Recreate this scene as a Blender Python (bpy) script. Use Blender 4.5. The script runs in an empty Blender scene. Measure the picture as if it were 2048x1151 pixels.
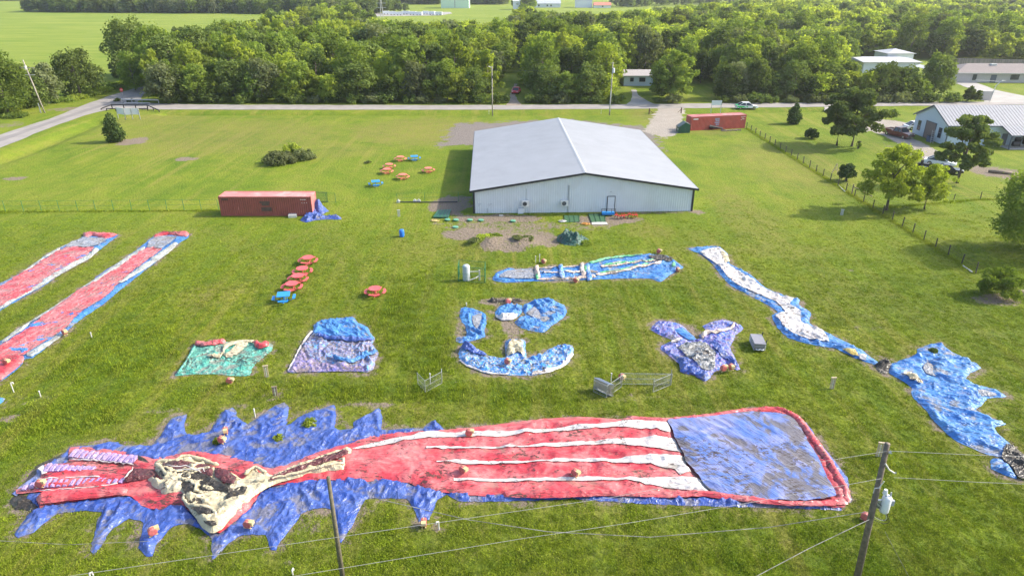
import bpy, bmesh, math, random
import numpy as np
from mathutils import Vector, Matrix, Euler
from mathutils.geometry import delaunay_2d_cdt
random.seed(7); RNG = np.random.default_rng(11)
S = bpy.context.scene; COL = S.collection; R = math.radians; PI = math.pi

# ------------------------------------------------------------------ camera
PITCH, HC, F = R(24.6), 28.6, 1365.0
cam = bpy.data.objects.new('camera', bpy.data.cameras.new('camera')); COL.objects.link(cam)
cam.location = (0, 0, HC); cam.rotation_euler = (PI/2-PITCH, 0, 0)
cam.data.sensor_width = 36; cam.data.lens = 24.0; cam.data.clip_end = 6000; cam.data.clip_start = .5
S.camera = cam
# ------------------------------------------------------------------ light
SUN_EL, SUN_AZ = R(35), R(10)
w = bpy.data.worlds.new('World'); S.world = w; w.use_nodes = True
nt = w.node_tree; nt.nodes.clear()
sky = nt.nodes.new('ShaderNodeTexSky'); sky.sky_type = 'NISHITA'; sky.sun_disc = False
sky.sun_elevation = SUN_EL; sky.sun_rotation = PI/2-SUN_AZ; sky.air_density = 1.0; sky.dust_density = 2.5; sky.ozone_density = 1.0
bg = nt.nodes.new('ShaderNodeBackground'); bg.inputs['Strength'].default_value = .15
ow = nt.nodes.new('ShaderNodeOutputWorld')
nt.links.new(sky.outputs[0], bg.inputs[0]); nt.links.new(bg.outputs[0], ow.inputs[0])
sun = bpy.data.objects.new('sun', bpy.data.lights.new('sun', 'SUN')); COL.objects.link(sun)
sun.data.energy = 3.0; sun.data.angle = R(1.6); sun.data.color = (1, .93, .80)
sv = Vector((math.cos(SUN_EL)*math.cos(SUN_AZ), math.cos(SUN_EL)*math.sin(SUN_AZ), math.sin(SUN_EL)))
sun.rotation_euler = sv.to_track_quat('Z', 'Y').to_euler()
S.view_settings.view_transform = 'Standard'; S.view_settings.look = 'None'
S.view_settings.exposure = 1.38; S.view_settings.gamma = 1; S.view_settings.use_curve_mapping = False

# ------------------------------------------------------------------ placing: a pixel of the photograph -> a point of the ground (or of height h)
def G(px, py, h=0.0):
    v = (py-575.5)/F; a = PITCH+math.atan(v)
    Y = (HC-h)/math.tan(a); zc = Y*math.cos(PITCH)+(HC-h)*math.sin(PITCH)
    return Vector(((px-1024)/F*zc, Y, h))
def zf(x0, y0, k): return lambda pts: [G(x0+x/k, y0+y/k) for x, y in pts]
def pxm(py): return math.cos(PITCH)*((py-575.5)+F*math.tan(PITCH))/HC   # pixels per metre on the ground

# ------------------------------------------------------------------ tags
def tag(o, label=None, cat=None, group=None, kind=None):
    if label:
        o['label'] = label
        if len(label.split()) > 16 or len(label.split()) < 4: print('LABEL', len(label.split()), label)
    if cat: o['category'] = cat
    if group: o['group'] = group
    if kind: o['kind'] = kind
    return o
def thing(name, label, cat, loc=(0,0,0), rz=0, group=None):
    o = bpy.data.objects.new(name, None); COL.objects.link(o); o.empty_display_size = .2
    o.location = loc; o.rotation_euler = (0,0,rz); return tag(o, label, cat, group)
def copy_tree(o, parent=None):
    c = o.copy(); COL.objects.link(c); c.parent = parent
    for ch in KIDS.get(o.name, []):
        copy_tree(ch, c)
        KIDS.setdefault(c.name, [])
    return c
KIDS = {}
def link(o, parent=None):
    COL.objects.link(o)
    if parent is not None:
        o.parent = parent; KIDS.setdefault(parent.name, []).append(o)
    return o
def dup(root, loc, rz=0, label=None, group=None, scale=None):
    r = root.copy(); COL.objects.link(r); r.location = loc; r.rotation_euler = (0,0,rz)
    if scale: r.scale = scale if hasattr(scale, '__len__') else (scale,)*3
    if label:
        r['label'] = label
        if len(label.split()) > 16: print('LABEL', len(label.split()), label)
    if group: r['group'] = group
    for ch in KIDS.get(root.name, []):
        c = ch.copy(); COL.objects.link(c); c.parent = r
        for g in KIDS.get(ch.name, []):
            d = g.copy(); COL.objects.link(d); d.parent = c
    return r

# ------------------------------------------------------------------ mesh builder
class MB:
    def __init__(s): s.v = []; s.f = []; s.smooth = False
    def add(s, vs, fs, M=None):
        n = len(s.v)
        s.v += [tuple((M @ Vector(p)) if M is not None else p) for p in vs]
        s.f += [tuple(i+n for i in f) for f in fs]; return s
    def box(s, x, y, z, sx, sy, sz, M=None, taper=1.0):
        a, b, c = sx/2, sy/2, sz/2; t = taper
        vs = [(x-a,y-b,z-c),(x+a,y-b,z-c),(x+a,y+b,z-c),(x-a,y+b,z-c),(x-a*t,y-b*t,z+c),(x+a*t,y-b*t,z+c),(x+a*t,y+b*t,z+c),(x-a*t,y+b*t,z+c)]
        return s.add(vs, [(3,2,1,0),(4,5,6,7),(0,1,5,4),(1,2,6,5),(2,3,7,6),(3,0,4,7)], M)
    def prism(s, poly, z0, z1, M=None):
        n = len(poly); vs = [(p[0],p[1],z0) for p in poly]+[(p[0],p[1],z1) for p in poly]
        return s.add(vs, [tuple(range(n))[::-1], tuple(range(n,2*n))]+[(i,(i+1)%n,n+(i+1)%n,n+i) for i in range(n)], M)
    def side(s, poly, y0, y1, M=None):      # profile in x,z extruded along y
        n = len(poly); vs = [(p[0],y0,p[1]) for p in poly]+[(p[0],y1,p[1]) for p in poly]
        return s.add(vs, [tuple(range(n)), tuple(range(n,2*n))[::-1]]+[(i,n+i,n+(i+1)%n,(i+1)%n) for i in range(n)], M)
    def tube(s, path, r, n=6, cap=True, M=None):
        P = [Vector(p) for p in path]; rr = r if hasattr(r, '__len__') else [r]*len(P)
        vs = []; fs = []
        for i, p in enumerate(P):
            d = (P[min(i+1,len(P)-1)]-P[max(i-1,0)])
            if d.length < 1e-9: d = Vector((0,0,1))
            q = d.normalized().to_track_quat('Z','Y')
            for k in range(n):
                a = 2*PI*k/n; vs.append(tuple(p+q @ Vector((math.cos(a)*rr[i], math.sin(a)*rr[i], 0))))
        for i in range(len(P)-1):
            for k in range(n):
                k2 = (k+1)%n; fs.append((i*n+k,i*n+k2,(i+1)*n+k2,(i+1)*n+k))
        if cap: fs.append(tuple(range(n))[::-1]); fs.append(tuple((len(P)-1)*n+k for k in range(n)))
        return s.add(vs, fs, M)
    def cyl(s, x, y, z0, z1, r, n=12, r2=None, M=None): return s.tube([(x,y,z0),(x,y,z1)], [r, r if r2 is None else r2], n, M=M)
    def ball(s, x, y, z, rx, ry, rz, n=10, m=6, M=None):
        vs = [(x,y,z-rz)]
        for j in range(1, m):
            t = PI*j/m-PI/2
            for k in range(n):
                a = 2*PI*k/n; vs.append((x+rx*math.cos(t)*math.cos(a), y+ry*math.cos(t)*math.sin(a), z+rz*math.sin(t)))
        vs.append((x,y,z+rz)); fs = []
        for k in range(n): fs.append((0,1+(k+1)%n,1+k))
        for j in range(m-2):
            for k in range(n): fs.append((1+j*n+k,1+j*n+(k+1)%n,1+(j+1)*n+(k+1)%n,1+(j+1)*n+k))
        L = len(vs)-1
        for k in range(n): fs.append((L-n+k,L-n+(k+1)%n,L))
        return s.add(vs, fs, M)
    def mesh(s, name, mat, smooth=False):
        me = bpy.data.meshes.new(name); me.from_pydata(s.v, [], s.f); me.update()
        if mat: me.materials.append(mat)
        if mat and 'vinyl' in mat.name: at = me.attributes.new('ridge', 'FLOAT', 'POINT'); at.data.foreach_set('value', np.full(len(s.v), .75, np.float32))
        if smooth or s.smooth: me.polygons.foreach_set('use_smooth', [True]*len(me.polygons))
        return me
    def build(s, name, mat, parent=None, smooth=False, loc=None, rz=0):
        o = bpy.data.objects.new(name, s.mesh(name, mat, smooth))
        if loc is not None: o.location = loc
        o.rotation_euler = (0,0,rz)
        return link(o, parent)
def np_mesh(name, V, Fc, mat, smooth=True, attrs=None):
    me = bpy.data.meshes.new(name); V = np.asarray(V, np.float32); Fc = np.asarray(Fc, np.int32); k = Fc.shape[1]
    me.vertices.add(len(V)); me.vertices.foreach_set('co', V.ravel())
    me.loops.add(Fc.size); me.loops.foreach_set('vertex_index', Fc.ravel())
    me.polygons.add(len(Fc)); me.polygons.foreach_set('loop_start', np.arange(0, Fc.size, k, dtype=np.int32))
    me.polygons.foreach_set('use_smooth', np.full(len(Fc), smooth))
    for n, a in (attrs or {}).items():
        at = me.attributes.new(n, 'FLOAT', 'POINT'); at.data.foreach_set('value', np.asarray(a, np.float32).ravel())
    me.update(calc_edges=True)
    if mat: me.materials.append(mat)
    return me

# ------------------------------------------------------------------ numpy noise
def _hash(ix, iy, seed):
    h = (ix.astype(np.int64)*374761393+iy.astype(np.int64)*668265263+seed*1442695041) & 0xffffffff
    h = ((h ^ (h >> 13))*1274126177) & 0xffffffff
    return ((h ^ (h >> 16)) & 0xffff)/65535.0*2*PI
def noise2(x, y, seed=0):
    ix, iy = np.floor(x), np.floor(y); fx, fy = x-ix, y-iy
    u = fx*fx*fx*(fx*(fx*6-15)+10); v = fy*fy*fy*(fy*(fy*6-15)+10); o = 0
    def g(dx, dy):
        a = _hash(ix+dx, iy+dy, seed); return np.cos(a)*(fx-dx)+np.sin(a)*(fy-dy)
    a = g(0,0)*(1-u)+g(1,0)*u; b = g(0,1)*(1-u)+g(1,1)*u
    return (a*(1-v)+b*v)*1.5
def fbm(x, y, seed=0, o=4, g=.5):
    r = 0; a = 1; t = 0
    for i in range(o): r = r+a*noise2(x*2**i, y*2**i, seed+i*17); t += a; a *= g
    return r/t
def sstep(a, b, x): t = np.clip((x-a)/(b-a), 0, 1); return t*t*(3-2*t)
def inpoly(x, y, P):
    r = np.zeros(x.shape, bool); n = len(P)
    for i in range(n):
        x1, y1 = P[i][0], P[i][1]; x2, y2 = P[(i+1)%n][0], P[(i+1)%n][1]
        if y1 == y2: continue
        c = ((y1 > y) != (y2 > y)) & (x < (x2-x1)*(y-y1)/(y2-y1)+x1); r ^= c
    return r
def pdist(x, y, P, closed=True):
    d = np.full(x.shape, 1e9); n = len(P)
    for i in range(n if closed else n-1):
        x1, y1 = P[i][0], P[i][1]; x2, y2 = P[(i+1)%n][0], P[(i+1)%n][1]
        dx, dy = x2-x1, y2-y1; L = dx*dx+dy*dy+1e-12
        t = np.clip(((x-x1)*dx+(y-y1)*dy)/L, 0, 1)
        d = np.minimum(d, (x-x1-t*dx)**2+(y-y1-t*dy)**2)
    return np.sqrt(d)

# ------------------------------------------------------------------ materials
def newmat(name):
    m = bpy.data.materials.new(name); m.use_nodes = True; nt = m.node_tree
    b = nt.nodes['Principled BSDF']; return m, nt, b
def N(nt, t, **kw):
    n = nt.nodes.new('ShaderNode'+t)
    for k, v in kw.items():
        if k in n.inputs: n.inputs[k].default_value = v
        else: setattr(n, k, v)
    return n
def L(nt, a, b): nt.links.new(a, b)
def mixc(nt, fac, a, b, mode='MIX'):
    n = nt.nodes.new('ShaderNodeMix'); n.data_type = 'RGBA'; n.blend_type = mode
    for s, v in ((0, fac), (6, a), (7, b)):
        if hasattr(v, 'is_linked') or hasattr(v, 'links'): nt.links.new(v, n.inputs[s])
        else: n.inputs[s].default_value = (tuple(v)+(1,))[:4] if s else v
    return n.outputs[2]
def math_(nt, op, a, b=None, c=None, clamp=False):
    n = nt.nodes.new('ShaderNodeMath'); n.operation = op; n.use_clamp = clamp
    for i, v in enumerate((a, b, c)):
        if v is None: continue
        if hasattr(v, 'links'): nt.links.new(v, n.inputs[i])
        else: n.inputs[i].default_value = v
    return n.outputs[0]
def ramp(nt, src, stops, interp='LINEAR'):
    r = nt.nodes.new('ShaderNodeValToRGB'); r.color_ramp.interpolation = interp; e = r.color_ramp.elements
    while len(e) > 1: e.remove(e[0])
    e[0].position = stops[0][0]; e[0].color = (tuple(stops[0][1])+(1,))[:4] if hasattr(stops[0][1], '__len__') else (stops[0][1],)*3+(1,)
    for p, c in stops[1:]:
        q = e.new(p); q.color = (tuple(c)+(1,))[:4] if hasattr(c, '__len__') else (c,)*3+(1,)
    nt.links.new(src, r.inputs[0]); return r.outputs[0]
def noise(nt, vec, scale, detail=3, rough=.5, dist=0):
    n = nt.nodes.new('ShaderNodeTexNoise'); n.inputs['Scale'].default_value = scale; n.inputs['Detail'].default_value = detail
    n.inputs['Roughness'].default_value = rough; n.inputs['Distortion'].default_value = dist
    if vec is not None: nt.links.new(vec, n.inputs['Vector'])
    return n.outputs['Fac']
def bump(nt, b, h, strength=.3, dist=.05):
    n = nt.nodes.new('ShaderNodeBump'); n.inputs['Strength'].default_value = strength; n.inputs['Distance'].default_value = dist
    nt.links.new(h, n.inputs['Height']); nt.links.new(n.outputs[0], b.inputs['Normal']); return n
MATS = {}
def plain(name, col, rough=.6, metal=0, var=.12, scale=3.0, dirt=None, dirtc=(.10,.08,.06), bmp=0.0, spec=.5):
    if name in MATS: return MATS[name]
    m, nt, b = newmat(name); gp = N(nt, 'TexCoord').outputs['Object']
    n1 = noise(nt, gp, scale, 4, .6)
    c = mixc(nt, ramp(nt, n1, [(.3, 0.0), (.7, 1.0)]), [x*(1-var) for x in col], [min(1, x*(1+var)) for x in col])
    if dirt:
        n2 = noise(nt, gp, scale*.6, 6, .7, .4)
        c = mixc(nt, math_(nt, 'MULTIPLY', ramp(nt, n2, [(.5, 0.0), (.68, 1.0)]), dirt), c, dirtc)
    L(nt, c, b.inputs['Base Color']); b.inputs['Roughness'].default_value = rough; b.inputs['Metallic'].default_value = metal
    b.inputs['Specular IOR Level'].default_value = spec
    if bmp: bump(nt, b, noise(nt, gp, scale*6, 3), bmp, .02)
    MATS[name] = m; return m
def glass(name='window_glass', col=(.03,.04,.05)):
    if name in MATS: return MATS[name]
    m, nt, b = newmat(name); b.inputs['Base Color'].default_value = (*col,1); b.inputs['Roughness'].default_value = .08; MATS[name] = m; return m

# grass colour shared by the ground sheet and the blades growing on it
grp = bpy.data.node_groups.new('grass_colour', 'ShaderNodeTree')
grp.interface.new_socket('Color', in_out='OUTPUT', socket_type='NodeSocketColor')
grp.interface.new_socket('Dry', in_out='INPUT', socket_type='NodeSocketFloat')
grp.interface.new_socket('Lush', in_out='INPUT', socket_type='NodeSocketFloat')
gi = grp.nodes.new('NodeGroupInput'); go_ = grp.nodes.new('NodeGroupOutput')
gpos = grp.nodes.new('ShaderNodeNewGeometry').outputs['Position']
def gn(s, d=4, r=.55, di=0): return noise(grp, gpos, s, d, r, di)
c1 = mixc(grp, ramp(grp, gn(.06, 5, .6, .3), [(.36,0.0),(.64,1.0)]), (.124,.182,.008), (.186,.230,.013))
c1 = mixc(grp, ramp(grp, gn(.35, 5, .65, .5), [(.42,0.0),(.70,1.0)]), c1, (.070,.118,.008))
c1 = mixc(grp, math_(grp,'MULTIPLY', ramp(grp, gn(.16, 6, .7, 1.0), [(.56,0.0),(.74,1.0)]), .55), c1, (.20,.185,.035))
mp = grp.nodes.new('ShaderNodeMapping'); mp.inputs['Scale'].default_value = (1.0, .05, 1); mp.inputs['Rotation'].default_value = (0,0,R(-2)); grp.links.new(gpos, mp.inputs['Vector'])
c1 = mixc(grp, math_(grp,'MULTIPLY', ramp(grp, noise(grp, mp.outputs[0], .8, 3, .6), [(.48,0.0),(.65,1.0)]), .34), c1, (.205,.175,.04))
c1 = mixc(grp, math_(grp,'MULTIPLY', gi.outputs['Lush'], ramp(grp, gn(.5, 4, .6), [(.3,.25),(.65,.75)])), c1, (.058,.112,.009))
c1 = mixc(grp, ramp(grp, gn(1.7, 5, .75, .6), [(.40,.70),(.56,0.0)]), c1, (.048,.086,.006))
c1 = mixc(grp, ramp(grp, gn(2.3, 5, .7, .3), [(.56,0.0),(.72,.45)]), c1, (.20,.225,.030))
sy = N(grp, 'SeparateXYZ'); grp.links.new(gpos, sy.inputs[0])
# the mown lawns and paddocks farther off are shorter and paler than the rough near field
mw = ramp(grp, math_(grp,'ADD', math_(grp,'MULTIPLY', sy.outputs[1], 1/200.0), math_(grp,'MULTIPLY', gn(.03, 3), .12)), [(.36,0.0),(.52,1.0)])
c1 = mixc(grp, math_(grp,'MULTIPLY', mw, .66), c1, mixc(grp, ramp(grp, gn(.07, 6, .72, .9), [(.38,0.0),(.62,1.0)]), mixc(grp, ramp(grp, gn(.22, 6, .75, .5), [(.40,0.0),(.62,1.0)]), (.095,.170,.010), (.170,.245,.016)), mixc(grp, ramp(grp, gn(.3, 5, .7, .5), [(.40,0.0),(.66,1.0)]), (.225,.285,.022), (.300,.285,.050))))
mpl = grp.nodes.new('ShaderNodeMapping'); mpl.inputs['Scale'].default_value = (1.0, .035, 1); mpl.inputs['Rotation'].default_value = (0,0,R(-2)); grp.links.new(gpos, mpl.inputs['Vector']); nl = noise(grp, mpl.outputs[0], .55, 4, .7, .15)
zone = ramp(grp, noise(grp, gpos, .022, 2), [(.42,.25),(.58,1.0)])
c1 = mixc(grp, math_(grp,'MULTIPLY', zone, ramp(grp, nl, [(.52,0.0),(.64,.42)])), c1, (.300,.245,.070))
c1 = mixc(grp, math_(grp,'MULTIPLY', zone, ramp(grp, nl, [(.36,.45),(.48,0.0)])), c1, (.080,.150,.010))
dr = math_(grp,'MULTIPLY', gi.outputs['Dry'], ramp(grp, gn(.9, 5, .7), [(.30,0.0),(.62,1.0)]))
c1 = mixc(grp, dr, c1, (.24,.19,.065))
grp.links.new(c1, go_.inputs[0])

def leafmat(name, cols, tr=.35, hue=.03):
    m = bpy.data.materials.new(name); m.use_nodes = True; nt = m.node_tree; nt.nodes.remove(nt.nodes['Principled BSDF'])
    out = nt.nodes['Material Output']; oi = N(nt, 'ObjectInfo').outputs['Random']
    at = N(nt, 'Attribute', attribute_name='tone').outputs['Fac']
    a = ramp(nt, oi, [(0, cols[0]), (.5, cols[1]), (1, cols[2])])
    c = mixc(nt, at, a, cols[3])
    hs = N(nt, 'HueSaturation'); L(nt, c, hs.inputs['Color']); hs.inputs['Saturation'].default_value = .95
    L(nt, math_(nt, 'ADD', math_(nt,'MULTIPLY', math_(nt,'FRACT', math_(nt,'MULTIPLY', oi, 7.31)), .6), .86), hs.inputs['Value'])
    c = hs.outputs[0]
    d = N(nt, 'BsdfDiffuse'); t = N(nt, 'BsdfTranslucent'); L(nt, c, d.inputs[0])
    L(nt, mixc(nt, 1.0, c, (1.4,1.45,.5), 'MULTIPLY'), t.inputs[0])
    mx = N(nt, 'MixShader'); mx.inputs[0].default_value = tr; L(nt, d.outputs[0], mx.inputs[1]); L(nt, t.outputs[0], mx.inputs[2])
    L(nt, mx.outputs[0], out.inputs[0]); MATS[name] = m; return m

# ------------------------------------------------------------------ scatter: stuff made of many instances of its own prototypes
def scatter(name, protos, pts, scl, rot, idx, mats, label, cat):
    V = []; Fs = []; pid = []; tone = []; mi = []; n = 0
    for k, (pv, pf, pt, pm) in enumerate(protos):
        V.append(pv); Fs.append(pf+n); pid += [k]*len(pv); tone.append(pt); mi += list(pm); n += len(pv)
    V.append(pts); pid += [-1]*len(pts); tone.append(np.zeros(len(pts)))
    me = np_mesh(name, np.concatenate(V), np.concatenate(Fs), None, False, {'tone': np.concatenate(tone)})
    for m in mats: me.materials.append(m)
    me.polygons.foreach_set('material_index', mi)
    a = me.attributes.new('pid', 'INT', 'POINT'); a.data.foreach_set('value', np.array(pid, np.int32))
    z = np.zeros(n); a = me.attributes.new('idx', 'INT', 'POINT'); a.data.foreach_set('value', np.concatenate([z-1, idx]).astype(np.int32))
    z3 = np.zeros((n,3)); a = me.attributes.new('scl', 'FLOAT_VECTOR', 'POINT'); a.data.foreach_set('vector', np.concatenate([z3, scl]).astype(np.float32).ravel())
    a = me.attributes.new('rot', 'FLOAT_VECTOR', 'POINT'); a.data.foreach_set('vector', np.concatenate([z3, rot]).astype(np.float32).ravel())
    o = bpy.data.objects.new(name, me); COL.objects.link(o); tag(o, label, cat, kind='stuff')
    g = bpy.data.node_groups.new(name, 'GeometryNodeTree')
    g.interface.new_socket('Geometry', in_out='INPUT', socket_type='NodeSocketGeometry'); g.interface.new_socket('Geometry', in_out='OUTPUT', socket_type='NodeSocketGeometry')
    i = g.nodes.new('NodeGroupInput'); oo = g.nodes.new('NodeGroupOutput'); j = g.nodes.new('GeometryNodeJoinGeometry')
    def nat(nm, t):
        q = g.nodes.new('GeometryNodeInputNamedAttribute'); q.data_type = t; q.inputs['Name'].default_value = nm; return q.outputs['Attribute']
    def eq(src, k):
        c = g.nodes.new('FunctionNodeCompare'); c.data_type = 'INT'; c.operation = 'EQUAL'
        g.links.new(src, c.inputs[2]); c.inputs[3].default_value = k; return c.outputs[0]
    def sep(k):
        s = g.nodes.new('GeometryNodeSeparateGeometry'); s.domain = 'POINT'; g.links.new(i.outputs[0], s.inputs[0]); g.links.new(eq(nat('pid','INT'), k), s.inputs[1]); return s.outputs[0]
    P = sep(-1); e2r = g.nodes.new('FunctionNodeEulerToRotation'); g.links.new(nat('rot','FLOAT_VECTOR'), e2r.inputs[0])
    for k in range(len(protos)):
        ip = g.nodes.new('GeometryNodeInstanceOnPoints'); g.links.new(P, ip.inputs['Points']); g.links.new(eq(nat('idx','INT'), k), ip.inputs['Selection'])
        g.links.new(sep(k), ip.inputs['Instance']); g.links.new(e2r.outputs[0], ip.inputs['Rotation']); g.links.new(nat('scl','FLOAT_VECTOR'), ip.inputs['Scale'])
        g.links.new(ip.outputs[0], j.inputs[0])
    g.links.new(j.outputs[0], oo.inputs[0])
    md = o.modifiers.new('scatter', 'NODES'); md.node_group = g; return o
# ================================================================== GROUND
def PL(pts): return [G(*p).to_2d() for p in pts]
TRACKS = [[(430,455),(520,520),(640,640),(760,700),(900,740)],[(1000,560),(1190,600),(1230,700),(1300,800),(1500,815)],[(1180,590),(1260,640),(1290,740)],[(820,470),(840,560),(820,640),(800,760)],[(650,450),(700,520),(720,640)],[(1400,470),(1500,600),(1620,690),(1700,800),(1850,1000)],[(500,640),(540,560),(560,500),(640,455)],[(900,1080),(1300,1040),(1700,1080)],[(1240,520),(1380,560),(1460,640),(1640,720)],[(1700,262),(1760,300),(1840,330)],[(100,1120),(600,1110),(1000,1130),(1500,1120)],[(1520,470),(1640,540),(1900,640)]]
DITCH = [(PL([(-300,440),(-90,348),(57,298),(130,268),(196,241)]), 1.05, 2.3), (PL([(335,227),(700,227),(1000,227.5),(1285,226)]), .75, 1.6), (PL([(1378,224),(1455,223),(1640,220)]), .6, 1.6), (PL([(1760,217),(1900,215),(2300,212)]), .6, 1.6)]
MOUND = [(978,492,2.6,1.7,.9),(1050,492,2.4,1.6,.7),(1010,480,3.0,1.6,.45),(930,462,3.2,1.6,.12)]
def gz(x, y):
    x = np.asarray(x, float); y = np.asarray(y, float); z = .0*x
    for P, d, w_ in DITCH:
        q = pdist(x, y, P, False); z = z-d*np.exp(-(q/w_)**2)
    for px, py, rx, ry, h in MOUND:
        c = G(px, py); q = ((x-c.x)/rx)**2+((y-c.y)/ry)**2
        z = z+h*np.exp(-q*1.3)*(1+.6*noise2(x*.9, y*.9, 5)+.3*noise2(x*2.5, y*2.5, 8))
    return z
def gzs(x, y): return float(gz(np.array([x]), np.array([y]))[0])
xs = np.concatenate([-np.geomspace(1600,125,26), np.arange(-120,150,.6), np.geomspace(155,1600,26)])
ys = np.concatenate([np.linspace(-60,18,8), np.arange(20,70,.5), np.arange(70,190,.75), np.geomspace(192,2400,50)])
XX, YY = np.meshgrid(xs, ys); gx, gy = XX.ravel(), YY.ravel(); gzz = gz(gx, gy)
far_ = sstep(60, 30, gx) # unused helper
def blob(lst, rag=.5):
    m = np.zeros(gx.shape)
    for px, py, rx, ry, s in lst:
        c = G(px, py); a = rx/pxm(py); b = abs(G(px, py-ry).y-G(px, py+ry).y)/2
        q = np.sqrt(((gx-c.x)/a)**2+((gy-c.y)/b)**2)+rag*(fbm(gx*.35, gy*.35, 3, 4, .7))
        m = np.maximum(m, s*sstep(1.15, .6, q))
    return m
dirt = blob([(900,410,50,24,.9),(1000,436,110,9,.8),(1000,452,150,17,.58),(955,468,75,15,1),(1050,480,95,20,.85),(1210,440,90,12,.75),(1010,497,75,11,.8),(1165,455,70,10,.5),
    (1290,425,110,4,.6),(1395,424,22,6,.7),(1026,655,22,35,1),(1010,603,55,10,1),(930,655,20,22,.8),(1335,650,45,14,.8),(1385,665,25,22,.8),(20,838,30,10,.9),(740,808,70,9,.7),
    (330,820,60,12,.5),(480,815,60,12,.5),(700,1020,80,16,.5),(880,1050,26,26,.6),(655,620,8,4,.3),(370,318,26,5,.8),(30,357,30,5,.7),(265,283,35,9,.8),(620,1050,60,30,.45),(585,1120,30,20,.4),
    (1745,1000,50,22,.35),(1690,540,30,6,.35),(1700,625,30,12,.3),(60,800,60,16,.4),(550,790,30,16,.6),(1990,600,60,14,.7),(1990,345,60,18,.7),(1720,655,60,8,.4),(1810,300,50,22,.4),(150,218,60,5,.6),(20,250,30,8,.5),(700,760,300,8,.3),(1430,820,140,6,.25),(1250,792,80,12,.4)])
dry = blob([(450,270,260,38,.55),(850,262,180,30,.7),(620,300,160,20,.4),(1300,460,60,16,.5),(1490,430,60,70,.5),(1590,330,120,60,.4),(900,500,120,30,.4),(560,660,160,40,.35),(420,590,80,30,.5),
    (1050,1080,200,20,.2),(850,820,120,22,.5),(380,850,160,18,.6),(200,1090,200,30,.3),(1530,500,160,16,.4),(1230,780,160,30,.35),(500,780,120,14,.5),(1120,620,80,60,.25),(1900,640,100,40,.2),(330,240,100,14,.5),(1700,600,60,60,.3),(1300,232,40,20,.6),(1420,262,60,10,.6),(690,700,60,40,.3)])
lush = blob([(800,640,70,75,.9),(840,570,40,40,.7),(870,700,60,60,.9),(700,780,330,24,.7),(250,700,130,70,.6),(120,830,160,40,.8),(1000,790,260,24,.6),(480,500,150,40,.35),(1950,470,120,60,.35),(1400,600,120,60,.3),
    (1200,330,0.01,1,0),(1650,300,150,50,.5),(1800,400,200,60,.55),(640,445,200,14,.3),(1600,900,300,90,.25),(900,1100,700,60,.3),(230,420,260,3,.6)])
for P, d, w_ in DITCH: lush = np.maximum(lush, .75*np.exp(-(pdist(gx, gy, P, False)/(w_*1.5))**2))
FENCE_R = PL([(1493,257),(1560,299),(1660,362),(1765,429),(1870,495),(1951,546)]); FENCE_X = PL([(1772,416),(1850,409),(1960,399),(2060,398)]); FENCE_L = PL([(-60,424.5),(120,423),(300,421.8),(438,420.5)])
for P_, w_ in ((FENCE_R,.5),(FENCE_X,.6),(FENCE_L,.5)): lush = np.maximum(lush, 1.0*np.exp(-(pdist(gx, gy, P_, False)/w_)**2))
for tr in TRACKS:
    P_ = PL(tr); q = pdist(gx, gy, P_, False)+.5*fbm(gx*.15, gy*.15, 31, 2); dry = np.maximum(dry, .62*np.exp(-((np.abs(q-.85))/.45)**2)*(.6+.8*fbm(gx*.3, gy*.3, 12, 3))); lush = np.maximum(lush, .3*np.exp(-(q/.5)**2))
def soft(polys, e=1.2, rag=1.5):
    m = np.zeros(gx.shape)
    for p in polys:
        P = PL(p); d = pdist(gx, gy, P); d = np.where(inpoly(gx, gy, P), d, -d)+rag*fbm(gx*.5, gy*.5, 9, 4, .7)
        m = np.maximum(m, sstep(-e, e, d))
    return m
grav = soft([[(905,247),(990,244),(1090,240),(1150,240),(1290,252),(1310,262),(1330,300),(1200,300),(960,300),(940,292),(872,293),(880,285),(895,262)]], 3.0, 5.0)*.8
lgrav = soft([[(1318,214),(1372,214),(1362,240),(1358,268),(1330,276),(1285,262),(1300,240)]], 1.3, 2.6)
lgrav = np.maximum(lgrav, soft([[(1745,236),(1800,243),(1822,247),(1822,275),(1870,298),(1905,325),(1900,345),(1860,325),(1800,290),(1765,270),(1740,262),(1700,268),(1690,262),(1740,250)]], .8, .8)*.9)
grav = np.maximum(grav, lgrav*.0)
me = np_mesh('ground', np.stack([gx, gy, gzz], 1), np.array([[j*len(xs)+i, j*len(xs)+i+1, (j+1)*len(xs)+i+1, (j+1)*len(xs)+i] for j in range(len(ys)-1) for i in range(len(xs)-1)]), None, True,
    dict(dirt=dirt, dry=dry, lush=lush, grav=grav, lgrav=lgrav))
m, nt, b = newmat('grass_ground'); pos = N(nt, 'NewGeometry').outputs['Position']
def at(n): return N(nt, 'Attribute', attribute_name=n).outputs['Fac']
g_ = nt.nodes.new('ShaderNodeGroup'); g_.node_tree = grp; L(nt, at('dry'), g_.inputs['Dry']); L(nt, at('lush'), g_.inputs['Lush'])
c = g_.outputs[0]
n5 = noise(nt, pos, 5, 5, .7, .5); n20 = noise(nt, pos, 18, 4, .7)
c = mixc(nt, ramp(nt, n5, [(.36,.40),(.62,0.0)]), c, (.025,.045,.004))
c = mixc(nt, ramp(nt, n20, [(.5,0.0),(.75,.30)]), c, (.20,.21,.04))
n1 = noise(nt, pos, 1.1, 6, .75, .8)
dm = ramp(nt, math_(nt,'ADD', math_(nt,'MULTIPLY', at('dirt'), 1.0), math_(nt,'MULTIPLY', math_(nt,'SUBTRACT', n1, .5), 1.6)), [(.42,0.0),(.62,1.0)])
dc = mixc(nt, noise(nt, pos, 4, 5, .7), (.105,.082,.058), (.29,.235,.185))
c = mixc(nt, dm, c, dc)
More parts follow.
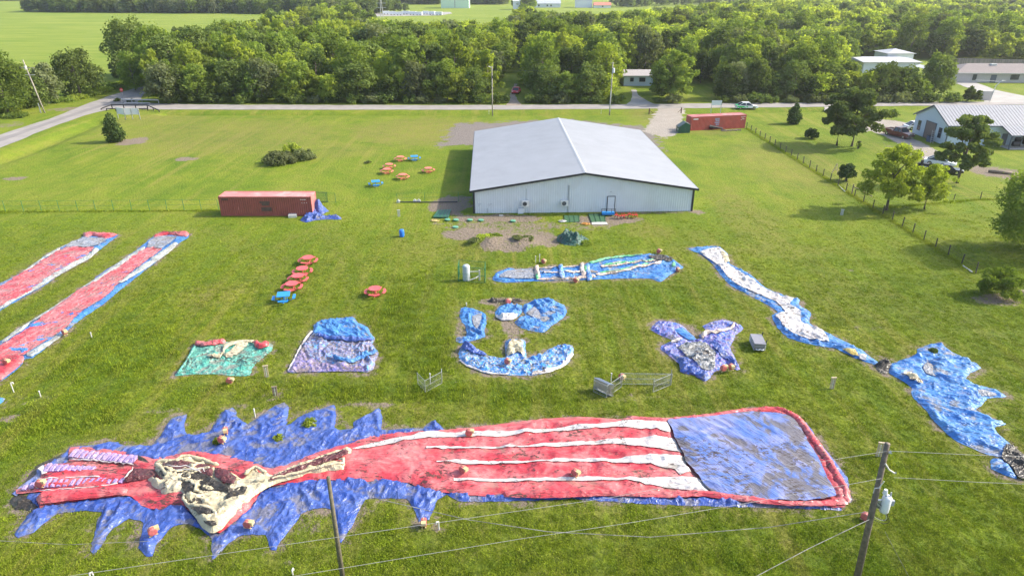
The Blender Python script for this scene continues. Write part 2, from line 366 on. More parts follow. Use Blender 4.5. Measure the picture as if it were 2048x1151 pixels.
gm = ramp(nt, math_(nt,'ADD', at('grav'), math_(nt,'MULTIPLY', math_(nt,'SUBTRACT', n1, .5), .9)), [(.35,0.0),(.6,1.0)])
c = mixc(nt, gm, c, mixc(nt, noise(nt, pos, .8, 8, .8), (.11,.098,.09), (.25,.215,.19)))
gm = ramp(nt, math_(nt,'ADD', at('lgrav'), math_(nt,'MULTIPLY', math_(nt,'SUBTRACT', n1, .5), .9)), [(.35,0.0),(.6,1.0)])
c = mixc(nt, gm, c, mixc(nt, noise(nt, pos, .4, 7, .75), (.20,.17,.14), (.42,.38,.33)))
# the hay meadow beyond the cross road, even and pale
sp = N(nt, 'SeparateXYZ'); L(nt, pos, sp.inputs[0])
fm = ramp(nt, math_(nt,'MULTIPLY', sp.outputs[1], 1/400.0), [(.52,0.0),(.60,1.0)])
mp = N(nt, 'Mapping'); mp.inputs['Scale'].default_value = (.012,.06,1); L(nt, pos, mp.inputs['Vector'])
c = mixc(nt, fm, c, mixc(nt, ramp(nt, noise(nt, mp.outputs[0], 1.6, 7, .7, 1.2), [(.32,0.0),(.68,1.0)]), (.118,.185,.016), (.235,.265,.045)))
L(nt, c, b.inputs['Base Color']); b.inputs['Roughness'].default_value = .9; b.inputs['Specular IOR Level'].default_value = .1
hh = math_(nt,'ADD', math_(nt,'MULTIPLY', noise(nt, pos, 3.2, 3, .6), 1.6), math_(nt,'MULTIPLY', n20, .55))
bump(nt, b, hh, .85, .16)
me.materials.append(m); ground = bpy.data.objects.new('ground', me); COL.objects.link(ground); tag(ground, kind='structure')

# roads as sheets a little above the ground
def sheet(name, pts, mat, z=.03, res=3.0, kind='structure', jag=.25, drape=False):
    P = [Vector(p) for p in pts]; out = []
    for i in range(len(P)):
        a, b_ = P[i], P[(i+1)%len(P)]; n = max(1, int((b_-a).length/res))
        for k in range(n):
            q = a.lerp(b_, k/n); q = q+Vector((random.uniform(-jag,jag), random.uniform(-jag,jag))) if k else q; out.append(q)
    xs_ = [p.x for p in out]; ys_ = [p.y for p in out]; st = max(res, 2.0)
    ix, iy = np.meshgrid(np.arange(min(xs_), max(xs_), st), np.arange(min(ys_), max(ys_), st)); ix, iy = ix.ravel(), iy.ravel()
    ok = inpoly(ix, iy, out) & (pdist(ix, iy, out) > st*.4)
    vs = out+[Vector((a, b_)) for a, b_ in zip(ix[ok], iy[ok])]; n = len(out)
    r = delaunay_2d_cdt(vs, [(i, (i+1)%n) for i in range(n)], [], 1, 1e-5)
    V = np.array([(v.x, v.y) for v in r[0]]); Z = (gz(V[:,0], V[:,1]) if drape else 0*V[:,0])+z
    o = bpy.data.objects.new(name, np_mesh(name, np.column_stack([V, Z]), np.array([list(f) for f in r[2]]), mat)); COL.objects.link(o)
    return tag(o, kind=kind) if kind else o
def roadmat(name, a, b_, crack=.4):
    m, nt, b = newmat(name); pos = N(nt, 'NewGeometry').outputs['Position']
    c = mixc(nt, ramp(nt, noise(nt, pos, .35, 6, .7, .5), [(.35,0.0),(.7,1.0)]), a, b_)
    c = mixc(nt, ramp(nt, noise(nt, pos, 9, 4, .8), [(.55,0.0),(.75,.35)]), c, [x*.5 for x in a])
    c = mixc(nt, ramp(nt, noise(nt, pos, 1.3, 8, .8, 1.5), [(.60,0.0),(.66,crack)]), c, [x*.45 for x in a])
    L(nt, c, b.inputs['Base Color']); b.inputs['Roughness'].default_value = .85; bump(nt, b, noise(nt, pos, 25, 3), .3, .02); MATS[name] = m; return m
ROAD = roadmat('pale_worn_asphalt', (.215,.195,.18), (.30,.275,.25)); LIGHTC = roadmat('old_concrete', (.25,.235,.215), (.35,.33,.30)); TRK = roadmat('dark_wheel_track', (.17,.155,.145), (.22,.20,.19), .2)
sheet('road', PL([(-260,399),(0,296),(100,256),(170,231),(222,218.5),(320,219.2),(700,220),(1010,219.6),(1300,217.5),(1500,215.5),(1760,212.5),(2048,209.5),(2500,205),(2500,200),(2048,203.5),(1760,204.5),(1500,206.2),(1300,208.3),(1010,210.4),(700,210.4),(400,209.5),(275,206),(293,186),(297,176),(292,171),(284,173),(225,190),(180,205.5),(100,238),(0,270),(-260,352)]), ROAD, .035)
sheet('road_track', PL([(-200,372),(0,284),(100,248),(170,224.5),(240,203),(240,200),(170,219),(100,243),(0,277),(-200,362)]), TRK, .040, jag=.15)
sheet('driveway', PL([(1012,211.5),(1044,211.5),(1036,202),(1030,192),(1030,180),(1034,168),(1028,168),(1022,185),(1020,198)]), plain('rutted_dirt', (.26,.21,.16), .9, var=.3, scale=.8), .043, 2)
sheet('driveway', PL([(1252,209.8),(1310,209),(1290,199),(1276,190),(1272,180),(1262,180),(1264,192),(1262,200)]), LIGHTC, .043, 2)
sheet('driveway', PL([(1968,205),(2060,205),(2048,192),(1990,180),(1938,160),(1905,152),(1880,150),(1900,163),(1945,180),(1975,195)]), LIGHTC, .043, 3)
sheet('driveway', PL([(1648,214.5),(1672,214.2),(1672,225),(1650,225)]), LIGHTC, .047, 2)
SHADE_FREE = None
# ================================================================== DEFLATED CLOTH
def fabric(name, col, fade=None, mud=.5, mudc=(.17,.135,.105), spots=.0, rough=.36, mudsc=.42, pal=None, palscale=.5, fadeamt=.7, crease=1.0, an=(.4,1.5)):
    m, nt, b = newmat(name); pos = N(nt, 'NewGeometry').outputs['Position']
    fade = fade or [min(1, x*.6+.28) for x in col]
    if pal:
        mpn = N(nt, 'Mapping'); mpn.inputs['Scale'].default_value = (1.0,1.5,1.0); L(nt, pos, mpn.inputs['Vector'])
        base = ramp(nt, noise(nt, mpn.outputs[0], palscale, 4, .65, 2.2), pal, 'CONSTANT')
    else: base = None
    f = ramp(nt, noise(nt, pos, .55, 5, .65, .6), [(.42,0.0),(.68,fadeamt)])
    c = mixc(nt, f, base if base is not None else col, fade)
    rg = N(nt, 'Attribute', attribute_name='ridge').outputs['Fac']
    # the skin is cleaner and stronger coloured on top of a fold than where the rain settles
    low = math_(nt, 'SUBTRACT', 1.0, rg, clamp=True)
    mm = ramp(nt, math_(nt,'ADD', noise(nt, pos, mudsc, 6, .7, 1.2), math_(nt,'MULTIPLY', low, .24)), [(.70-.16*mud,0.0),(.80-.16*mud,.85)])
    c = mixc(nt, mm, c, mudc)
    mf = ramp(nt, noise(nt, pos, 1.6, 5, .65, .8), [(.50,0.0),(.78,.35*min(1,mud*1.3))]); c = mixc(nt, mf, c, mudc)
    if spots:
        mps = N(nt, 'Mapping'); mps.inputs['Scale'].default_value = (.8,1.7,1); L(nt, pos, mps.inputs['Vector'])
        s = ramp(nt, math_(nt,'ADD', noise(nt, mps.outputs[0], 2.6, 3, .8, .5), math_(nt,'MULTIPLY', noise(nt, pos, .30, 2), .6)), [(.955-spots*.06,0.0),(.985-spots*.06,.9)])
        c = mixc(nt, s, c, (.06,.04,.03))
    mr = N(nt, 'Mapping'); mr.inputs['Rotation'].default_value = (0,0,-an[0]); L(nt, pos, mr.inputs['Vector']); ms = N(nt, 'Mapping'); ms.inputs['Scale'].default_value = (1/an[1], 1.15, 1); L(nt, mr.outputs[0], ms.inputs['Vector']); apos = ms.outputs[0]
    def crease_shade(s, d, p, k):  # thin dark lines in the colour, standing in for shade along creases
        n_ = math_(nt,'ABSOLUTE', math_(nt,'SUBTRACT', noise(nt, apos, s, 2, .5, d), .475)); return math_(nt,'MULTIPLY', math_(nt,'POWER', math_(nt,'SUBTRACT', 1.0, math_(nt,'MULTIPLY', n_, 2.0), clamp=True), p), k)
    c = mixc(nt, math_(nt,'MULTIPLY', math_(nt,'MAXIMUM', crease_shade(.9, 1.6, 38, .75), crease_shade(1.7, 1.2, 34, .6)), min(1, .35+mud)*crease), c, [x*.45 for x in (mudc if mud > .2 else [q*.8 for q in col])])
    L(nt, c, b.inputs['Base Color']); b.inputs['Roughness'].default_value = rough; b.inputs['Specular IOR Level'].default_value = .4
    vo = N(nt, 'TexVoronoi', feature='DISTANCE_TO_EDGE'); vo.inputs['Scale'].default_value = 1.6; vo.inputs['Randomness'].default_value = 1
    wn = N(nt, 'TexNoise'); wn.inputs['Scale'].default_value = 1.2; L(nt, pos, wn.inputs['Vector'])
    L(nt, mixc(nt, .35, pos, wn.outputs['Color'], 'ADD'), vo.inputs['Vector'])
    def rid(s, d, p, k):
        n_ = math_(nt,'ABSOLUTE', math_(nt,'SUBTRACT', noise(nt, apos, s, 2, .5, d), .5)); return math_(nt,'MULTIPLY', math_(nt,'POWER', math_(nt,'SUBTRACT', 1.0, math_(nt,'MULTIPLY', n_, 2.0), clamp=True), p), k)
    h = math_(nt,'ADD', math_(nt,'ADD', rid(.9, 1.0, 22, 1.0), rid(1.7, .8, 18, .7)), math_(nt,'ADD', rid(3.6, .8, 12, .3), math_(nt,'MULTIPLY', noise(nt, pos, 9, 3), .04)))
    bump(nt, b, h, .65*crease, .13); MATS[name] = m; return m
def smooth_poly(P, seg=.45, jit=.05):
    P = [Vector((p.x, p.y)) for p in P]; n = len(P); out = []
    for i in range(n):
        p0, p1, p2, p3 = P[i-1], P[i], P[(i+1)%n], P[(i+2)%n]; k = max(1, int((p2-p1).length/seg))
        for j in range(k):
            t = j/k
            q = .5*((2*p1)+(-p0+p2)*t+(2*p0-5*p1+4*p2-p3)*t*t+(-p0+3*p1-3*p2+p3)*t**3)
            q = q.lerp(p1.lerp(p2, t), .55)
            out.append(q+Vector((random.uniform(-jit,jit), random.uniform(-jit,jit))))
    return out
BARE = []
def wrinkle(x, y, sc, ang, st, seed, warp=.55):
    c, s = math.cos(ang), math.sin(ang); u = (x*c+y*s)/(sc*st); v = (-x*s+y*c)/sc
    u0 = u+warp*noise2(u*.5+3, v*.5, seed+50); v0 = v+warp*noise2(u*.5, v*.5+9, seed+51)
    def cr(f, k, wd):       # thin folds along the zero lines of a noise
        n = noise2(u0*f+k*7.1, v0*f+k*3.3, seed+k); m = np.clip(.35+noise2(u0*f*.5+k, v0*f*.5, seed+60+k)*1.6, 0, 1)
        return m*np.exp(-np.abs(n/wd)**1.3)
    return np.clip(.9*cr(.8,1,.16)+.75*cr(1.25,2,.19)+.6*cr(1.9,3,.24)+.4*cr(2.9,4,.3), 0, 1.3)
def cloth(root, name, mat, poly, res=.14, amp=.2, sc=1.3, ang=0, st=1.6, seed=1, env=None, flats=(), off=0.0, own=0.0, ow=.4, edge=.35, jit=.05, label=None, lump=0.0, seg=None):
    P = smooth_poly(poly, seg or max(.25, res*2), jit); n = len(P)
    xs_ = [p.x for p in P]; ys_ = [p.y for p in P]
    ix, iy = np.meshgrid(np.arange(min(xs_), max(xs_), res), np.arange(min(ys_), max(ys_), res*.87)); ix = ix+(np.arange(ix.shape[0])%2)[:,None]*res/2
    ix, iy = ix.ravel()+RNG.uniform(-.2,.2,ix.size)*res, iy.ravel()+RNG.uniform(-.2,.2,ix.size)*res
    ok = inpoly(ix, iy, P); ix, iy = ix[ok], iy[ok]; ok = pdist(ix, iy, P) > res*.45; ix, iy = ix[ok], iy[ok]
    vs = P+[Vector(q) for q in zip(ix.tolist(), iy.tolist())]
    r = delaunay_2d_cdt(vs, [(i, (i+1)%n) for i in range(n)], [], 1, 1e-6)
    V = np.array([(v.x, v.y) for v in r[0]]); Fc = np.array([list(f) for f in r[2] if len(f) == 3])
    x, y = V[:,0], V[:,1]; d = pdist(x, y, P)
    e = sstep(0, edge, d) if env is None else sstep(0, edge, pdist(x, y, env)*np.where(inpoly(x, y, env), 1, 0)) 
    for Q in flats: Q = smooth_poly(Q, .5, 0); dq = pdist(x, y, Q); e = e*np.where(inpoly(x, y, Q), .12, .12+.88*sstep(0,.35,dq))
    Wk = wrinkle(x, y, sc, ang, st, seed)
    fine = wrinkle(x, y, sc*.5, ang+.9, 1.1, seed+7)
    z = .03+off+e*(amp*.95*Wk+amp*.35*fine)+e*amp*.22*(.5+fbm(x*.7, y*.7, seed+3, 3))+own*np.sqrt(np.clip(1-(1-np.clip(d/ow,0,1))**2,0,1))
    if lump: z = z+e*lump*np.clip(fbm(x*.55, y*.55, seed+9, 3)*1.3+.3, 0, 1)
    rid = np.clip(Wk*1.3+.5*fine+(.6 if own else 0)*(own > .08), 0, 1)
    loc = root.location if root is not None else Vector((0,0,0))
    z = z+gz(x, y)
    # turn the rim down to the ground so the sheet has a hem
    me = np_mesh(name, np.column_stack([x-loc.x, y-loc.y, z-loc.z]), Fc, mat, True, dict(ridge=rid))
    if (np.array([p.normal.z for p in me.polygons[:20]]).mean()) < 0: me.flip_normals()
    o = bpy.data.objects.new(name, me); link(o, root)
    if label: o['label'] = label
    return o
def centre(P): return Vector((sum(p.x for p in P)/len(P), sum(p.y for p in P)/len(P), 0))
def band(a, b_, w, n=14, wob=.1):          # a strip along a pair of points or a path
    P = [Vector((p.x, p.y)) for p in a]; Lf = []; Rt = []
    for i, p in enumerate(P):
        d = (P[min(i+1,len(P)-1)]-P[max(i-1,0)]).normalized(); nn = Vector((-d.y, d.x)); ww = (w if not hasattr(w,'__len__') else w[i])/2
        Lf.append(p+nn*ww*random.uniform(1-wob,1+wob)); Rt.append(p-nn*ww*random.uniform(1-wob,1+wob))
    return Lf+Rt[::-1]
BLUE = fabric('royal_blue_vinyl', (.028,.070,.30), (.10,.15,.36), .56, (.15,.145,.17), fadeamt=.65, crease=.6, an=(1.0,1.7))
RED = fabric('red_vinyl', (.46,.042,.058), (.56,.22,.21), .18, (.34,.16,.13), .9, fadeamt=.95, an=(.05,5.5), crease=.7)
DULLW = fabric('dull_cream_vinyl', (.44,.44,.38), (.26,.34,.40), .75, (.28,.28,.26), .0)
WHT = fabric('white_vinyl', (.53,.50,.48), (.52,.45,.42), .08, (.25,.22,.18), .4, crease=.6, an=(.05,4))
CREAM = fabric('cream_vinyl', (.48,.41,.26), (.46,.42,.32), .12, (.16,.13,.08), .2, crease=.6)
DARK = fabric('black_vinyl', (.028,.024,.020), (.07,.055,.04), .2, (.10,.08,.05))
MAROON = fabric('maroon_vinyl', (.10,.028,.032), (.14,.06,.06), .2, (.08,.06,.05))
PURP = fabric('lilac_vinyl', (.32,.22,.45), (.36,.28,.40), .1, (.22,.16,.2), .0)
PAD = fabric('faded_blue_vinyl', (.075,.14,.39), (.27,.27,.44), .74, (.12,.10,.08), 1.0, rough=.3, fadeamt=.95, crease=.4, an=(-.95,5), mudsc=.34)
SKY = fabric('sky_blue_vinyl', (.035,.165,.47), (.10,.30,.56), .28, (.26,.25,.24), fadeamt=.7, rough=.45, an=(-.45,3.2))
GRY = fabric('puddled_grey_vinyl', (.25,.27,.32), (.32,.31,.30), .5, (.22,.20,.18), rough=.25)
TEAL = fabric('teal_vinyl', (.07,.36,.28), (.20,.42,.34), .8, (.24,.24,.20), .45)
PATTERN = fabric('sea_print_vinyl', (.1,.2,.6), (.30,.27,.36), .5, (.18,.16,.15), .2, palscale=1.0, fadeamt=.45, pal=[(0,(.04,.18,.62)),(.36,(.09,.34,.70)),(.44,(.33,.29,.34)),(.50,(.05,.08,.40)),(.545,(.45,.38,.27)),(.58,(.20,.18,.22)),(.63,(.08,.28,.66)),(.70,(.16,.14,.42))])
PURPLEP = fabric('purple_print_vinyl', (.2,.15,.5), (.36,.30,.42), .55, (.22,.17,.16), .1, palscale=1.2, fadeamt=.5, pal=[(0,(.10,.10,.40)),(.42,(.30,.25,.44)),(.50,(.30,.24,.26)),(.57,(.18,.12,.45)),(.63,(.42,.36,.40))])
CRESC = fabric('blue_cream_print_vinyl', (.1,.2,.6), (.30,.34,.40), .45, (.22,.20,.17), .1, palscale=1.1, fadeamt=.2, pal=[(0,(.03,.12,.52)),(.38,(.05,.28,.72)),(.52,(.50,.43,.27)),(.555,(.42,.44,.46)),(.575,(.06,.26,.70)),(.66,(.03,.08,.40)),(.70,(.10,.35,.30))])
HEARTP = fabric('blue_lilac_print_vinyl', (.1,.2,.6), (.40,.36,.52), .35, (.20,.19,.18), .0, palscale=1.5, fadeamt=.4, pal=[(0,(.05,.06,.38)),(.36,(.05,.17,.66)),(.48,(.28,.27,.42)),(.515,(.10,.08,.45)),(.57,(.32,.27,.27)),(.59,(.20,.14,.52)),(.68,(.05,.20,.66))])
GREYH = fabric('silver_print_vinyl', (.1,.2,.6), (.34,.35,.35), .5, (.20,.19,.17), .2, palscale=2.2, fadeamt=.4, pal=[(0,(.13,.14,.14)),(.42,(.30,.32,.34)),(.5,(.16,.15,.13)),(.56,(.40,.41,.42)),(.62,(.12,.20,.42))])
GREEN = fabric('green_trim_vinyl', (.08,.42,.18), (.30,.50,.36), .2)
PEACH = fabric('peach_vinyl', (.60,.46,.38), (.62,.56,.50), .25)
WETMESH = fabric('red_netted_vinyl', (.50,.055,.07), (.56,.24,.23), .2, (.30,.17,.15), .0)
nt = WETMESH.node_tree; b = nt.nodes['Principled BSDF']; src = b.inputs['Base Color'].links[0].from_socket; dv = G(340,475)-G(60,640)
mpn = N(nt, 'Mapping'); mpn.inputs['Rotation'].default_value = (0,0,-math.atan2(dv.y, dv.x)); L(nt, N(nt,'NewGeometry').outputs['Position'], mpn.inputs['Vector'])
mp2 = N(nt, 'Mapping'); mp2.inputs['Scale'].default_value = (.9,3.4,1); L(nt, mpn.outputs[0], mp2.inputs['Vector'])
c = mixc(nt, ramp(nt, noise(nt, mp2.outputs[0], 1.0, 4, .7, .3), [(.50,0.0),(.62,.5)]), src, (.58,.36,.35))
bt = N(nt, 'TexBrick'); bt.inputs['Scale'].default_value = 1.0; bt.inputs['Brick Width'].default_value = 1.3; bt.inputs['Row Height'].default_value = .5; bt.inputs['Mortar Size'].default_value = .09; L(nt, mpn.outputs[0], bt.inputs['Vector'])
c = mixc(nt, math_(nt,'MULTIPLY', bt.outputs['Fac'], ramp(nt, noise(nt, mpn.outputs[0], .25, 3), [(.45,0.0),(.55,.6)])), c, (.22,.17,.15)); L(nt, c, b.inputs['Base Color'])

# ---- the big striped monster slide in the foreground
z6, z7, z8 = zf(0,780,2.9257), zf(600,780,2.9257), zf(1250,780,2.9257)
redP = z6([(415,340),(520,342),(620,350),(700,362),(830,380),(960,398),(1120,362),(1300,382),(1450,420),(1540,452),(1600,462),(1700,430),(1850,375),(2048,310)])+z7([(330,290),(560,255),(830,240),(1000,226),(1200,200),(1450,172),(1650,162),(1900,178)])+z8([(0,178),(250,188),(500,160),(700,130),(850,110),(920,132),(1000,162),(1060,235),(1130,330),(1200,440),(1250,530),(1300,600),(1314,650),(1280,690),(1150,690),(950,682),(700,657),(450,627),(250,632)])+z7([(1800,630),(1500,635),(1200,630),(1000,624),(850,606),(760,600),(650,555),(500,535),(300,545),(180,530)])+z6([(1755,550),(1620,560),(1540,595),(1480,690),(1400,760),(1290,842),(1200,800),(1140,740),(1080,692),(950,706),(850,692),(790,640),(740,625),(600,640),(400,665),(240,692),(215,650),(250,612),(420,602),(230,604),(104,614),(95,592),(180,560),(230,540),(242,520),(244,500),(270,440),(330,438),(400,430)])
monster = thing('deflated_slide', 'huge deflated red and white striped slide with ragged blue fins, across the near lawn', 'inflatable slide', centre(redP))
BARE.append([p.to_2d() for p in redP])
KW = dict(amp=.21, flats=[], sc=1.5, ang=.06, st=3.2, seed=21, env=redP, edge=.5)
pad = z8([(252,190),(500,172),(700,148),(850,150),(960,172),(1015,230),(1085,350),(1150,470),(1192,560),(1225,640),(1050,668),(800,660),(500,612),(440,540),(410,500),(356,440),(340,390),(290,300),(272,240)])
KW['flats'].append(pad)
cloth(monster, 'red_skin', RED, redP, res=.15, off=.10, **KW)
fin1 = z6([(150,560),(215,500),(245,450),(330,400),(400,350),(415,332),(500,326),(600,312),(640,298),(690,306),(715,322),(880,322),(930,280),(970,220),(1010,162),(1095,142),(1078,200),(1100,262),(1225,245),(1258,190),(1298,130),(1360,103),(1385,130),(1392,160),(1450,198),(1550,130),(1610,92),(1665,72),(1692,110),(1684,170),(1676,205),(1700,195),(1780,140),(1870,110),(1955,88),(1968,140),(1962,228)])+z7([(310,228),(312,188),(380,148),(462,108),(482,150),(480,232),(600,226),(722,222),(742,200),(790,176),(842,238),(700,262),(420,310),(220,345),(60,400)])+z6([(1900,390),(1720,440),(1610,495),(1500,460),(1400,430),(1250,400),(1120,395),(960,430),(830,410),(690,390),(520,372),(420,362),(410,440),(300,455),(258,470),(240,530),(170,568)])
BARE.append([p.to_2d() for p in fin1])
cloth(monster, 'blue_fin_skin', BLUE, fin1, res=.088, amp=.19, sc=1.3, ang=1.1, st=1.3, seed=33, edge=.3, lump=.03)
fin2 = z6([(85,838),(110,862),(200,832),(280,762),(335,722),(500,706),(598,716),(568,770),(556,830),(530,935),(545,962),(605,900),(640,832),(690,790),(762,752),(840,772),(828,850),(815,920),(842,962),(890,970),(922,900),(970,842),(1012,800),(1080,780),(1145,800),(1200,832),(1238,870),(1243,990),(1292,952),(1345,890),(1425,846),(1555,850),(1585,932),(1612,938),(1642,880),(1702,812),(1762,732)])+z7([(0,730),(80,692),(165,690),(205,730),(228,890),(248,888),(300,802),(342,712),(385,640),(500,632),(618,636),(660,682),(698,772),(720,752),(755,758),(782,702),(804,640),(862,612),(930,652),(1000,652),(1250,648),(1600,638),(1850,654)])+z8([(0,657),(200,668),(520,680),(700,684),(1100,694),(1262,704),(1262,672),(700,640),(200,612)])+z7([(1800,605),(1200,605),(1000,600),(820,585),(640,535),(450,515),(180,510),(0,530)])+z6([(1640,545),(1520,600),(1460,690),(1380,755),(1290,830),(1200,790),(1080,670),(950,690),(850,675),(780,620),(600,625),(400,650),(250,676),(225,640),(300,598),(180,600),(150,640),(215,690),(160,730),(140,770)])
BARE.append([p.to_2d() for p in fin2])
cloth(monster, 'blue_fin_skin', BLUE, fin2, res=.085, amp=.19, sc=1.25, ang=1.3, st=1.3, seed=44, edge=.28, lump=.03)
rag = z8([(960,160),(1060,190),(1120,280),(1210,395),(1300,510),(1312,600),(1330,640),(1300,660),(1200,520),(1100,330)])
cloth(monster, 'blue_hem', BLUE, rag, res=.13, amp=.14, seed=5); BARE.append([p.to_2d() for p in rag])
pad = z8([(252,190),(500,172),(700,148),(850,150),(960,172),(1015,230),(1085,350),(1150,470),(1192,560),(1225,640),(1050,668),(800,660),(500,612),(440,540),(410,500),(356,440),(340,390),(290,300),(272,240)])
cloth(monster, 'blue_landing_pad', PAD, pad, res=.15, amp=.11, sc=1.8, ang=-.95, st=3.5, seed=51, off=.33, edge=.6)
for q in ([z7([(1900,178)])[0]]+z8([(0,182),(250,190),(500,165),(700,138),(850,120),(930,140),(1000,172),(1050,240),(1120,335),(1190,445),(1240,535),(1285,600),(1290,655)]), z8([(1290,668),(1150,680),(950,674),(700,650),(450,618),(250,626)])+z7([(1800,618),(1500,622),(1200,618)])):
    cloth(monster, 'red_border_roll', RED, [v.to_3d() for v in band(q, None, .52, wob=.35)], res=.10, amp=.16, sc=.8, seed=61, off=.20, own=.10, ow=.3, jit=.03)
stripes = [z7([(310,358),(400,330),(480,310),(640,290),(740,255),(860,268),(1000,262),(1130,262),(1500,240),(1800,212)])+z8([(0,200),(180,186),(255,190),(264,264),(180,250),(0,240)])+z7([(1700,246),(1400,266),(1150,290),(900,292),(700,305),(520,330),(400,352)]),
 z7([(740,346),(1000,350),(1250,345),(1450,330),(1800,311)])+z8([(0,305),(220,295),(290,300),(310,345),(335,382),(200,358),(0,338)])+z7([(1700,337),(1400,352),(1100,359),(740,360)]),
 z7([(800,430),(1000,434),(1300,430),(1600,427),(1850,420)])+z8([(0,412),(230,402),(352,405),(356,450),(382,492),(320,512),(290,480),(150,452),(0,440)])+z7([(1700,441),(1300,446),(1000,450),(800,442)]),
 z7([(900,536),(1200,533),(1500,529),(1850,530)])+z8([(0,530),(200,525),(420,525),(470,560),(496,612),(350,602),(150,570),(0,546)])+z7([(1850,549),(1500,547),(1100,550),(900,547)])]
for q in stripes: cloth(monster, 'white_stripe', WHT, q, res=.11, off=.165, jit=.03, seg=.3, **KW)
zh = zf(280,880,4.876)
cream = zh([(135,270),(250,248),(330,258),(430,212),(500,203),(560,228),(660,258),(770,308),(870,338),(950,368),(1010,408),(1080,338),(1140,308),(1180,348),(1260,350),(1305,385),(1500,290),(1700,208),(1900,148),(2048,100),(2062,150),(1960,190),(1800,240),(1990,235),(2005,262),(1990,318),(1850,325),(1650,365),(1400,435),(1240,492),(1100,590),(1000,690),(900,790),(800,905),(740,940),(650,912),(590,850),(540,770),(500,722),(440,645),(425,560),(330,575),(250,572),(200,515),(150,490),(80,415),(200,412),(240,430),(190,380),(150,320)])
for k, s in enumerate([(.0, .30)]): cloth(monster, 'cream_jaw', CREAM, cream, res=.085, amp=.24, sc=.8, ang=.4, st=2.0, seed=71, off=.22, own=.10, ow=.2, edge=.3, lump=.22)
dk = [(zh([(290,300),(360,280),(420,276),(560,300),(672,318),(672,400),(600,390),(480,385),(330,345)]), MAROON, 'maroon_mouth_lining'), (zh([(200,395),(260,410),(330,345),(480,388),(610,392),(690,450),(830,515),(830,556),(740,540),(600,560),(560,470),(440,480),(340,440)]), DARK, 'black_mouth_lining'),
      (zh([(440,500),(520,500),(560,560),(610,610),(595,690),(530,680),(480,600)]), DARK, 'black_mouth_lining'), (zh([(770,350),(860,370),(930,430),(920,480),(850,470),(770,420)]), MAROON, 'maroon_mouth_lining'), (zh([(540,735),(650,720),(745,770),(735,800),(600,780)]), DARK, 'black_mouth_lining'),
      (zh([(880,600),(960,545),(1040,540),(1010,600),(930,655),(880,650)]), DARK, 'black_mouth_lining'), (zh([(1330,420),(1500,345),(1700,270),(1930,190),(1955,225),(1750,300),(1500,385),(1360,432)]), MAROON, 'maroon_mouth_lining'), (zh([(650,860),(740,860),(760,895),(700,905)]), DARK, 'black_mouth_lining'),
      (zh([(-5,215),(60,240),(120,290),(40,275),(0,260)]), DARK, 'black_tooth_gap'), (zf(20,870,6.77)([(1700,505),(1950,520),(1990,560),(1985,630),(1560,690)]), MAROON, 'maroon_tongue')]
for q, m_, nm in dk:
    c_ = centre(q); q = [c_+(p-c_)*(1.28 if 'tongue' not in nm and 'gap' not in nm else 1) for p in q]
    cloth(monster, nm, m_, q, res=.09, amp=.12, sc=.6, seed=81, off=.56 if nm != 'maroon_tongue' else .34, edge=.15, jit=.03)
def roll(root, name, mat, pts, r, z0=.4):
    P = [Vector((p.x, p.y)) for p in pts]; pp = []
    for i in range(len(P)-1):
        k = max(2, int((P[i+1]-P[i]).length/.22))
        for j in range(k):
            q = P[i].lerp(P[i+1], j/k); pp.append((q.x-root.location.x+random.uniform(-.05,.05), q.y-root.location.y+random.uniform(-.05,.05), z0+random.uniform(-.03,.05)))
    q = MB(); q.tube(pp, [r*random.uniform(.65,1.25)*(.55 if i in (0,len(pp)-1) else 1) for i in range(len(pp))], 8); return q.build(name, mat, root, True)
roll(monster, 'cream_tooth_roll', CREAM, zh([(160,280),(250,262),(340,270),(430,225),(500,215),(560,240),(690,275),(800,320)]), .12, .55)
roll(monster, 'cream_tooth_roll', CREAM, zh([(165,310),(220,340),(270,400),(340,440),(430,460),(520,480),(570,520),(560,570),(640,580)]), .12, .66)
roll(monster, 'cream_tooth_roll', CREAM, zh([(450,600),(440,650),(500,700),(600,715),(700,735),(760,780),(740,840)]), .10, .6)
roll(monster, 'cream_tooth_roll', CREAM, zh([(1040,400),(1090,350),(1150,325),(1200,370),(1280,390)]), .12, .6)
roll(monster, 'cream_tooth_roll', CREAM, zh([(1120,470),(1300,440),(1500,400),(1700,340),(1900,300),(1985,290),(1990,250),(1900,250)]), .09, .55)
roll(monster, 'cream_tooth_roll', CREAM, zh([(860,760),(950,690),(1040,610),(1110,540)]), .11, .5)
roll(monster, 'white_seam_cord', WHT, zh([(300,345),(380,360),(470,352),(560,385),(640,385),(660,440)]), .035, .86)
roll(monster, 'white_seam_cord', WHT, zh([(380,390),(450,395),(540,390),(600,400),(650,440)]), .035, .86)
roll(monster, 'white_seam_cord', WHT, zf(20,870,6.77)([(1700,500),(1640,580),(1520,695)]), .04, .45)
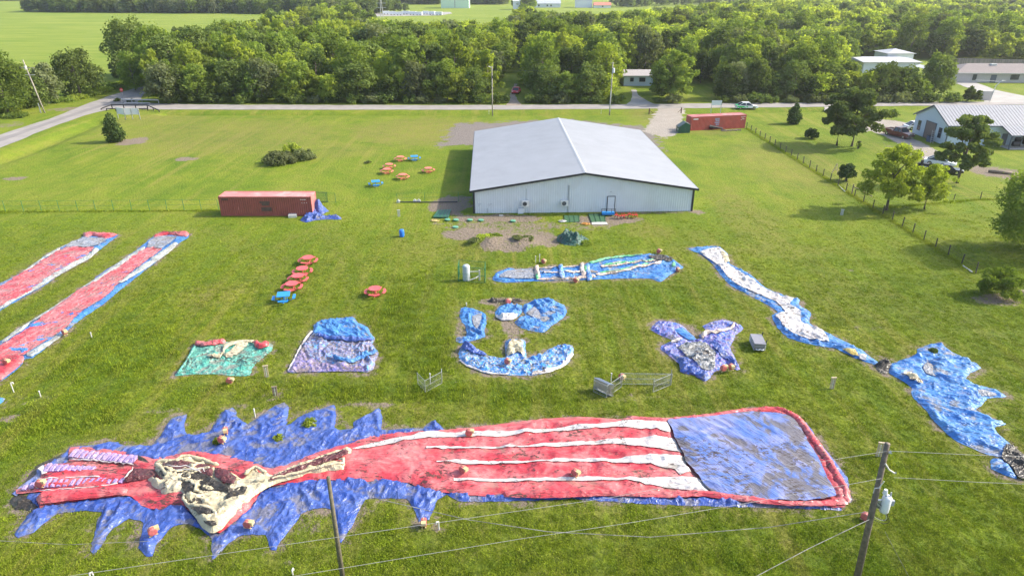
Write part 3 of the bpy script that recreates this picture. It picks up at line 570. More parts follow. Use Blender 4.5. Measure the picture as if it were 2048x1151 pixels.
# padded steps down the fingers
zp = zf(20,870,6.77)
def rungs(tops, bots, n, w=.34):
    a0, a1 = zp([tops[0], tops[1]]); b0, b1 = zp([bots[0], bots[1]])
    for i in range(n):
        t = i/(n-1); p, q = a0.lerp(a1, t), b0.lerp(b1, t); p = p+Vector((random.uniform(-.03,.03),)*3)*0+Vector((random.uniform(-.03,.03), random.uniform(-.06,.06), 0))
        d = (q-p); ln = d.length; M = Matrix.Translation((p+q)/2-monster.location)@Matrix.Rotation(math.atan2(d.y, d.x), 4, 'Z')
        mb = MB(); k = 7; prof = [(math.cos(PI*j/(k-1))*w/2*(1.0 if 0<j<k-1 else 1.05), min(1, math.sin(PI*j/(k-1))*1.5)*w*.42) for j in range(k)]
        vs = [(-ln/2+.02, y, .24+z*.85) for y, z in prof]+[(0, y*1.04, .26+z*random.uniform(.85,1.1)) for y, z in prof]+[(ln/2, y, .24+z*.9) for y, z in prof]
        fs = [(j,j+1,k+j+1,k+j) for j in range(k-1)]+[(k+j,k+j+1,2*k+j+1,2*k+j) for j in range(k-1)]+[tuple(range(k))[::-1], tuple(range(2*k,3*k))]
        mb.add(vs, fs, M); mb.build('padded_step', PURP, monster, False)
rungs(((915,240),(1730,320)), ((830,345),(1640,425)), 12, .31)
rungs(((560,430),(1180,475)), ((495,545),(1090,520)), 9, .31)
rungs(((480,640),(1570,615)), ((415,760),(1500,690)), 14, .27)
rungs(((250,720),(330,690)), ((200,790),(300,765)), 2, .3)
for a in ([(395,640),(560,630),(900,618),(1300,610)], [(430,790),(800,775),(1200,745),(1530,695)], [(830,368),(1100,385),(1500,420),(1750,445)]):
    roll(monster, 'white_piping', WHT, zp(a), .045, .3)
hz = zp([(380,900),(430,840),(700,800),(1300,765),(1600,755),(1590,840),(1300,880),(800,940),(430,985)])
cloth(monster, 'quilted_red_finger', RED, hz, res=.12, amp=.12, sc=.7, ang=1.2, st=2.5, seed=91, off=.30, own=.2, ow=.5)
blk = zp([(60,820),(150,800),(260,830),(360,900),(420,1000),(330,1040),(200,1000),(80,1000),(10,940),(0,880)])
cloth(monster, 'black_ground_sheet', DARK, blk, res=.13, amp=.15, sc=.8, seed=93); BARE.append([p.to_2d() for p in blk])
blk = zp([(380,400),(560,320),(740,240),(810,200),(860,220),(840,300),(700,370),(500,400),(420,480),(330,600),(180,700),(60,800),(30,780),(200,640),(300,500)])
cloth(monster, 'black_ground_sheet', DARK, blk, res=.13, amp=.10, sc=.8, seed=94); BARE.append([p.to_2d() for p in blk])
blk = zp([(40,800),(200,660),(350,560),(380,480),(470,410),(510,400),(500,560),(420,620),(330,650),(200,720),(90,830)])
cloth(monster, 'blue_ground_sheet', PAD, blk, res=.13, amp=.10, sc=.8, seed=95, off=.05)
blk = zp([(400,500),(460,450),(490,490),(520,560),(450,575),(440,540)])
cloth(monster, 'white_flap', WHT, blk, res=.09, amp=.15, sc=.5, seed=96, off=.3)

# ---- the two long lanes at the left
z1 = zf(0,440,3.0286)
def lane(label, outer, red, land, caps, whites, extra=()):
    t = thing('deflated_slide', label, 'inflatable slide', centre(outer)); BARE.append([p.to_2d() for p in outer])
    kw = dict(amp=.13, sc=1.0, ang=.75, st=3.0, env=outer, edge=.5)
    cloth(t, 'blue_side_skin', SKY, outer, res=.17, seed=101, **kw)
    cloth(t, 'red_lane', WETMESH, red, res=.17, seed=102, off=.10, **kw)
    cloth(t, 'grey_landing_pad', GRY, land, res=.2, off=.11, seed=103, **kw)
    for w_ in whites: cloth(t, 'white_side_roll', DULLW, w_, res=.15, off=.10, own=.05, ow=.3, seed=104, **kw)
    for c_ in caps: cloth(t, 'red_end_roll', RED, c_, res=.14, amp=.15, sc=.6, seed=105, off=.12, own=.15, ow=.3)
    for c_ in extra: cloth(t, 'blue_pad', BLUE, c_, res=.16, amp=.1, sc=.6, seed=106, off=.14)
    return t
l1 = lane('red slide lane with pale blue sides, farther and shorter one at the left edge', z1([(-260,515),(0,385),(130,320),(290,205),(400,150),(480,118),(520,86),(560,95),(640,90),(715,92),(690,115),(620,170),(540,230),(370,330),(250,410),(130,475),(0,550),(-260,690)]),
    z1([(-260,540),(0,412),(150,322),(280,242),(400,170),(575,172),(515,232),(380,325),(230,420),(0,535),(-260,672)]), z1([(400,170),(500,113),(655,120),(565,170)]), [z1([(508,86),(640,88),(712,94),(640,122),(560,100),(520,114)])],
    [z1([(0,535),(130,465),(240,395),(330,330),(540,215),(580,178),(604,184),(550,235),(350,345),(250,410),(120,478),(0,550)]), z1([(130,325),(300,210),(420,150),(470,130),(460,145),(400,165),(290,232),(150,325)])])
l2 = lane('red slide lane with blue and white sides, nearer and longer one at the left edge', z1([(-60,770),(0,735),(130,650),(300,555),(420,460),(560,370),(700,270),(830,180),(920,108),(960,82),(1080,78),(1140,85),(1140,110),(1085,140),(1000,215),(900,290),(760,400),(640,500),(480,610),(400,680),(300,760),(200,835),(150,842),(130,880),(60,940),(0,982),(-60,1010)]),
    z1([(-60,815),(0,780),(200,640),(380,500),(560,390),(740,270),(890,178),(985,180),(900,250),(780,340),(640,470),(500,560),(380,680),(280,740),(150,825),(0,830),(-60,850)]), z1([(890,178),(935,110),(1075,108),(985,180)]), [z1([(930,104),(1000,83),(1140,82),(1132,106),(1010,99),(940,112)]), z1([(-60,850),(0,828),(150,832),(140,870),(60,940),(0,980),(-60,1005)])],
    [z1([(0,768),(120,690),(290,565),(450,455),(600,370),(760,270),(880,182),(865,172),(740,250),(560,372),(380,495),(200,610),(60,700)]), z1([(1000,185),(1060,140),(1080,150),(1010,215),(900,290),(740,390),(720,385),(780,345),(900,255)]), z1([(160,825),(300,738),(380,690),(390,700),(300,765),(200,832)])],
    [z1([(570,365),(640,312),(740,255),(820,200),(800,215),(700,290),(600,355)]), z1([(-60,850),(10,845),(22,880),(0,910),(-60,920)])])
sm = z1([(-80,1075),(0,1072),(34,1080),(20,1100),(0,1118),(-80,1130)])
t = thing('blue_tarp', 'corner of a blue deflated inflatable lying at the very left edge of the lawn', 'inflatable', centre(sm)); cloth(t, 'blue_skin', SKY, sm, res=.15, amp=.2); BARE.append([p.to_2d() for p in sm])

# ---- teal mat, sea print mat
z2 = zf(330,500,3.836)
def simple(name, label, cat, outer, parts, **kw):
    t = thing(name, label, cat, centre(outer)); BARE.append([p.to_2d() for p in outer])
    fl = [P for nm, mt, P, k in parts if k.get('amp', 1) < .12]
    for i, (nm, mt, P, k) in enumerate(parts):
        a = dict(kw); a.update(k); a['env'] = outer if i else None; a['edge'] = .35; lo = k.get('amp', 1) < .12
        if lo: a['off'] = a.get('off', .1)*.6; a['env'] = None
        elif i and nm.split('_')[-1] not in ('skirt',): a['off'] = max(.06, a.get('off', .1)*.55); a['amp'] = kw['amp']; 
        if not lo: a['flats'] = fl
        cloth(t, nm, mt, P, **a)
    return t
o_ = z2([(75,965),(150,862),(215,742),(240,716),(460,702),(560,712),(690,702),(820,722),(828,760),(760,822),(680,892),(650,962),(550,966),(370,952),(160,956)])
tm = simple('deflated_bouncer', 'deflated teal inflatable mat with cream strap and red corner rolls, behind the slide fins', 'inflatable', o_, [('teal_skin', TEAL, o_, {}),
    ('red_corner_roll', RED, z2([(232,745),(240,712),(330,725),(462,703),(470,722),(330,755)]), dict(off=.2, own=.25, ow=.3)), ('red_corner_roll', RED, z2([(668,720),(700,722),(740,745),(800,722),(792,762),(720,778)]), dict(off=.2, own=.3, ow=.3)),
    ('cream_panel', CREAM, z2([(460,825),(520,770),(600,705),(650,712),(600,775),(520,836)]), dict(off=.16)), ('cream_strap', CREAM, z2([(440,800),(450,745),(560,703),(690,700),(685,722),(600,722),(480,760),(455,805),(430,840),(330,838),(330,825),(420,822)]), dict(off=.2, own=.12, ow=.2)),
    ('teal_piping_roll', TEAL, z2([(90,955),(160,855),(225,745),(245,745),(180,860),(110,960)]), dict(off=.1, own=.15, ow=.25))], res=.085, amp=.16, sc=.8, st=1.3, ang=.5, seed=120)
o_ = z2([(938,935),(1000,820),(1060,700),(1130,622),(1150,572),(1220,540),(1440,518),(1482,560),(1560,600),(1575,640),(1612,680),(1592,720),(1642,790),(1612,860),(1600,912),(1560,936),(1400,930),(1180,936),(1000,942)])
simple('deflated_bouncer', 'deflated sea blue and purple printed inflatable lying crumpled right of the teal one', 'inflatable', o_, [('printed_skin', PATTERN, o_, {}),
    ('blue_roof_skin', SKY, z2([(1120,650),(1135,620),(1150,572),(1220,540),(1440,518),(1482,560),(1560,600),(1575,640),(1605,690),(1500,700),(1350,705),(1200,670)]), dict(off=.10)),
    ('purple_floor_skin', PURPLEP, z2([(940,932),(1000,830),(1060,745),(1110,830),(1200,880),(1400,900),(1560,915),(1540,934),(1180,936),(1000,941)]), dict(off=.06, amp=.14)),
    ('blue_roll', SKY, z2([(1290,835),(1340,860),(1430,862),(1530,820),(1630,785),(1625,800),(1530,850),(1440,885),(1350,885),(1300,865)]), dict(off=.25, own=.25, ow=.3)),
    ('blue_roll', BLUE, z2([(1180,672),(1300,690),(1520,700),(1600,690),(1600,705),(1500,722),(1300,712),(1170,690)]), dict(off=.22, own=.2, ow=.3)),
    ('white_piping_roll', WHT, z2([(940,925),(1000,812),(1060,695),(1128,620),(1138,628),(1070,705),(1010,818),(955,925)]), dict(off=.08, own=.1, ow=.2, amp=.05))], res=.085, amp=.24, sc=.9, st=1.8, ang=-1.0, seed=140, lump=.05)
z3 = zf(900,500,4.267)
o_ = z3([(95,495),(130,488),(200,500),(290,535),(312,600),(296,690),(302,742),(200,772),(90,792),(52,780),(55,742),(142,732),(130,650),(88,590),(84,540)])
simple('deflated_bouncer', 'small deflated sky blue piece with a grey puddle, leftmost of the mid lawn group', 'inflatable', o_, [('blue_skin', SKY, o_, {}), ('puddled_floor', GRY, z3([(190,572),(272,545),(262,610),(235,680),(200,640)]), dict(off=.16, amp=.04))], res=.085, amp=.28, sc=.9, seed=160)
o_ = z3([(385,540),(420,480),(500,465),(612,475),(622,520),(592,560),(520,602),(440,602),(395,572)])
simple('deflated_bouncer', 'little crumpled sky blue inflatable with a white hem, between two larger blue ones', 'inflatable', o_, [('blue_skin', SKY, o_, {}), ('white_hem', WHT, z3([(385,555),(420,575),(500,570),(580,560),(560,590),(520,604),(440,604),(395,582)]), dict(off=.15, own=.1))], res=.08, amp=.3, sc=.7, seed=170, lump=.08)
o_ = z3([(620,510),(640,460),(740,440),(830,422),(970,468),(1000,530),(962,582),(870,645),(802,702),(700,692),(600,662),(548,620),(600,572),(640,560)])
simple('deflated_bouncer', 'largest of the crumpled sky blue inflatables in mid lawn, with folds round a grey puddle', 'inflatable', o_, [('blue_skin', SKY, o_, {}), ('puddled_floor', GRY, z3([(690,510),(720,490),(770,545),(770,600),(740,590),(670,560),(650,540)]), dict(off=.16, amp=.05)), ('puddled_floor', GRY, z3([(780,585),(830,570),(850,600),(800,622),(770,610)]), dict(off=.2, amp=.05))], res=.085, amp=.3, sc=1.0, seed=180, lump=.06)
o_ = z3([(75,860),(112,824),(200,838),(320,900),(400,916),(470,918),(472,775),(560,763),(642,768),(650,920),(720,910),(800,885),(830,850),(930,813),(1040,813),(1054,890),(985,985),(850,1042),(700,1072),(500,1067),(300,1052),(150,992),(80,932)])
simple('deflated_bouncer', 'crescent shaped blue and cream deflated inflatable with a square tab in its middle', 'inflatable', o_, [('printed_skin', CRESC, o_, {}), ('cream_patch', CREAM, z3([(490,850),(530,790),(600,775),(625,810),(600,850),(640,900),(620,925),(570,890),(500,925),(482,890)]), dict(off=.16, lump=.3)), ('white_hem', WHT, z3([(85,940),(150,985),(300,1042),(420,1058),(500,1060),(490,1068),(300,1054),(145,996),(80,950)]), dict(off=.1, own=.1)), ('white_hem', WHT, z3([(700,1060),(850,1030),(960,980),(1040,880),(1054,895),(985,990),(850,1044),(700,1073)]), dict(off=.1, own=.1)), ('blue_roll', BLUE, z3([(80,850),(115,828),(200,842),(310,900),(310,925),(200,905),(130,880)]), dict(off=.2, own=.15, lump=.2))], res=.08, amp=.26, sc=.75, seed=190, lump=.08)
o_ = z3([(363,240),(400,190),(510,153),(560,165),(720,158),(900,140),(1090,140),(1200,105),(1300,75),(1480,50),(1700,36),(1850,50),(1930,100),(1992,150),(1930,182),(1880,212),(1800,272),(1700,242),(1500,242),(1100,257),(700,267),(480,277),(380,264)])
hs_ = simple('deflated_slide', 'long thin deflated blue slide with peach and green bands, beside the caged tank', 'inflatable slide', o_, [('blue_skin', SKY, o_, {}), ('grey_landing_pad', GRY, z3([(430,215),(500,178),(700,172),(720,245),(560,250),(430,235)]), dict(off=.18, amp=.04)),
    ('green_band', GREEN, z3([(1180,118),(1300,85),(1480,58),(1640,48),(1640,58),(1480,72),(1330,98),(1200,130)]), dict(off=.2)), ('peach_band', PEACH, z3([(1280,150),(1400,125),(1700,95),(1760,105),(1500,135),(1300,165)]), dict(off=.2)), ('green_band', GREEN, z3([(1300,140),(1500,118),(1740,90),(1740,98),(1500,128),(1300,150)]), dict(off=.24)), ('peach_band', PEACH, z3([(1240,225),(1400,190),(1600,150),(1800,115),(1800,128),(1600,170),(1400,210),(1250,240)]), dict(off=.2)),
    ('green_band', GREEN, z3([(1280,205),(1450,175),(1700,130),(1700,138),(1450,186),(1280,216)]), dict(off=.24)), ('peach_band', PEACH, z3([(740,206),(1200,188),(1280,195),(1200,200),(740,218)]), dict(off=.18)), ('peach_band', PEACH, z3([(700,162),(1090,148),(1090,158),(700,170)]), dict(off=.16)), ('peach_band', PEACH, z3([(740,252),(1100,242),(1240,232),(1240,244),(1100,254),(740,262)]), dict(off=.14)), ('black_patch', DARK, z3([(1690,62),(1800,55),(1880,80),(1900,110),(1800,110),(1740,95)]), dict(off=.25))]
    +[('bow_roll', CRESC if i%2 else PEACH, z3([(x-10,y),(x+18,y-6),(x+26,y+60),(x+40,y+110),(x+5,y+118),(x-14,y+60)]), dict(off=.15, own=.14, ow=.4, lump=.15)) for i, (x, y) in enumerate([(735,140),(940,135),(1120,118),(1170,150)])]
    +[('bow_roll', GREEN, z3([(x-10,y),(x+14,y-6),(x+22,y+26),(x+5,y+38),(x-12,y+20)]), dict(off=.2, own=.12, ow=.3, lump=.1)) for i, (x, y) in enumerate([(740,225),(945,175),(1150,165),(1900,130)])], res=.10, amp=.2, sc=.9, st=2.6, ang=.15, seed=210)
z4 = zf(1280,620,7.193)
o_ = z4([(150,280),(200,215),(250,165),(400,175),(520,185),(620,230),(690,310),(820,425),(860,400),(850,360),(960,310),(895,235),(1000,180),(1180,148),(1330,168),(1492,265),(1375,365),(1330,470),(1300,560),(1380,720),(1445,850),(1380,862),(1250,800),(1090,885),(940,1025),(780,942),(580,892),(560,780),(420,660),(310,575),(305,520),(400,475),(470,440),(430,415),(250,345)])
simple('deflated_bouncer', 'heart shaped deflated blue and lilac inflatable with a silver grey middle, beside the grey trolley', 'inflatable', o_, [('printed_skin', HEARTP, o_, {}), ('silver_panel', GREYH, z4([(560,560),(700,500),(860,495),(980,540),(1080,640),(1070,760),(1080,850),(1000,900),(900,880),(780,780),(650,680)]), dict(off=.16)),
    ('blue_skirt', BLUE, z4([(430,650),(560,720),(700,780),(850,880),(980,960),(940,1022),(780,940),(582,890),(565,790)]), dict(off=.12, lump=.2)), ('blue_panel', SKY, z4([(500,300),(600,270),(690,330),(810,440),(700,440),(560,360)]), dict(off=.2, amp=.1)), ('blue_panel', BLUE, z4([(1010,500),(1100,500),(1250,650),(1370,790),(1420,850),(1300,800),(1130,660)]), dict(off=.16)),
    ('peach_roll', PEACH, z4([(860,400),(900,340),(1100,330),(1280,280),(1340,230),(1360,260),(1250,330),(1080,380),(960,380),(900,440)]), dict(off=.2, own=.2)), ('white_flap', WHT, z4([(440,490),(560,440),(610,455),(520,500),(450,520)]), dict(off=.3))], res=.08, amp=.25, sc=.75, seed=230, lump=.06)
z5 = zf(1160,480,3.413)
o_ = z5([(738,58),(930,42),(1002,90),(1026,165),(1150,228),(1270,328),(1400,383),(1502,408),(1492,440),(1578,500),(1562,568),(1680,630),(1800,690),(1920,750),(1985,800),(2048,842),(2020,855),(1880,805),(1750,742),(1600,718),(1430,672),(1350,602),(1308,520),(1350,488),(1260,432),(1150,375),(1030,312),(960,240),(910,170),(830,102)])
simple('deflated_slide', 'long winding white deflated slide with bright blue edges, on the right half of the lawn', 'inflatable slide', o_, [('blue_edge_skin', SKY, o_, {}), ('white_lane', WHT, z5([(820,88),(940,60),(1012,110),(1000,170),(1110,240),(1240,330),(1380,395),(1455,412),(1420,450),(1500,490),(1510,570),(1630,620),(1700,700),(1560,690),(1450,640),(1380,590),(1330,520),(1400,500),(1340,432),(1170,360),(1060,310),(990,240),(930,170)]), dict(off=.13, amp=.2, edge=.3)), ('yellow_flap', fabric('yellow_vinyl', (.60,.42,.08)), z5([(1790,755),(1870,765),(1900,805),(1850,790)]), dict(off=.25)), ('white_flap', WHT, z5([(1900,790),(1950,800),(1950,830),(1910,815)]), dict(off=.2)),
    ('cream_stain_panel', CREAM, z5([(960,90),(1000,100),(1020,150),(990,165),(975,130)]), dict(off=.2))], res=.11, amp=.2, sc=1.0, st=1.5, ang=-.7, seed=250, lump=.03)
z9 = zf(1650,640,3.196)
o_ = z9([(398,290),(480,258),(580,222),(592,185),(670,153),(740,155),(822,210),(900,250),(995,305),(925,342),(892,390),(1000,422),(1090,443),(1158,490),(1035,502),(1002,550),(962,572),(1070,640),(1162,665),(1082,687),(1130,750),(1192,800),(1245,850),(1270,868),(1330,900),(1360,1010),(1240,940),(1130,878),(1020,857),(900,802),(820,762),(700,652),(640,572),(558,490),(548,430),(500,392),(410,342)])
simple('deflated_slide', 'big crumpled bright blue deflated slide with pointed fins at the right edge of the lawn', 'inflatable slide', o_, [('blue_skin', SKY, o_, {}), ('puddled_floor', GRY, z9([(620,310),(650,278),(680,290),(690,340),(700,365),(650,350)]), dict(off=.22, amp=.05)), ('puddled_floor', GRY, z9([(970,455),(1010,450),(1080,470),(1100,486),(1000,488)]), dict(off=.12, amp=.05)), ('cream_flap', CREAM, z9([(490,355),(540,350),(580,385),(620,425),(590,420),(540,400)]), dict(off=.3)), ('black_end_cloth', DARK, z9([(1150,815),(1190,815),(1240,850),(1290,890),(1360,1020),(1240,1020),(1195,950),(1120,885)]), dict(off=.25, amp=.2))], res=.095, amp=.3, sc=1.5, st=3.6, ang=-.45, seed=270, lump=.02)
o_ = z9([(1052,905),(1080,885),(1130,885),(1190,940),(1228,1016),(1150,992),(1065,952)])
simple('blue_tarp', 'loose scrap of bright blue tarp below the black end of the big blue slide', 'tarp', o_, [('blue_skin', SKY, o_, {})], res=.11, amp=.35, sc=.7, seed=280)
o_ = z9([(318,285),(345,262),(385,250),(430,285),(420,320),(385,345),(340,332)])
simple('black_tarp', 'knotted black tarp joining the white winding slide to the big blue one', 'tarp', o_, [('black_skin', DARK, o_, {})], res=.10, amp=.3, sc=.5, seed=290, lump=.5)

# bruised, thin grass round the rims of everything that has lain there
bd = np.full(gx.shape, 9.0); near = (gy < 85) & (np.abs(gx) < 75)
for P in BARE:
    x0, x1 = min(p[0] for p in P)-2, max(p[0] for p in P)+2; y0, y1 = min(p[1] for p in P)-2, max(p[1] for p in P)+2
    q = near & (gx > x0) & (gx < x1) & (gy > y0) & (gy < y1)
    if q.any(): bd[q] = np.minimum(bd[q], pdist(gx[q], gy[q], P))
dirt = np.maximum(dirt, np.clip(.62*np.exp(-(bd/.75)**2)*(.9+1.2*fbm(gx*.6, gy*.6, 88, 3)), 0, 1)); dry = np.maximum(dry, .5*np.exp(-(bd/1.6)**2))
ground.data.attributes['dirt'].data.foreach_set('value', dirt.astype(np.float32)); ground.data.attributes['dry'].data.foreach_set('value', dry.astype(np.float32))
# ================================================================== BUILDINGS AND OBJECTS
def HT(pyb, pyt): return HC-G(0, pyb).y*math.tan(PITCH+math.atan((pyt-575.5)/F))
WHITEM = plain('white_painted_metal', (.60,.63,.66), .5, var=.03, scale=.6, dirt=.25, dirtc=(.45,.44,.40)); ROOFW = plain('white_roof_metal', (.32,.328,.345), .5, var=.06, scale=.35, dirt=.35, dirtc=(.27,.27,.28))
BLACKT = plain('black_trim', (.022,.024,.028), .5); STEEL = plain('galvanised_steel', (.42,.43,.44), .4, .6, dirt=.4, dirtc=(.25,.2,.16)); PVC = plain('white_pvc', (.50,.49,.46), .5); WIREM = plain('weathered_wire', (.30,.29,.27), .5)
WOOD = plain('weathered_wood', (.20,.155,.115), .85, var=.3, scale=6, bmp=.5); PALEWOOD = plain('pale_wood', (.42,.34,.23), .8, var=.25, scale=5); POLEW = plain('utility_pole_wood', (.14,.112,.085), .9, var=.4, scale=5, bmp=.6)
GREENP = plain('dark_green_paint', (.012,.075,.040), .5, dirt=.3); GREENW = plain('green_coated_wire', (.02,.16,.07), .5); RUBBER = plain('rubber', (.02,.02,.02), .8); GREYP = plain('grey_plastic', (.30,.32,.35), .5)
CHROME = plain('bright_metal', (.6,.6,.6), .25, .9); CONC = plain('concrete', (.38,.36,.33), .9, var=.15); YEL = plain('cream_plastic', (.50,.40,.20), .5); PINK = plain('faded_red_plastic', (.45,.11,.10), .55, var=.25, scale=5, dirt=.3, dirtc=(.45,.30,.28))
GL = glass()
def ribs_wall(p0, p1, zt, step=.3, d=.03, z0=0.0, out=1):
    # ribbed sheet between two plan points; zt(t) gives the top
    p0, p1 = Vector(p0), Vector(p1); u = (p1-p0); Ln = u.length; u.normalize(); nn = Vector((u.y, -u.x))*out
    n = int(Ln/step); ts = []
    for i in range(n+1):
        a = i*Ln/n
        if i < n: ts += [(a, 0), (a+step*.62, 0), (a+step*.70, d), (a+step*.88, d), (a+step*.96, 0)]
    ts.append((Ln, 0)); ts = [q for q in ts if q[0] <= Ln+1e-6]; mb = MB(); vs = []
    for a, o in ts:
        p = p0+u*a+nn*o; vs += [(p.x, p.y, z0), (p.x, p.y, zt(a/Ln))]
    mb.add(vs, [(2*i, 2*i+2, 2*i+3, 2*i+1) for i in range(len(ts)-1)]); return mb
# ---- the white hall
BW, BL, EV, RD = 29.0, 36.3, 3.15, 5.35
hall = thing('metal_hall', 'large white metal hall with low gabled roof and black trim amid the lawn', 'building', (G(948,426.5).x, G(948,426.5).y, 0), R(1.9))
top = lambda t: EV+(RD-EV)*(1-abs(2*t-1))
ribs_wall((0,0), (BW,0), top, out=1).build('front_wall', WHITEM, hall); ribs_wall((BW,BL), (0,BL), top, out=1).build('back_wall', WHITEM, hall)
ribs_wall((0,BL), (0,0), lambda t: EV, out=1).build('side_wall', WHITEM, hall); ribs_wall((BW,0), (BW,BL), lambda t: EV, out=1).build('side_wall', WHITEM, hall)
OH = .45
for s in (0, 1):
    mb = MB(); sl = (RD-EV)/(BW/2); ex = -OH if s == 0 else BW+OH; ez = EV-sl*OH+.10; mx = BW/2; mz = RD+.10; n = 90; yv = []
    for i in range(n):
        y = -OH+(BL+2*OH)*i/n; st = (BL+2*OH)/n
        yv += [(y,0), (y+st*.80,0), (y+st*.86,.035), (y+st*.94,.035)]
    yv.append((BL+OH,0)); vs = []
    for y, o in yv: vs += [(ex, y, ez+o), (mx, y, mz+o)]
    fs = [(2*i,2*i+1,2*i+3,2*i+2) if s == 0 else (2*i,2*i+2,2*i+3,2*i+1) for i in range(len(yv)-1)]
    mb.add(vs, [f[::-1] for f in fs]); mb.build('roof_slope', ROOFW, hall)
mb = MB(); mb.side([(mx-.25,mz-.01),(mx,mz+.06),(mx+.25,mz-.01),(mx,mz-.06)], -OH-.02, BL+OH+.02); mb.build('ridge_cap', ROOFW, hall)
for y0 in (-OH-.06, BL+OH):
    mb = MB(); ez = EV-sl*OH
    mb.side([(-OH,ez-.16),(mx,RD-.14),(mx,RD+.13),(-OH,ez+.12)], y0, y0+.06); mb.side([(mx,RD-.14),(BW+OH,ez-.16),(BW+OH,ez+.12),(mx,RD+.13)], y0, y0+.06); mb.build('rake_trim', BLACKT, hall)
for x0 in (-OH-.08, BW+OH): MB().box(x0+.04, BL/2, ez-.02, .08, BL+2*OH, .24).build('eave_trim', BLACKT, hall)
for x0, y0 in ((.02,-.05),(BW-.02,-.05),(.02,BL+.05),(BW-.02,BL+.05)): MB().box(x0, y0, EV/2, .24, .10, EV).build('corner_trim', BLACKT if x0 > 1 or y0 < 1 else BLACKT, hall)
for s in (0, 1):     # soffit
    mb = MB(); x0, x1 = ((-OH, BW/2) if s == 0 else (BW/2, BW+OH)); zz = lambda x: EV+sl*min(x, BW-x)
    mb.add([(x0,-OH,zz(x0)-.05),(x1,-OH,zz(x1)-.05),(x1,BL+OH,zz(x1)-.05),(x0,BL+OH,zz(x0)-.05)], [(0,1,2,3)]); mb.build('soffit', WHITEM, hall)
def hx(px): return (px-948)/(1381-948)*BW
dx0, dx1 = hx(1211), hx(1226)
MB().box((dx0+dx1)/2, -.055, 1.08, dx1-dx0-.10, .05, 2.06).build('door', WHITEM, hall)
mb = MB(); mb.box(dx0, -.06, 1.08, .08, .07, 2.16).box(dx1, -.06, 1.08, .08, .07, 2.16).box((dx0+dx1)/2, -.06, 2.16, dx1-dx0+.08, .075, .08); mb.build('door_frame', BLACKT, hall)
MB().box(dx1-.14, -.10, 1.0, .05, .05, .16).build('door_handle', STEEL, hall)
MB().box((dx0+dx1)/2-.1, -.05, 2.75, .22, .06, .07).build('wall_lamp', GREYP, hall)
for px, y1 in ((1051,2.0),(1133,3.6),(1134.5,.1)): MB().cyl(hx(px), -.06, 0.05 if px > 1100 else 1.5, 3.3 if px<1100 else 3.7, .025, 6).build('conduit', GREYP, hall)
for a in ((958,962),(978,983)):
    mb = MB(); mb.tube([(hx(a[0]),-.03,1.35),(hx(a[0]),-.18,1.35),(hx(a[0]),-.18,1.0)], .03, 6).tube([(hx(a[1]),-.12,1.3),(hx(a[0])+.1,-.15,1.25)], .03, 6); mb.build('faucet', GREYP, hall)
MB().box(hx(1040), -.2, .35, .75, .3, .7).build('meter_cabinet', WHITEM, hall)
MB().tube([(hx(975),-.12,0),(hx(975),-.12,.75)], .03).build('standpipe', GREYP, hall); MB().tube([(hx(1057),-.1,0),(hx(1057),-.1,1.2)], .03).build('standpipe', GREYP, hall)
def aircon(x, label):
    q = Matrix.Rotation(R(1.9), 4, 'Z') @ Vector((x, -.36, 1.05)); t = thing('air_conditioner', label, 'air conditioner', (hall.location.x+q.x, hall.location.y+q.y, q.z), R(1.9), 'air conditioners on the front wall')
    MB().box(0,0,.35,.95,.38,.72).build('casing', plain('offwhite_enamel', (.68,.67,.64), .5), t)
    M = Matrix.Translation((-.08,-.20,.35))@Matrix.Rotation(PI/2,4,'X'); MB().cyl(0,0,0,.03,.29,18,M=M).build('fan_opening', BLACKT, t)
    mb = MB()
    for r_ in (.10,.19,.28): mb.tube([(-.08+math.cos(a)*r_, -.235, .35+math.sin(a)*r_) for a in [2*PI*k/16 for k in range(17)]], .008, 4)
    mb.build('fan_grille', GREYP, t); MB().box(-.35,.12,-.04,.05,.5,.05).build('bracket', STEEL, t); MB().box(.35,.12,-.04,.05,.5,.05).build('bracket', STEEL, t)
    MB().tube([(.42,.1,.2),(.55,.2,.1),(.55,.26,-.9)], .025).build('hose', WHITEM, t)
aircon(hx(1049), 'air conditioner on the front wall of the hall, the left one above the meter cabinet'); aircon(hx(1126), 'air conditioner on the front wall of the hall, the right one beside the vertical conduit')

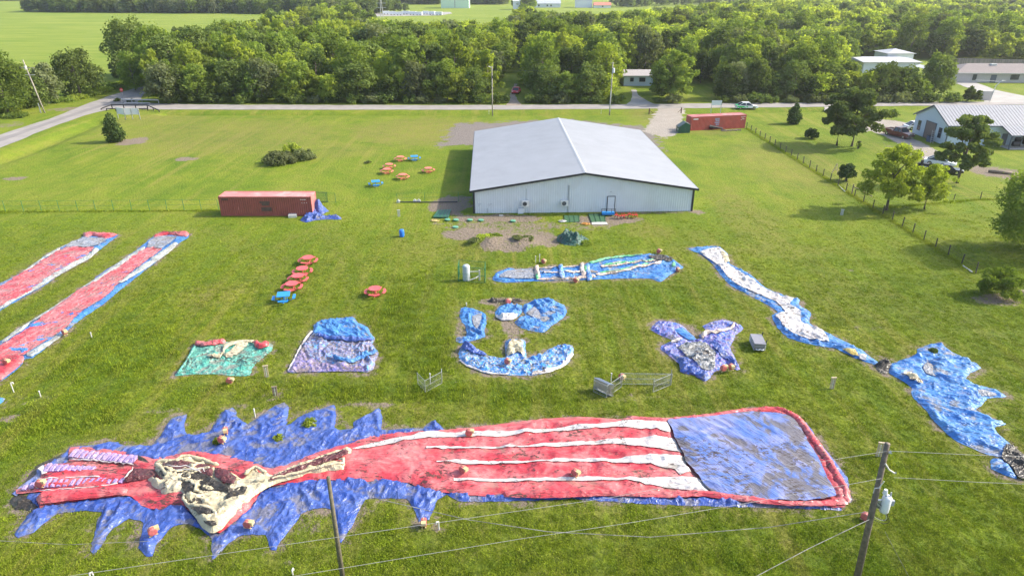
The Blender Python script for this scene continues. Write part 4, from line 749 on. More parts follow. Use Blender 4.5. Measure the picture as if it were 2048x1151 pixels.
# ---- shipping containers
def corr(p0, p1, h0, h1, step=.28, d=.05):
    p0, p1 = Vector(p0), Vector(p1); u = p1-p0; Ln = u.length; u.normalize(); nn = Vector((u.y,-u.x)); n = int(Ln/step); vs = []; mb = MB()
    for i in range(n):
        a = i*Ln/n; s = Ln/n
        for t, o in ((0,0),(.25,0),(.5,-d),(.75,-d)): p = p0+u*(a+s*t)+nn*o; vs += [(p.x,p.y,h0),(p.x,p.y,h1)]
    p = p1; vs += [(p.x,p.y,h0),(p.x,p.y,h1)]; k = len(vs)//2
    return mb.add(vs, [(2*i,2*i+2,2*i+3,2*i+1) for i in range(k-1)])
def container(label, P0, P1, side, paint, marks, w=2.44, h=2.62):
    rz = math.atan2(P1.y-P0.y, P1.x-P0.x); Ln = (P1-P0).length; t = thing('shipping_container', label, 'container', (P0.x, P0.y, 0), rz)
    corr((0.1,0),(Ln-.1,0),.15,h-.1).build('side_panel', side, t); corr((Ln-.1,w),(.1,w),.15,h-.1).build('side_panel', side, t); corr((0,w-.1),(0,.1),.15,h-.1).build('end_panel', side, t)
    mb = MB(); vs = []; n = 44
    for i in range(n):
        a = .1+(Ln-.2)*i/n; s = (Ln-.2)/n
        for q, o in ((0,0),(.5,0),(.6,-.02),(.9,-.02)): vs += [(a+s*q,.08,h-.03+o),(a+s*q,w-.08,h-.03+o)]
    mb.add(vs, [(2*i,2*i+2,2*i+3,2*i+1) for i in range(len(vs)//2-1)]); mb.build('roof_panel', paint, t)
    for x in (.08, Ln-.08):
        for y in (.08, w-.08): MB().box(x,y,h/2,.17,.17,h).build('corner_post', side, t)
    for y in (.05, w-.05): MB().box(Ln/2,y,h-.04,Ln-.3,.11,.10).build('top_rail', paint, t); MB().box(Ln/2,y,.08,Ln-.3,.12,.15).build('bottom_rail', side, t)
    for x in (.05, Ln-.05): MB().box(x,w/2,h-.05,.10,w-.3,.11).build('end_rail', paint, t)
    for k in (0, 1):
        y0 = .16+k*(w/2-.16); yc = y0+(w/2-.16)/2
        d_ = MB().box(Ln-.03, yc, h/2, .06, w/2-.18, h-.3).build('door', paint, t); mb = MB()
        for yy in (yc-.22, yc+.22): mb.cyl(Ln+.03, yy, .15, h-.15, .022, 6)
        b_ = mb.build('lock_bar', STEEL, d_)
    for nm, x0, x1, z0, z1, m_ in marks: MB().box((x0+x1)/2*Ln, -.013, (z0+z1)/2*h, (x1-x0)*Ln, .02, (z1-z0)*h).build(nm, m_, t)
    return t
RUST = plain('dark_oxide_container_paint', (.25,.065,.052), .55, var=.14, scale=.8, dirt=.45, dirtc=(.20,.07,.05)); RUST2 = plain('bright_oxide_container_paint', (.42,.075,.055), .55, var=.14, scale=.8, dirt=.5, dirtc=(.30,.10,.07)); TOPR = plain('sunbleached_container_roof', (.50,.16,.15), .6, var=.2, scale=.7, dirt=.5, dirtc=(.68,.42,.38))
COVR = plain('painted_over_block', (.085,.055,.045), .7, var=.4, scale=2); LETR = plain('white_lettering', (.70,.66,.62), .6); COVG = plain('pale_blue_lettering_block', (.30,.30,.42), .7, var=.35, scale=4)
def mk(x0, z0, n, w=.006, m_=LETR, hh=.035): return [('marking', x0+i*w*1.25, x0+i*w*1.25+w*random.uniform(.6,1.1), z0, z0+hh, m_) for i in range(n)]
container('dull red shipping container left of the hall with a blue tarp at its end', G(443,431.8), G(626,431.8), RUST, TOPR, [('painted_over_block', .035,.105,.82,.90,COVR), ('painted_over_block', .44,.55,.66,.76,COVR), ('painted_over_block', .46,.54,.54,.66,COVR), ('painted_over_block', .45,.56,.26,.45,COVR)]+mk(.885,.83,8)+mk(.895,.66,1)+mk(.92,.66,1,.01)+mk(.945,.66,1)+mk(.20,.3,1,.004,TOPR,.2))
container('red shipping container at the edge of the gravel with a green skip at its end', G(1381,261.6), G(1489.5,256.3), RUST2, TOPR, [('marking', .03,.12,.78,.86,LETR)]+mk(.425,.72,9,.008,COVG,.11)+mk(.44,.60,7,.008,COVG,.10)+mk(.425,.46,9,.008,COVG,.10)+mk(.45,.30,6,.008,COVG,.12)+mk(.90,.82,2,.014)+mk(.92,.72,2,.016)+mk(.94,.84,3,.012)+mk(.90,.62,2,.012)+mk(.94,.66,3,.012), h=2.75)

# ---- picnic tables
def picnic(name, label, mat, square, curved=True):
    t = thing(name, label, 'picnic table', (0,0,0)); mb = MB()
    if square: mb.box(0,0,.75,1.2,1.2,.06)
    else: mb.cyl(0,0,.72,.78,.62,24)
    mb.build('tabletop', mat, t)
    for k in range(4):
        a = k*PI/2; M = Matrix.Rotation(a, 4, 'Z'); mb = MB()
        if square: mb.box(0,-.95,.44,.95,.26,.05)
        else:
            pl = [(math.sin(q)*.82, -math.cos(q)*.82) for q in [R(x) for x in range(-33,34,11)]]+[(math.sin(q)*1.08, -math.cos(q)*1.08) for q in [R(x) for x in range(33,-34,-11)]]
            mb.prism(pl, .42, .47)
        o = mb.build('seat', mat, t); o.rotation_euler = (0,0,a)
    mb = MB()
    for k in range(4):
        M = Matrix.Rotation(k*PI/2, 4, 'Z')
        mb.tube([(0,-.25,.72),(0,-.32,.06),(0,-.95,.20),(0,-.95,.43)], .028, 6, M=M); mb.box(0,-.32,.03,.5,.06,.06,M=M)
    mb.build('frame', mat, t); return t
REDT = plain('red_coated_metal', (.58,.085,.085), .5, var=.12, scale=4, dirt=.2, dirtc=(.6,.3,.28)); BLUET = plain('blue_coated_metal', (.02,.22,.58), .5, var=.1, scale=4)
ORT = plain('faded_orange_red_metal', (.60,.15,.10), .5, var=.12, scale=4, dirt=.3, dirtc=(.5,.3,.2))
T = [('round_picnic_table', REDT, 0, [(617,527,'top of the near row of four red ones'),(606,549,'second from the top of the near row of four red ones'),(597,564,'third from the top of the near row of four red ones'),(585,580,'bottom of the near row of four red ones'),(751,590,'standing alone, right of the blue one')]),
     ('round_picnic_table', ORT, 0, [(801,322,'behind the others, beside the farthest blue one'),(779,337,'upper of the touching pair beyond the fence'),(774,347,'lower of the touching pair beyond the fence'),(806,358,'in front of the far group'),(857,345,'nearest to the hall wall')]),
     ('square_picnic_table', BLUET, 1, [(569,602,'at the near end of the row of red ones'),(829,321,'farthest away, beside a red one near the gravel'),(752,372,'left front of the far group beyond the fence')])]
for nm, mt, sq, ls in T:
    proto = None
    for px, py, wh in ls:
        lab = ('blue square picnic table ' if sq else ('red round picnic table ' if mt is REDT else 'orange red round picnic table '))+wh
        g = G(px, py); rz = random.uniform(-.3,.3) if not sq else random.uniform(.1,.3)
        if proto is None: proto = picnic(nm, lab, mt, sq); proto.location = g; proto.rotation_euler = (0,0,rz); proto['group'] = 'picnic tables on the lawn'
        else: dup(proto, g, rz, lab)

# ---- blower fans
def blower(label, first=[None]):
    if first[0]: return first[0]
    t = thing('blower_fan', label, 'blower', group='inflatable blower fans'); MX = Matrix.Rotation(PI/2, 4, 'Y')
    MB().tube([(-.20,0,.33),(-.17,0,.33),(.17,0,.33),(.20,0,.33)], [.24,.31,.31,.24], 16).build('housing', PINK, t, False)
    MB().box(0,-.30,.48,.34,.30,.26).build('outlet', YEL, t)
    MB().tube([(.2,0,.33),(.215,0,.33)], [.15,.15], 14).build('air_intake', BLACKT, t)
    mb = MB(); mb.box(-.12,0,.03,.08,.6,.05).box(.12,0,.03,.08,.6,.05); mb.build('foot', YEL, t); MB().tube([(0,-.15,.62),(0,-.1,.72),(0,.1,.72),(0,.15,.62)], .02).build('handle', YEL, t)
    first[0] = t; return t
BL_ = [(444,884,1.2,.3,'lying on the blue fins left of a grass tuft'),(452,866,.4,.35,'upper of the pair on the blue fins'),(307,1068,2.2,.25,'on the lower left blue fin'),(460,766,1.5,0,'on grass in front of the teal mat'),(497,1053,1.4,.3,'on blue skin right of the cream teeth'),(848,1050,.1,.05,'at the tip of the hanging blue fin in front'),(938,870,1.5,.35,'on the upper edge of the red skin'),(926,944,.9,.35,'on the red stripe right of the cream jaw'),(1150,950,.8,.35,'in the middle of the red stripes'),(1729,1038,.9,0,'on grass beside the foot of the right utility pole'),(1461,738,.3,.2,'right one of the pair at the heart shaped skin'),(1446,741,1.9,.2,'left one of the pair at the heart shaped skin'),(1243,758,.6,0,'between the crowd barriers'),(1355,543,.2,0,'at the right tip of the long thin blue slide'),(1151,564,.9,0,'in front of the long thin blue slide'),(1087,526,.7,0,'behind the long thin blue slide beside two pipes'),(1317,506,1.1,0,'beyond the right end of the long thin blue slide'),(130,668,1.0,.2,'on the right edge of the longer red lane'),(14,728,1.3,.35,'on the crumpled red end of the longer lane'),(1016,607,2.0,0,'on the black tarp behind the small blue heap'),(82,972,1.6,.35,'on the purple steps at the left end'),(1015,727,1.0,.35,'on the blue crescent'),(611,760,1.2,0,'x')]
b0 = blower(None)
for i, (px, py, rz, h, wh) in enumerate(BL_[:-1]):
    g = G(px, py, h*.9); lab = 'red blower fan with cream outlet '+wh
    if i == 0: b0.location = g; b0.rotation_euler = (0,0,rz); b0['label'] = lab; b0.scale = (.78,)*3
    else: dup(b0, g, rz, lab)

# ---- little standing things
def pvc(label, px, py, h=.9, hook=True, r=.038):
    t = thing('vent_pipe', label, 'pipe', G(px, py), random.uniform(0,6), 'white plastic pipes standing in the grass'); MB().cyl(0,0,0,h,r,8).build('pipe', PVC, t)
    if hook: MB().tube([(0,0,h),(0,0,h+.08),(.12,0,h+.10),(.14,0,h-.04)], r*1.25, 8).build('elbow', PVC, t)
    else: MB().cyl(0,0,h,h+.08,r*1.6,8).build('cap', PVC, t)
for a in [('white plastic pipe with bent top in grass at the far left, left of another', 28,784,.75,True),('capped white plastic pipe at the far left above the blue ground sheet', 82,793,.45,False),('short white pipe between the long red lane and the teal mat',184,675,.45,False),('thin white pipe above the blue fins',511,834,.65,True),('white pipe in front beside the hanging blue fin',878,1058,.5,True),('thin white pipe behind the long thin blue slide, left of another',1071,525,.7,False),
    ('ball capped white pipe behind the long thin blue slide',1079,524,.85,False),('capped pipe between the crowd barriers',1222,763,.7,False),('white capped pipe leaning by the smallest blue heap',933,612,.3,False),('white pipe standing in the middle of the small wire pen',861,768,.9,False),('white pipe at the roadside ditch left of the bare pole',978,229,.8,False),('white pipe at the roadside ditch left of the transformer pole',1202,228,.8,False),('short white pipe at the bottom edge left of the near pole',586,1149,.25,True),('short white pipe in the bottom left corner',187,1151,.2,True)]: pvc(*a)
def post(label, px, py, h, mat=PALEWOOD, faucet=True, w=.12):
    t = thing('hydrant_post', label, 'post', G(px, py), random.uniform(-.3,.3)); mb = MB(); mb.box(-.12,0,h/2,.08,.08,h).box(.12,0,h/2,.08,.08,h).box(0,0,h,.4,.12,.06).box(0,0,h*.5,.3,.05,.06); mb.build('timber_frame', mat, t)
    MB().cyl(0,0,0,h*.85,.04,8).build('pipe', PVC, t)
post('pale timber frame post with pipe in the right half of the lawn', 1663,777,1.0); post('pale timber frame post beside the top of the right utility pole', 1756,912,1.1); post('white valve post near the middle of the right lawn', 1683,430,.75, PVC)
post('short post between the teal mat and the printed inflatable', 534,753,1.0); post('dark timber trestle post in tall grass in front of the printed inflatable', 551,790,.75, WOOD); post('hydrant post on the lawn left of the hall', 798,433,.9, PVC)
t = thing('barrel', 'bright blue plastic barrel standing on the lawn left of the dirt heaps', 'barrel', G(804,473)); MB().tube([(0,0,0),(0,0,.1),(0,0,.45),(0,0,.8),(0,0,.88)], [.26,.29,.31,.29,.26], 16).build('drum', plain('blue_plastic', (.02,.16,.62), .4), t, True); MB().cyl(.1,0,.88,.91,.05,8).build('cap', BLACKT, t)
for i, (px, py) in enumerate([(895,441),(912,441.5),(940,441.5),(962,442),(1026,443.5),(911,456)]):
    t = thing('septic_riser', ['green septic lid, leftmost of the front row beside the green mat','second green septic lid from the green mat','green septic lid at the foot of the hall corner','fourth green septic lid in the dirt row','green septic lid standing alone right of the row','green septic lid nearest the dirt heap, in front of the row'][i], 'septic lid', G(px, py), 0, 'green septic lids'); MB().cyl(0,0,0,.16,.33,14).build('riser', GREENP, t); MB().cyl(0,0,.16,.22,.38,14,.34).build('lid', plain('weathered_green_lid', (.10,.28,.18), .7), t)
def slab(name, label, cat, c4, mat, z=.1, bars=0, bm=None):
    P = [G(*p) for p in c4]; c = centre(P); t = thing(name, label, cat, c); q = [(p.x-c.x, p.y-c.y) for p in P]; MB().prism(q[::-1] if (P[1]-P[0]).cross(P[2]-P[1]).z < 0 else q, .01, z).build('panel', mat, t)
    if bars:
        A, B_, C_, D_ = [Vector(x) for x in q]
        for i in range(bars+1):
            a, b_ = A.lerp(B_, i/bars), D_.lerp(C_, i/bars); MB().tube([(a.x,a.y,z+.03),(b_.x,b_.y,z+.03)], .03, 5).build('bar', bm or mat, t)
    return t
slab('lattice_panel', 'dark green framed panel lying on the dirt left of the hall', 'panel', [(877,423),(902,421.5),(897,437),(867,437)], GREENP, .22, 4, GREENW)
slab('green_mat', 'smaller dark green mat on the grass in front of the hall', 'mat', [(1128,431),(1158,431),(1159,444),(1130,445)], plain('green_mat_cloth', (.03,.095,.04), .9), .05, 3)
slab('green_mat', 'larger dark green mat beside the blue trestle in front of the hall', 'mat', [(1176,428),(1209,428),(1211,445),(1183,445)], plain('green_mat_cloth', (.03,.095,.04)), .08, 3, GREENP)
slab('white_board', 'long white board lying before the green mat', 'board', [(1183,445.5),(1212,444.5),(1216,449),(1184,449.5)], PVC, .08)
slab('white_slab', 'small pale slab on the dirt before the hall', 'slab', [(998,430.5),(1006,430.5),(1007,433),(998,433)], CONC, .12)
slab('white_panel', 'white panel lying against the front of the left container', 'panel', [(578,431.5),(594,429.5),(594,435),(577,436)], PVC, .35)  # white panel, a plain flat slab
t = thing('cart', 'blue metal trestle with dark legs standing before the hall door', 'cart', G(1216,431)); mb = MB(); mb.box(0,0,.35,1.6,.6,.3); mb.build('tray', BLUET, t)
for x in (-.9,-.3,.4,.9): MB().tube([(x,-.3,0),(x,-.2,1.0)], .03).build('leg', BLACKT, t)
MB().tube([(-.95,-.2,.95),(.95,-.2,.95)], .03).build('rail', BLACKT, t)
for i in range(7):
    px = 1232+i*6.6; t = thing('red_chair', ['leftmost of the red folding stands heaped before the hall','second of the red folding stands before the hall','third red folding stand from the door, before the hall','middle of the red folding stands before the hall','fifth red folding stand from the door, before the hall','sixth red folding stand from the door, before the hall','rightmost of the red folding stands heaped before the hall'][i], 'stand', G(px, 436+random.uniform(-2.5,2)), random.uniform(0,3), 'red folding stands heaped before the hall')
    for s in (-1,1):
        MB().tube([(s*.25,-.25,0),(s*.22,.05,.85)], .022).build('leg', plain('red_steel', (.50,.04,.03), .5), t); MB().tube([(s*.25,.25,0),(s*.22,0,.5)], .022).build('leg', BLACKT, t)
    MB().box(0,0,.45,.45,.4,.04).build('seat', MATS['red_steel'], t); MB().tube([(-.22,.05,.85),(.22,.05,.85)], .022).build('back_rail', BLACKT, t)
ORG = plain('orange_plastic', (.55,.26,.05), .6); YST = plain('straw_yellow', (.55,.42,.18), .9)
for nm, lab, px, py, mt in (('cable_heap','small heap of orange cable before the green mats',1171,449,ORG),('straw_heap','little heap of pale straw in front of the green framed panel',870,442,YST),('cloth_scrap','pale cloth scrap left of the smaller green mat',1125,443,PVC)):
    mb = MB()
    for k in range(12):
        a = random.uniform(0,6); r_ = random.uniform(.1,.6); mb.tube([(math.cos(a+j*.7)*r_, math.sin(a+j*.7)*r_*.7, .04+.12*random.random()) for j in range(5)], .035, 5)
    o = mb.build(nm, mt, None, True, G(px, py)); tag(o, lab, 'heap')
# blue tarp heap on the container's end
tp = [G(*p) for p in ((600,441),(606,434),(618,428),(630,420),(636,425),(648,431),(680,434),(683,439),(650,439),(630,441),(612,445))]
t = thing('blue_tarp', 'royal blue tarp slumped at the right end of the left container', 'tarp', centre(tp)); cloth(t, 'tarp_skin', BLUE, tp, res=.10, amp=.4, sc=.7, seed=300, lump=.35, edge=.6)
g = G(628,426); mb = MB(); rr = []
for j in range(7): rr.append([(g.x-t.location.x+.55+(.2+.9*(j/6)**1.3)*math.cos(a)*(1+.25*math.sin(a*5+j)), g.y-t.location.y+.4+(.15+.8*(j/6)**1.3)*math.sin(a)*(1+.25*math.sin(a*4)), 1.75*(1-j/6)+.02) for a in [2*PI*k/20 for k in range(20)]])
mb.add([p for r_ in rr for p in r_], [(j*20+k,(j+1)*20+k,(j+1)*20+(k+1)%20,j*20+(k+1)%20) for j in range(6) for k in range(20)]); mb.build('tarp_peak', BLUE, t, True)
# dark green tarp heap
tp = [G(*p) for p in ((1113,482),(1116,472),(1125,466),(1140,465),(1152,470),(1170,474),(1178,480),(1168,488),(1150,492),(1130,490))]
t = thing('tarp_heap', 'heap of dark green shade cloth on the grass right of the dirt mound', 'tarp', centre(tp)); cloth(t, 'cloth_skin', fabric('dark_green_mesh', (.02,.085,.06), (.06,.12,.11), .3, (.05,.06,.05)), tp, res=.10, amp=.5, sc=.6, seed=310, lump=.9, edge=.8)
tp = [G(*p) for p in ((974,601),(985,598),(1005,600),(1040,598),(1046,603),(1030,606),(1010,605),(985,606))]
t = thing('black_tarp', 'flat strip of black tarp behind the small blue heap in mid lawn', 'tarp', centre(tp)); cloth(t, 'tarp_skin', DARK, tp, res=.10, amp=.25, sc=.5, seed=320, lump=.3); BARE.append([p.to_2d() for p in tp])
# grey folded-chairs trolley
c = centre([G(1497,680),G(1518,680),G(1532,706),G(1508,706)]); d = G(1519,706)-G(1507,680); t = thing('cargo_trolley', 'grey steel trolley box beside the heart shaped inflatable', 'trolley', c, math.atan2(d.y, d.x))
MB().box(0,0,.72,1.75,.95,.06).build('lid', plain('grey_metal_lid', (.20,.195,.22), .5), t)
mb = MB()
for z in (.15,.28,.41,.54,.67): mb.tube([(-.85,-.46,z),(.85,-.46,z),(.85,.46,z),(-.85,.46,z),(-.85,-.46,z)], .03, 6)
mb.build('frame_rail', STEEL, t); MB().box(0,0,.4,1.6,.82,.5).build('load', plain('dark_grey_load', (.10,.10,.11), .7, var=.4, scale=8), t)
for x in (-.7,.7):
    for y in (-.4,.4): MB().tube([(x,y-.03,.08),(x,y+.03,.08)], .08, 10).build('wheel', RUBBER, t)
for y in (-.17,.17): MB().tube([(.9+.12*math.cos(a), y+.13*math.sin(a), .25) for a in [2*PI*k/12 for k in range(13)]], .035, 6).build('ring_handle', WHITEM, t)
for x in (-.8,.6): MB().tube([(x,.5,.6),(x,.55,1.0)], .04).build('push_handle', BLACKT, t)
# tank in its green cage
c = G(944,563); t = thing('water_tank', 'tall grey pressure tank with white pipes inside the green wire cage', 'tank', G(933,560)); MB().tube([(0,0,.02),(0,0,.12),(0,0,1.55),(0,0,1.68),(0,0,1.74)], [.36,.38,.38,.30,.10], 18).build('vessel', plain('pale_grey_tank', (.42,.46,.49), .45), t, True)
mb = MB(); mb.tube([(.38,0,.95),(1.35,.05,.95)], .05).tube([(.2,-.4,.12),(1.0,-.2,.35),(1.3,.05,.5)], .06); mb.build('pipe', PVC, t); MB().box(1.35,.05,.55,.16,.16,1.1).build('pump_post', PVC, t)
def cage(label, P, h, mat, panels=True, step=.12, gap=(), cat='fence', name='wire_cage', top=True):
    c = centre(P); t = thing(name, label, cat, c); n = len(P)
    for i in range(n):
        p = P[i]-c; MB().tube([(p.x,p.y,0),(p.x,p.y,h)], .03, 6).build('post', mat, t)
    for i in range(n):
        if i in gap: continue
        a, b_ = P[i]-c, P[(i+1)%n]-c; mb = MB(); k = max(2, int((b_-a).length/step))
        for z in [h*.03, h*.5, h-.02]: mb.tube([(a.x,a.y,z),(b_.x,b_.y,z)], .018 if z != h*.5 else .01, 5)
        for j in range(1, k): q = a.lerp(b_, j/k); mb.tube([(q.x,q.y,.05),(q.x,q.y,h-.02)], .0055, 3, cap=False)
        for j in range(1, 7): mb.tube([(a.x,a.y,h*j/7),(b_.x,b_.y,h*j/7)], .005, 3, cap=False)
        mb.build('mesh_panel', mat, t)
    return t
cage('green wire mesh cage round the grey water tank', [G(917,562),G(970,566),G(971,553),G(919,548)], 1.65, GREENW)
cage('small grey wire pen open at the back, in tall grass at mid left', [G(836,768),G(851,784),G(884,766),G(884,760)], 1.05, STEEL, gap=(3,))
cage('grey crowd barrier panels leaning together, right part with wire mesh', [G(1187,783),G(1212,795),G(1243,773),G(1306,780),G(1341,770),G(1341,762)], 1.05, STEEL, gap=(2,3,4,5) , name='barrier_panel')
cage('thin wire run of fence between the leaning barriers and the far barrier panel', [G(1306,784),G(1342,769),G(1240,768)], 1.0, STEEL, gap=(2,), name='barrier_panel')
for i in range(7):
    a, b_ = G(1187+i*1.6,780+i*.4-3), G(1216+i*1.6,794+i*.4-3); c = (a+b_)/2; t = thing('crowd_barrier', ['outermost','second','third','middle','fifth','sixth','innermost'][i]+' of the grey crowd barriers stacked at the left of the pen', 'barrier', c, 0, 'stacked crowd barriers'); a -= c; b_ -= c; mb = MB(); h = 1.0+.01*i
    mb.tube([(a.x,a.y,.08),(a.x,a.y,h),(b_.x,b_.y,h),(b_.x,b_.y,.08),(a.x,a.y,.08)], .028, 6).build('frame', STEEL, t); mb = MB()
    for j in range(1, 13): q = a.lerp(b_, j/13); mb.tube([(q.x,q.y,.1),(q.x,q.y,h)], .012, 4, cap=False)
    mb.build('rails', STEEL, t)
# ---- fences
def fence(name, label, pts, h, mat, step, wires, r=.03, gate=None, lean=0, wr=.01, mesh=False):
    c = pts[0]; t = thing(name, label, 'fence', (c.x,c.y,0)); Q = []
    for i in range(len(pts)-1):
        n = max(1, round((pts[i+1]-pts[i]).length/step)); Q += [pts[i].lerp(pts[i+1], j/n) for j in range(n)]
    Q.append(pts[-1]); me = MB().tube([(0,0,-.05),(lean*.1,0,h)], r, 5).mesh('post', mat)
    for i, q in enumerate(Q):
        o = bpy.data.objects.new('post', me); link(o, t); o.location = (q.x-c.x, q.y-c.y, gzs(q.x,q.y)); o.rotation_euler = (random.uniform(-.04,.04), random.uniform(-.04,.04), 0); o.scale = (1,1,random.uniform(.93,1.05))
    for z in wires: MB().tube([(q.x-c.x, q.y-c.y, z+gzs(q.x,q.y)) for q in Q], wr, 4).build('wire', mat, t)
    return t
fence('wire_fence', 'long wire fence with slim dark posts down the right side of the lawn', [G(1493,257),G(1560,299),G(1660,362),G(1765,429),G(1870,495),G(1951,546)], 1.25, plain('dark_fence_post', (.07,.06,.045), .9), 2.6, [.3,.6,.9,1.15], .07, wr=.012)
fence('wire_fence', 'short wire fence crossing the paddock below the pine tree at the right', [G(1772,416),G(1850,409),G(1960,399),G(2060,398)], 1.2, plain('dark_fence_post', (.07,.06,.045), .9), 4.4, [.4,.8,1.1], .06, wr=.009)
fence('green_wire_fence', 'thin green wire fence running left from the left container', [G(-60,424.5),G(120,423),G(300,421.8),G(438,420.5)], 1.55, GREENW, 2.55, [.06,.8,1.5], .03, wr=.013)
fence('green_wire_fence', 'faint green wire fence joining the far lawn to the left wall of the hall', [G(795,406),G(850,404),G(917,403),G(945,403)], 1.4, GREENW, 3.4, [.7,1.35], .025, wr=.009)
fence('green_wire_fence', 'short faint green fence between the green gate and the open lawn', [G(654,405),G(672,405)], 1.4, GREENW, 1.5, [.06,1.35], .022, wr=.009)
c = G(632,404.5); t = thing('fence_gate', 'dark green mesh gate standing behind the right end of the left container', 'gate', c); e = G(656,404.5)-c; mb = MB().tube([(0,0,.05),(0,0,1.45),(e.x,e.y,1.4),(e.x,e.y,.05),(0,0,.05)], .045, 6); mb.build('frame', GREENP, t); mb = MB()
for j in range(1, 24): mb.tube([(e.x*j/24,e.y*j/24,.05),(e.x*j/24,e.y*j/24,1.4)], .012, 3, cap=False)
for j in range(1, 6): mb.tube([(0,0,1.4*j/6),(e.x,e.y,1.4*j/6)], .012, 3, cap=False)
mb.build('mesh_panel', GREENW, t)
o = MB().tube([tuple(p+Vector((0,0,.1))) for p in (G(796,405),G(860,405.5),G(915,404.8))], .07, 6).build('drain_pipe', BLACKT, None); tag(o, 'black pipe lying along the ground at the foot of the faint fence', 'pipe')
for i, px in enumerate((797,830,838)): o = MB().box(0,0,.15,.45,.35,.3).cyl(0,0,.3,.45,.1,8).build('valve_box', PVC, None, loc=G(px, 405+(i>0)*-.6)); tag(o, ['white valve box at the left end of the black pipe','white box resting on the black pipe, left of its twin','white box resting on the black pipe, right of its twin'][i], 'box')
# timber gate posts, planks by the right fence
for i, (a, b_) in enumerate((((1676,371),(1690,384)),((1925,532),(1944,545)))): o = MB().tube([tuple(G(*a)+Vector((0,0,.06))), tuple(G(*b_)+Vector((0,0,.06)))], .08, 6).build('fallen_pole', PVC, None); tag(o, ['pale pole lying along the fence near the big pale green tree','pale pole lying along the lower end of the right fence'][i], 'pole')
t = thing('corner_post', 'dark timber corner post with brace where the wire fence bends by the leafy tree', 'post', G(1703,389)); MB().cyl(0,0,0,1.5,.09,8).build('post', WOOD, t); MB().tube([(0,0,1.2),(2.2,-1.6,.2)], .06).build('brace', WOOD, t)
# ---- utility poles
def upole(label, base, h, r=.16, lean=(0,0), mat=POLEW):
    t = thing('utility_pole', label, 'utility pole', (base.x, base.y, gzs(base.x, base.y))); MB().tube([(0,0,-.1),(lean[0]*.5,lean[1]*.5,h*.5),(lean[0],lean[1],h)], [r,r*.85,r*.68], 10).build('pole', mat, t, True); return t
PG = plain('bleached_pole_wood', (.30,.27,.23), .9, var=.2, scale=5)
topP = G(1775,886,8.8); baseP = Vector((G(1717,1171,0).x, topP.y, 0)); lx = topP.x-baseP.x
pr = upole('dark timber utility pole with a white transformer, in the right foreground', baseP, 8.8, .18, (lx,0))
def onp(z): return (lx*z/8.8, 0, z)
def local(t, p): return p-t.location
x5 = onp(5.35); mb = MB(); mb.tube([(x5[0]+.55,-.05,4.75),(x5[0]+.55,-.05,4.82),(x5[0]+.55,-.05,5.62),(x5[0]+.55,-.05,5.72)], [.19,.22,.22,.16], 18); TR = mb.build('transformer', plain('transformer_enamel', (.62,.64,.65), .4), pr, True)
for dx in (-.1,.12): MB().tube([(x5[0]+.55+dx,-.05,5.70),(x5[0]+.55+dx,-.05,5.95)], [.05,.03], 8).build('bushing', GREYP, TR)
MB().box(x5[0]+.83,-.1,5.35,.14,.12,.3).build('terminal', GREYP, TR); MB().box(x5[0]+.22,0,5.2,.25,.1,.5).build('bracket', STEEL, pr)
MB().tube([(x5[0]+.3,-.15,5.95),(x5[0]+.3,-.15,6.2)], [.12,.08], 10).build('arrester', plain('transformer_enamel',(.6,.6,.6)), pr)
a = onp(7.35); MB().tube([(a[0],-.12,7.75),(a[0]+.25,-.16,7.4),(a[0]+.55,-.16,7.2),(a[0]+.62,-.16,7.25)], .04, 8).build('insulator_arm', PVC, pr); a = onp(8.5); MB().tube([(a[0]+.08,-.1,8.35),(a[0]+.2,-.12,8.4)], [.05,.09], 8).build('insulator', PVC, pr)
a = onp(6.4); MB().tube([(a[0]+.1,-.2,6.75),(a[0]-.05,-.2,6.35),(a[0]-.22,-.15,6.3),(a[0]-.22,-.15,6.0)], .025, 6).build('fuse_cutout', PVC, pr)
for k, (z, s) in enumerate(((4.5,.75),(4.35,.95),(4.6,.85))): a = onp(z); MB().tube([(a[0]+.9*math.sin(q)*s+.05, -.1, z-.55*math.sin(q)*(1+.1*k)+(1-math.cos(q))*.4) for q in [PI*j/10 for j in range(11)]], .014, 5).build('cable_loop', RUBBER if k else PVC, pr)
pl = upole('plain bare timber utility pole in the left foreground', G(687.5,1168), 7.0, .13, (-.02,0), plain('olive_brown_pole_wood', (.115,.10,.065), .9, var=.3, scale=5))
def wire(name, label, pts, r=.009, mat=None, hs=None): o = MB().tube([tuple(p) for p in pts], r, 5).build(name, mat or WIREM, None); return tag(o, label, 'wire')
def interp(P, n=8, sag=0):
    out = []
    for i in range(len(P)-1):
        for j in range(n): out.append(P[i].lerp(P[i+1], j/n))
    return out+[P[-1]]
h = 8.45
wire('power_line', 'upper pale wire running left from the top of the right pole', interp([G(1776,901,h),G(1397,961,h),G(1215,995,h),G(600,1084,h),G(137,1151,h),G(-60,1180,h)]))
wire('power_line', 'upper pale wire running right from the top of the right pole', interp([G(1779,901,h),G(1950,909,h),G(2048,912,h),G(2150,918,h)]))
h = 7.35
wire('power_line', 'second pale wire running left below the top of the right pole', interp([G(1762,956,h),G(1489,1006,h),G(1250,1046,h),G(1044,1076,h),G(600,1149,h),G(450,1175,h)]))
wire('power_line', 'second pale wire running right below the top of the right pole', interp([G(1788,954,h),G(1950,963,h),G(2048,967,h),G(2150,973,h)]))
TW = plain('twisted_cable', (.20,.19,.17), .6, var=.8, scale=1.6)
wire('service_cable', 'twisted cable crossing low from the right pole to the blue fins', interp([G(1736,1022,5.0),G(1540,1053,4.6),G(1300,1073,4.4),G(1095,1062,4.6),G(935,1038,4.9),G(757,997,5.4)]), .016, TW)
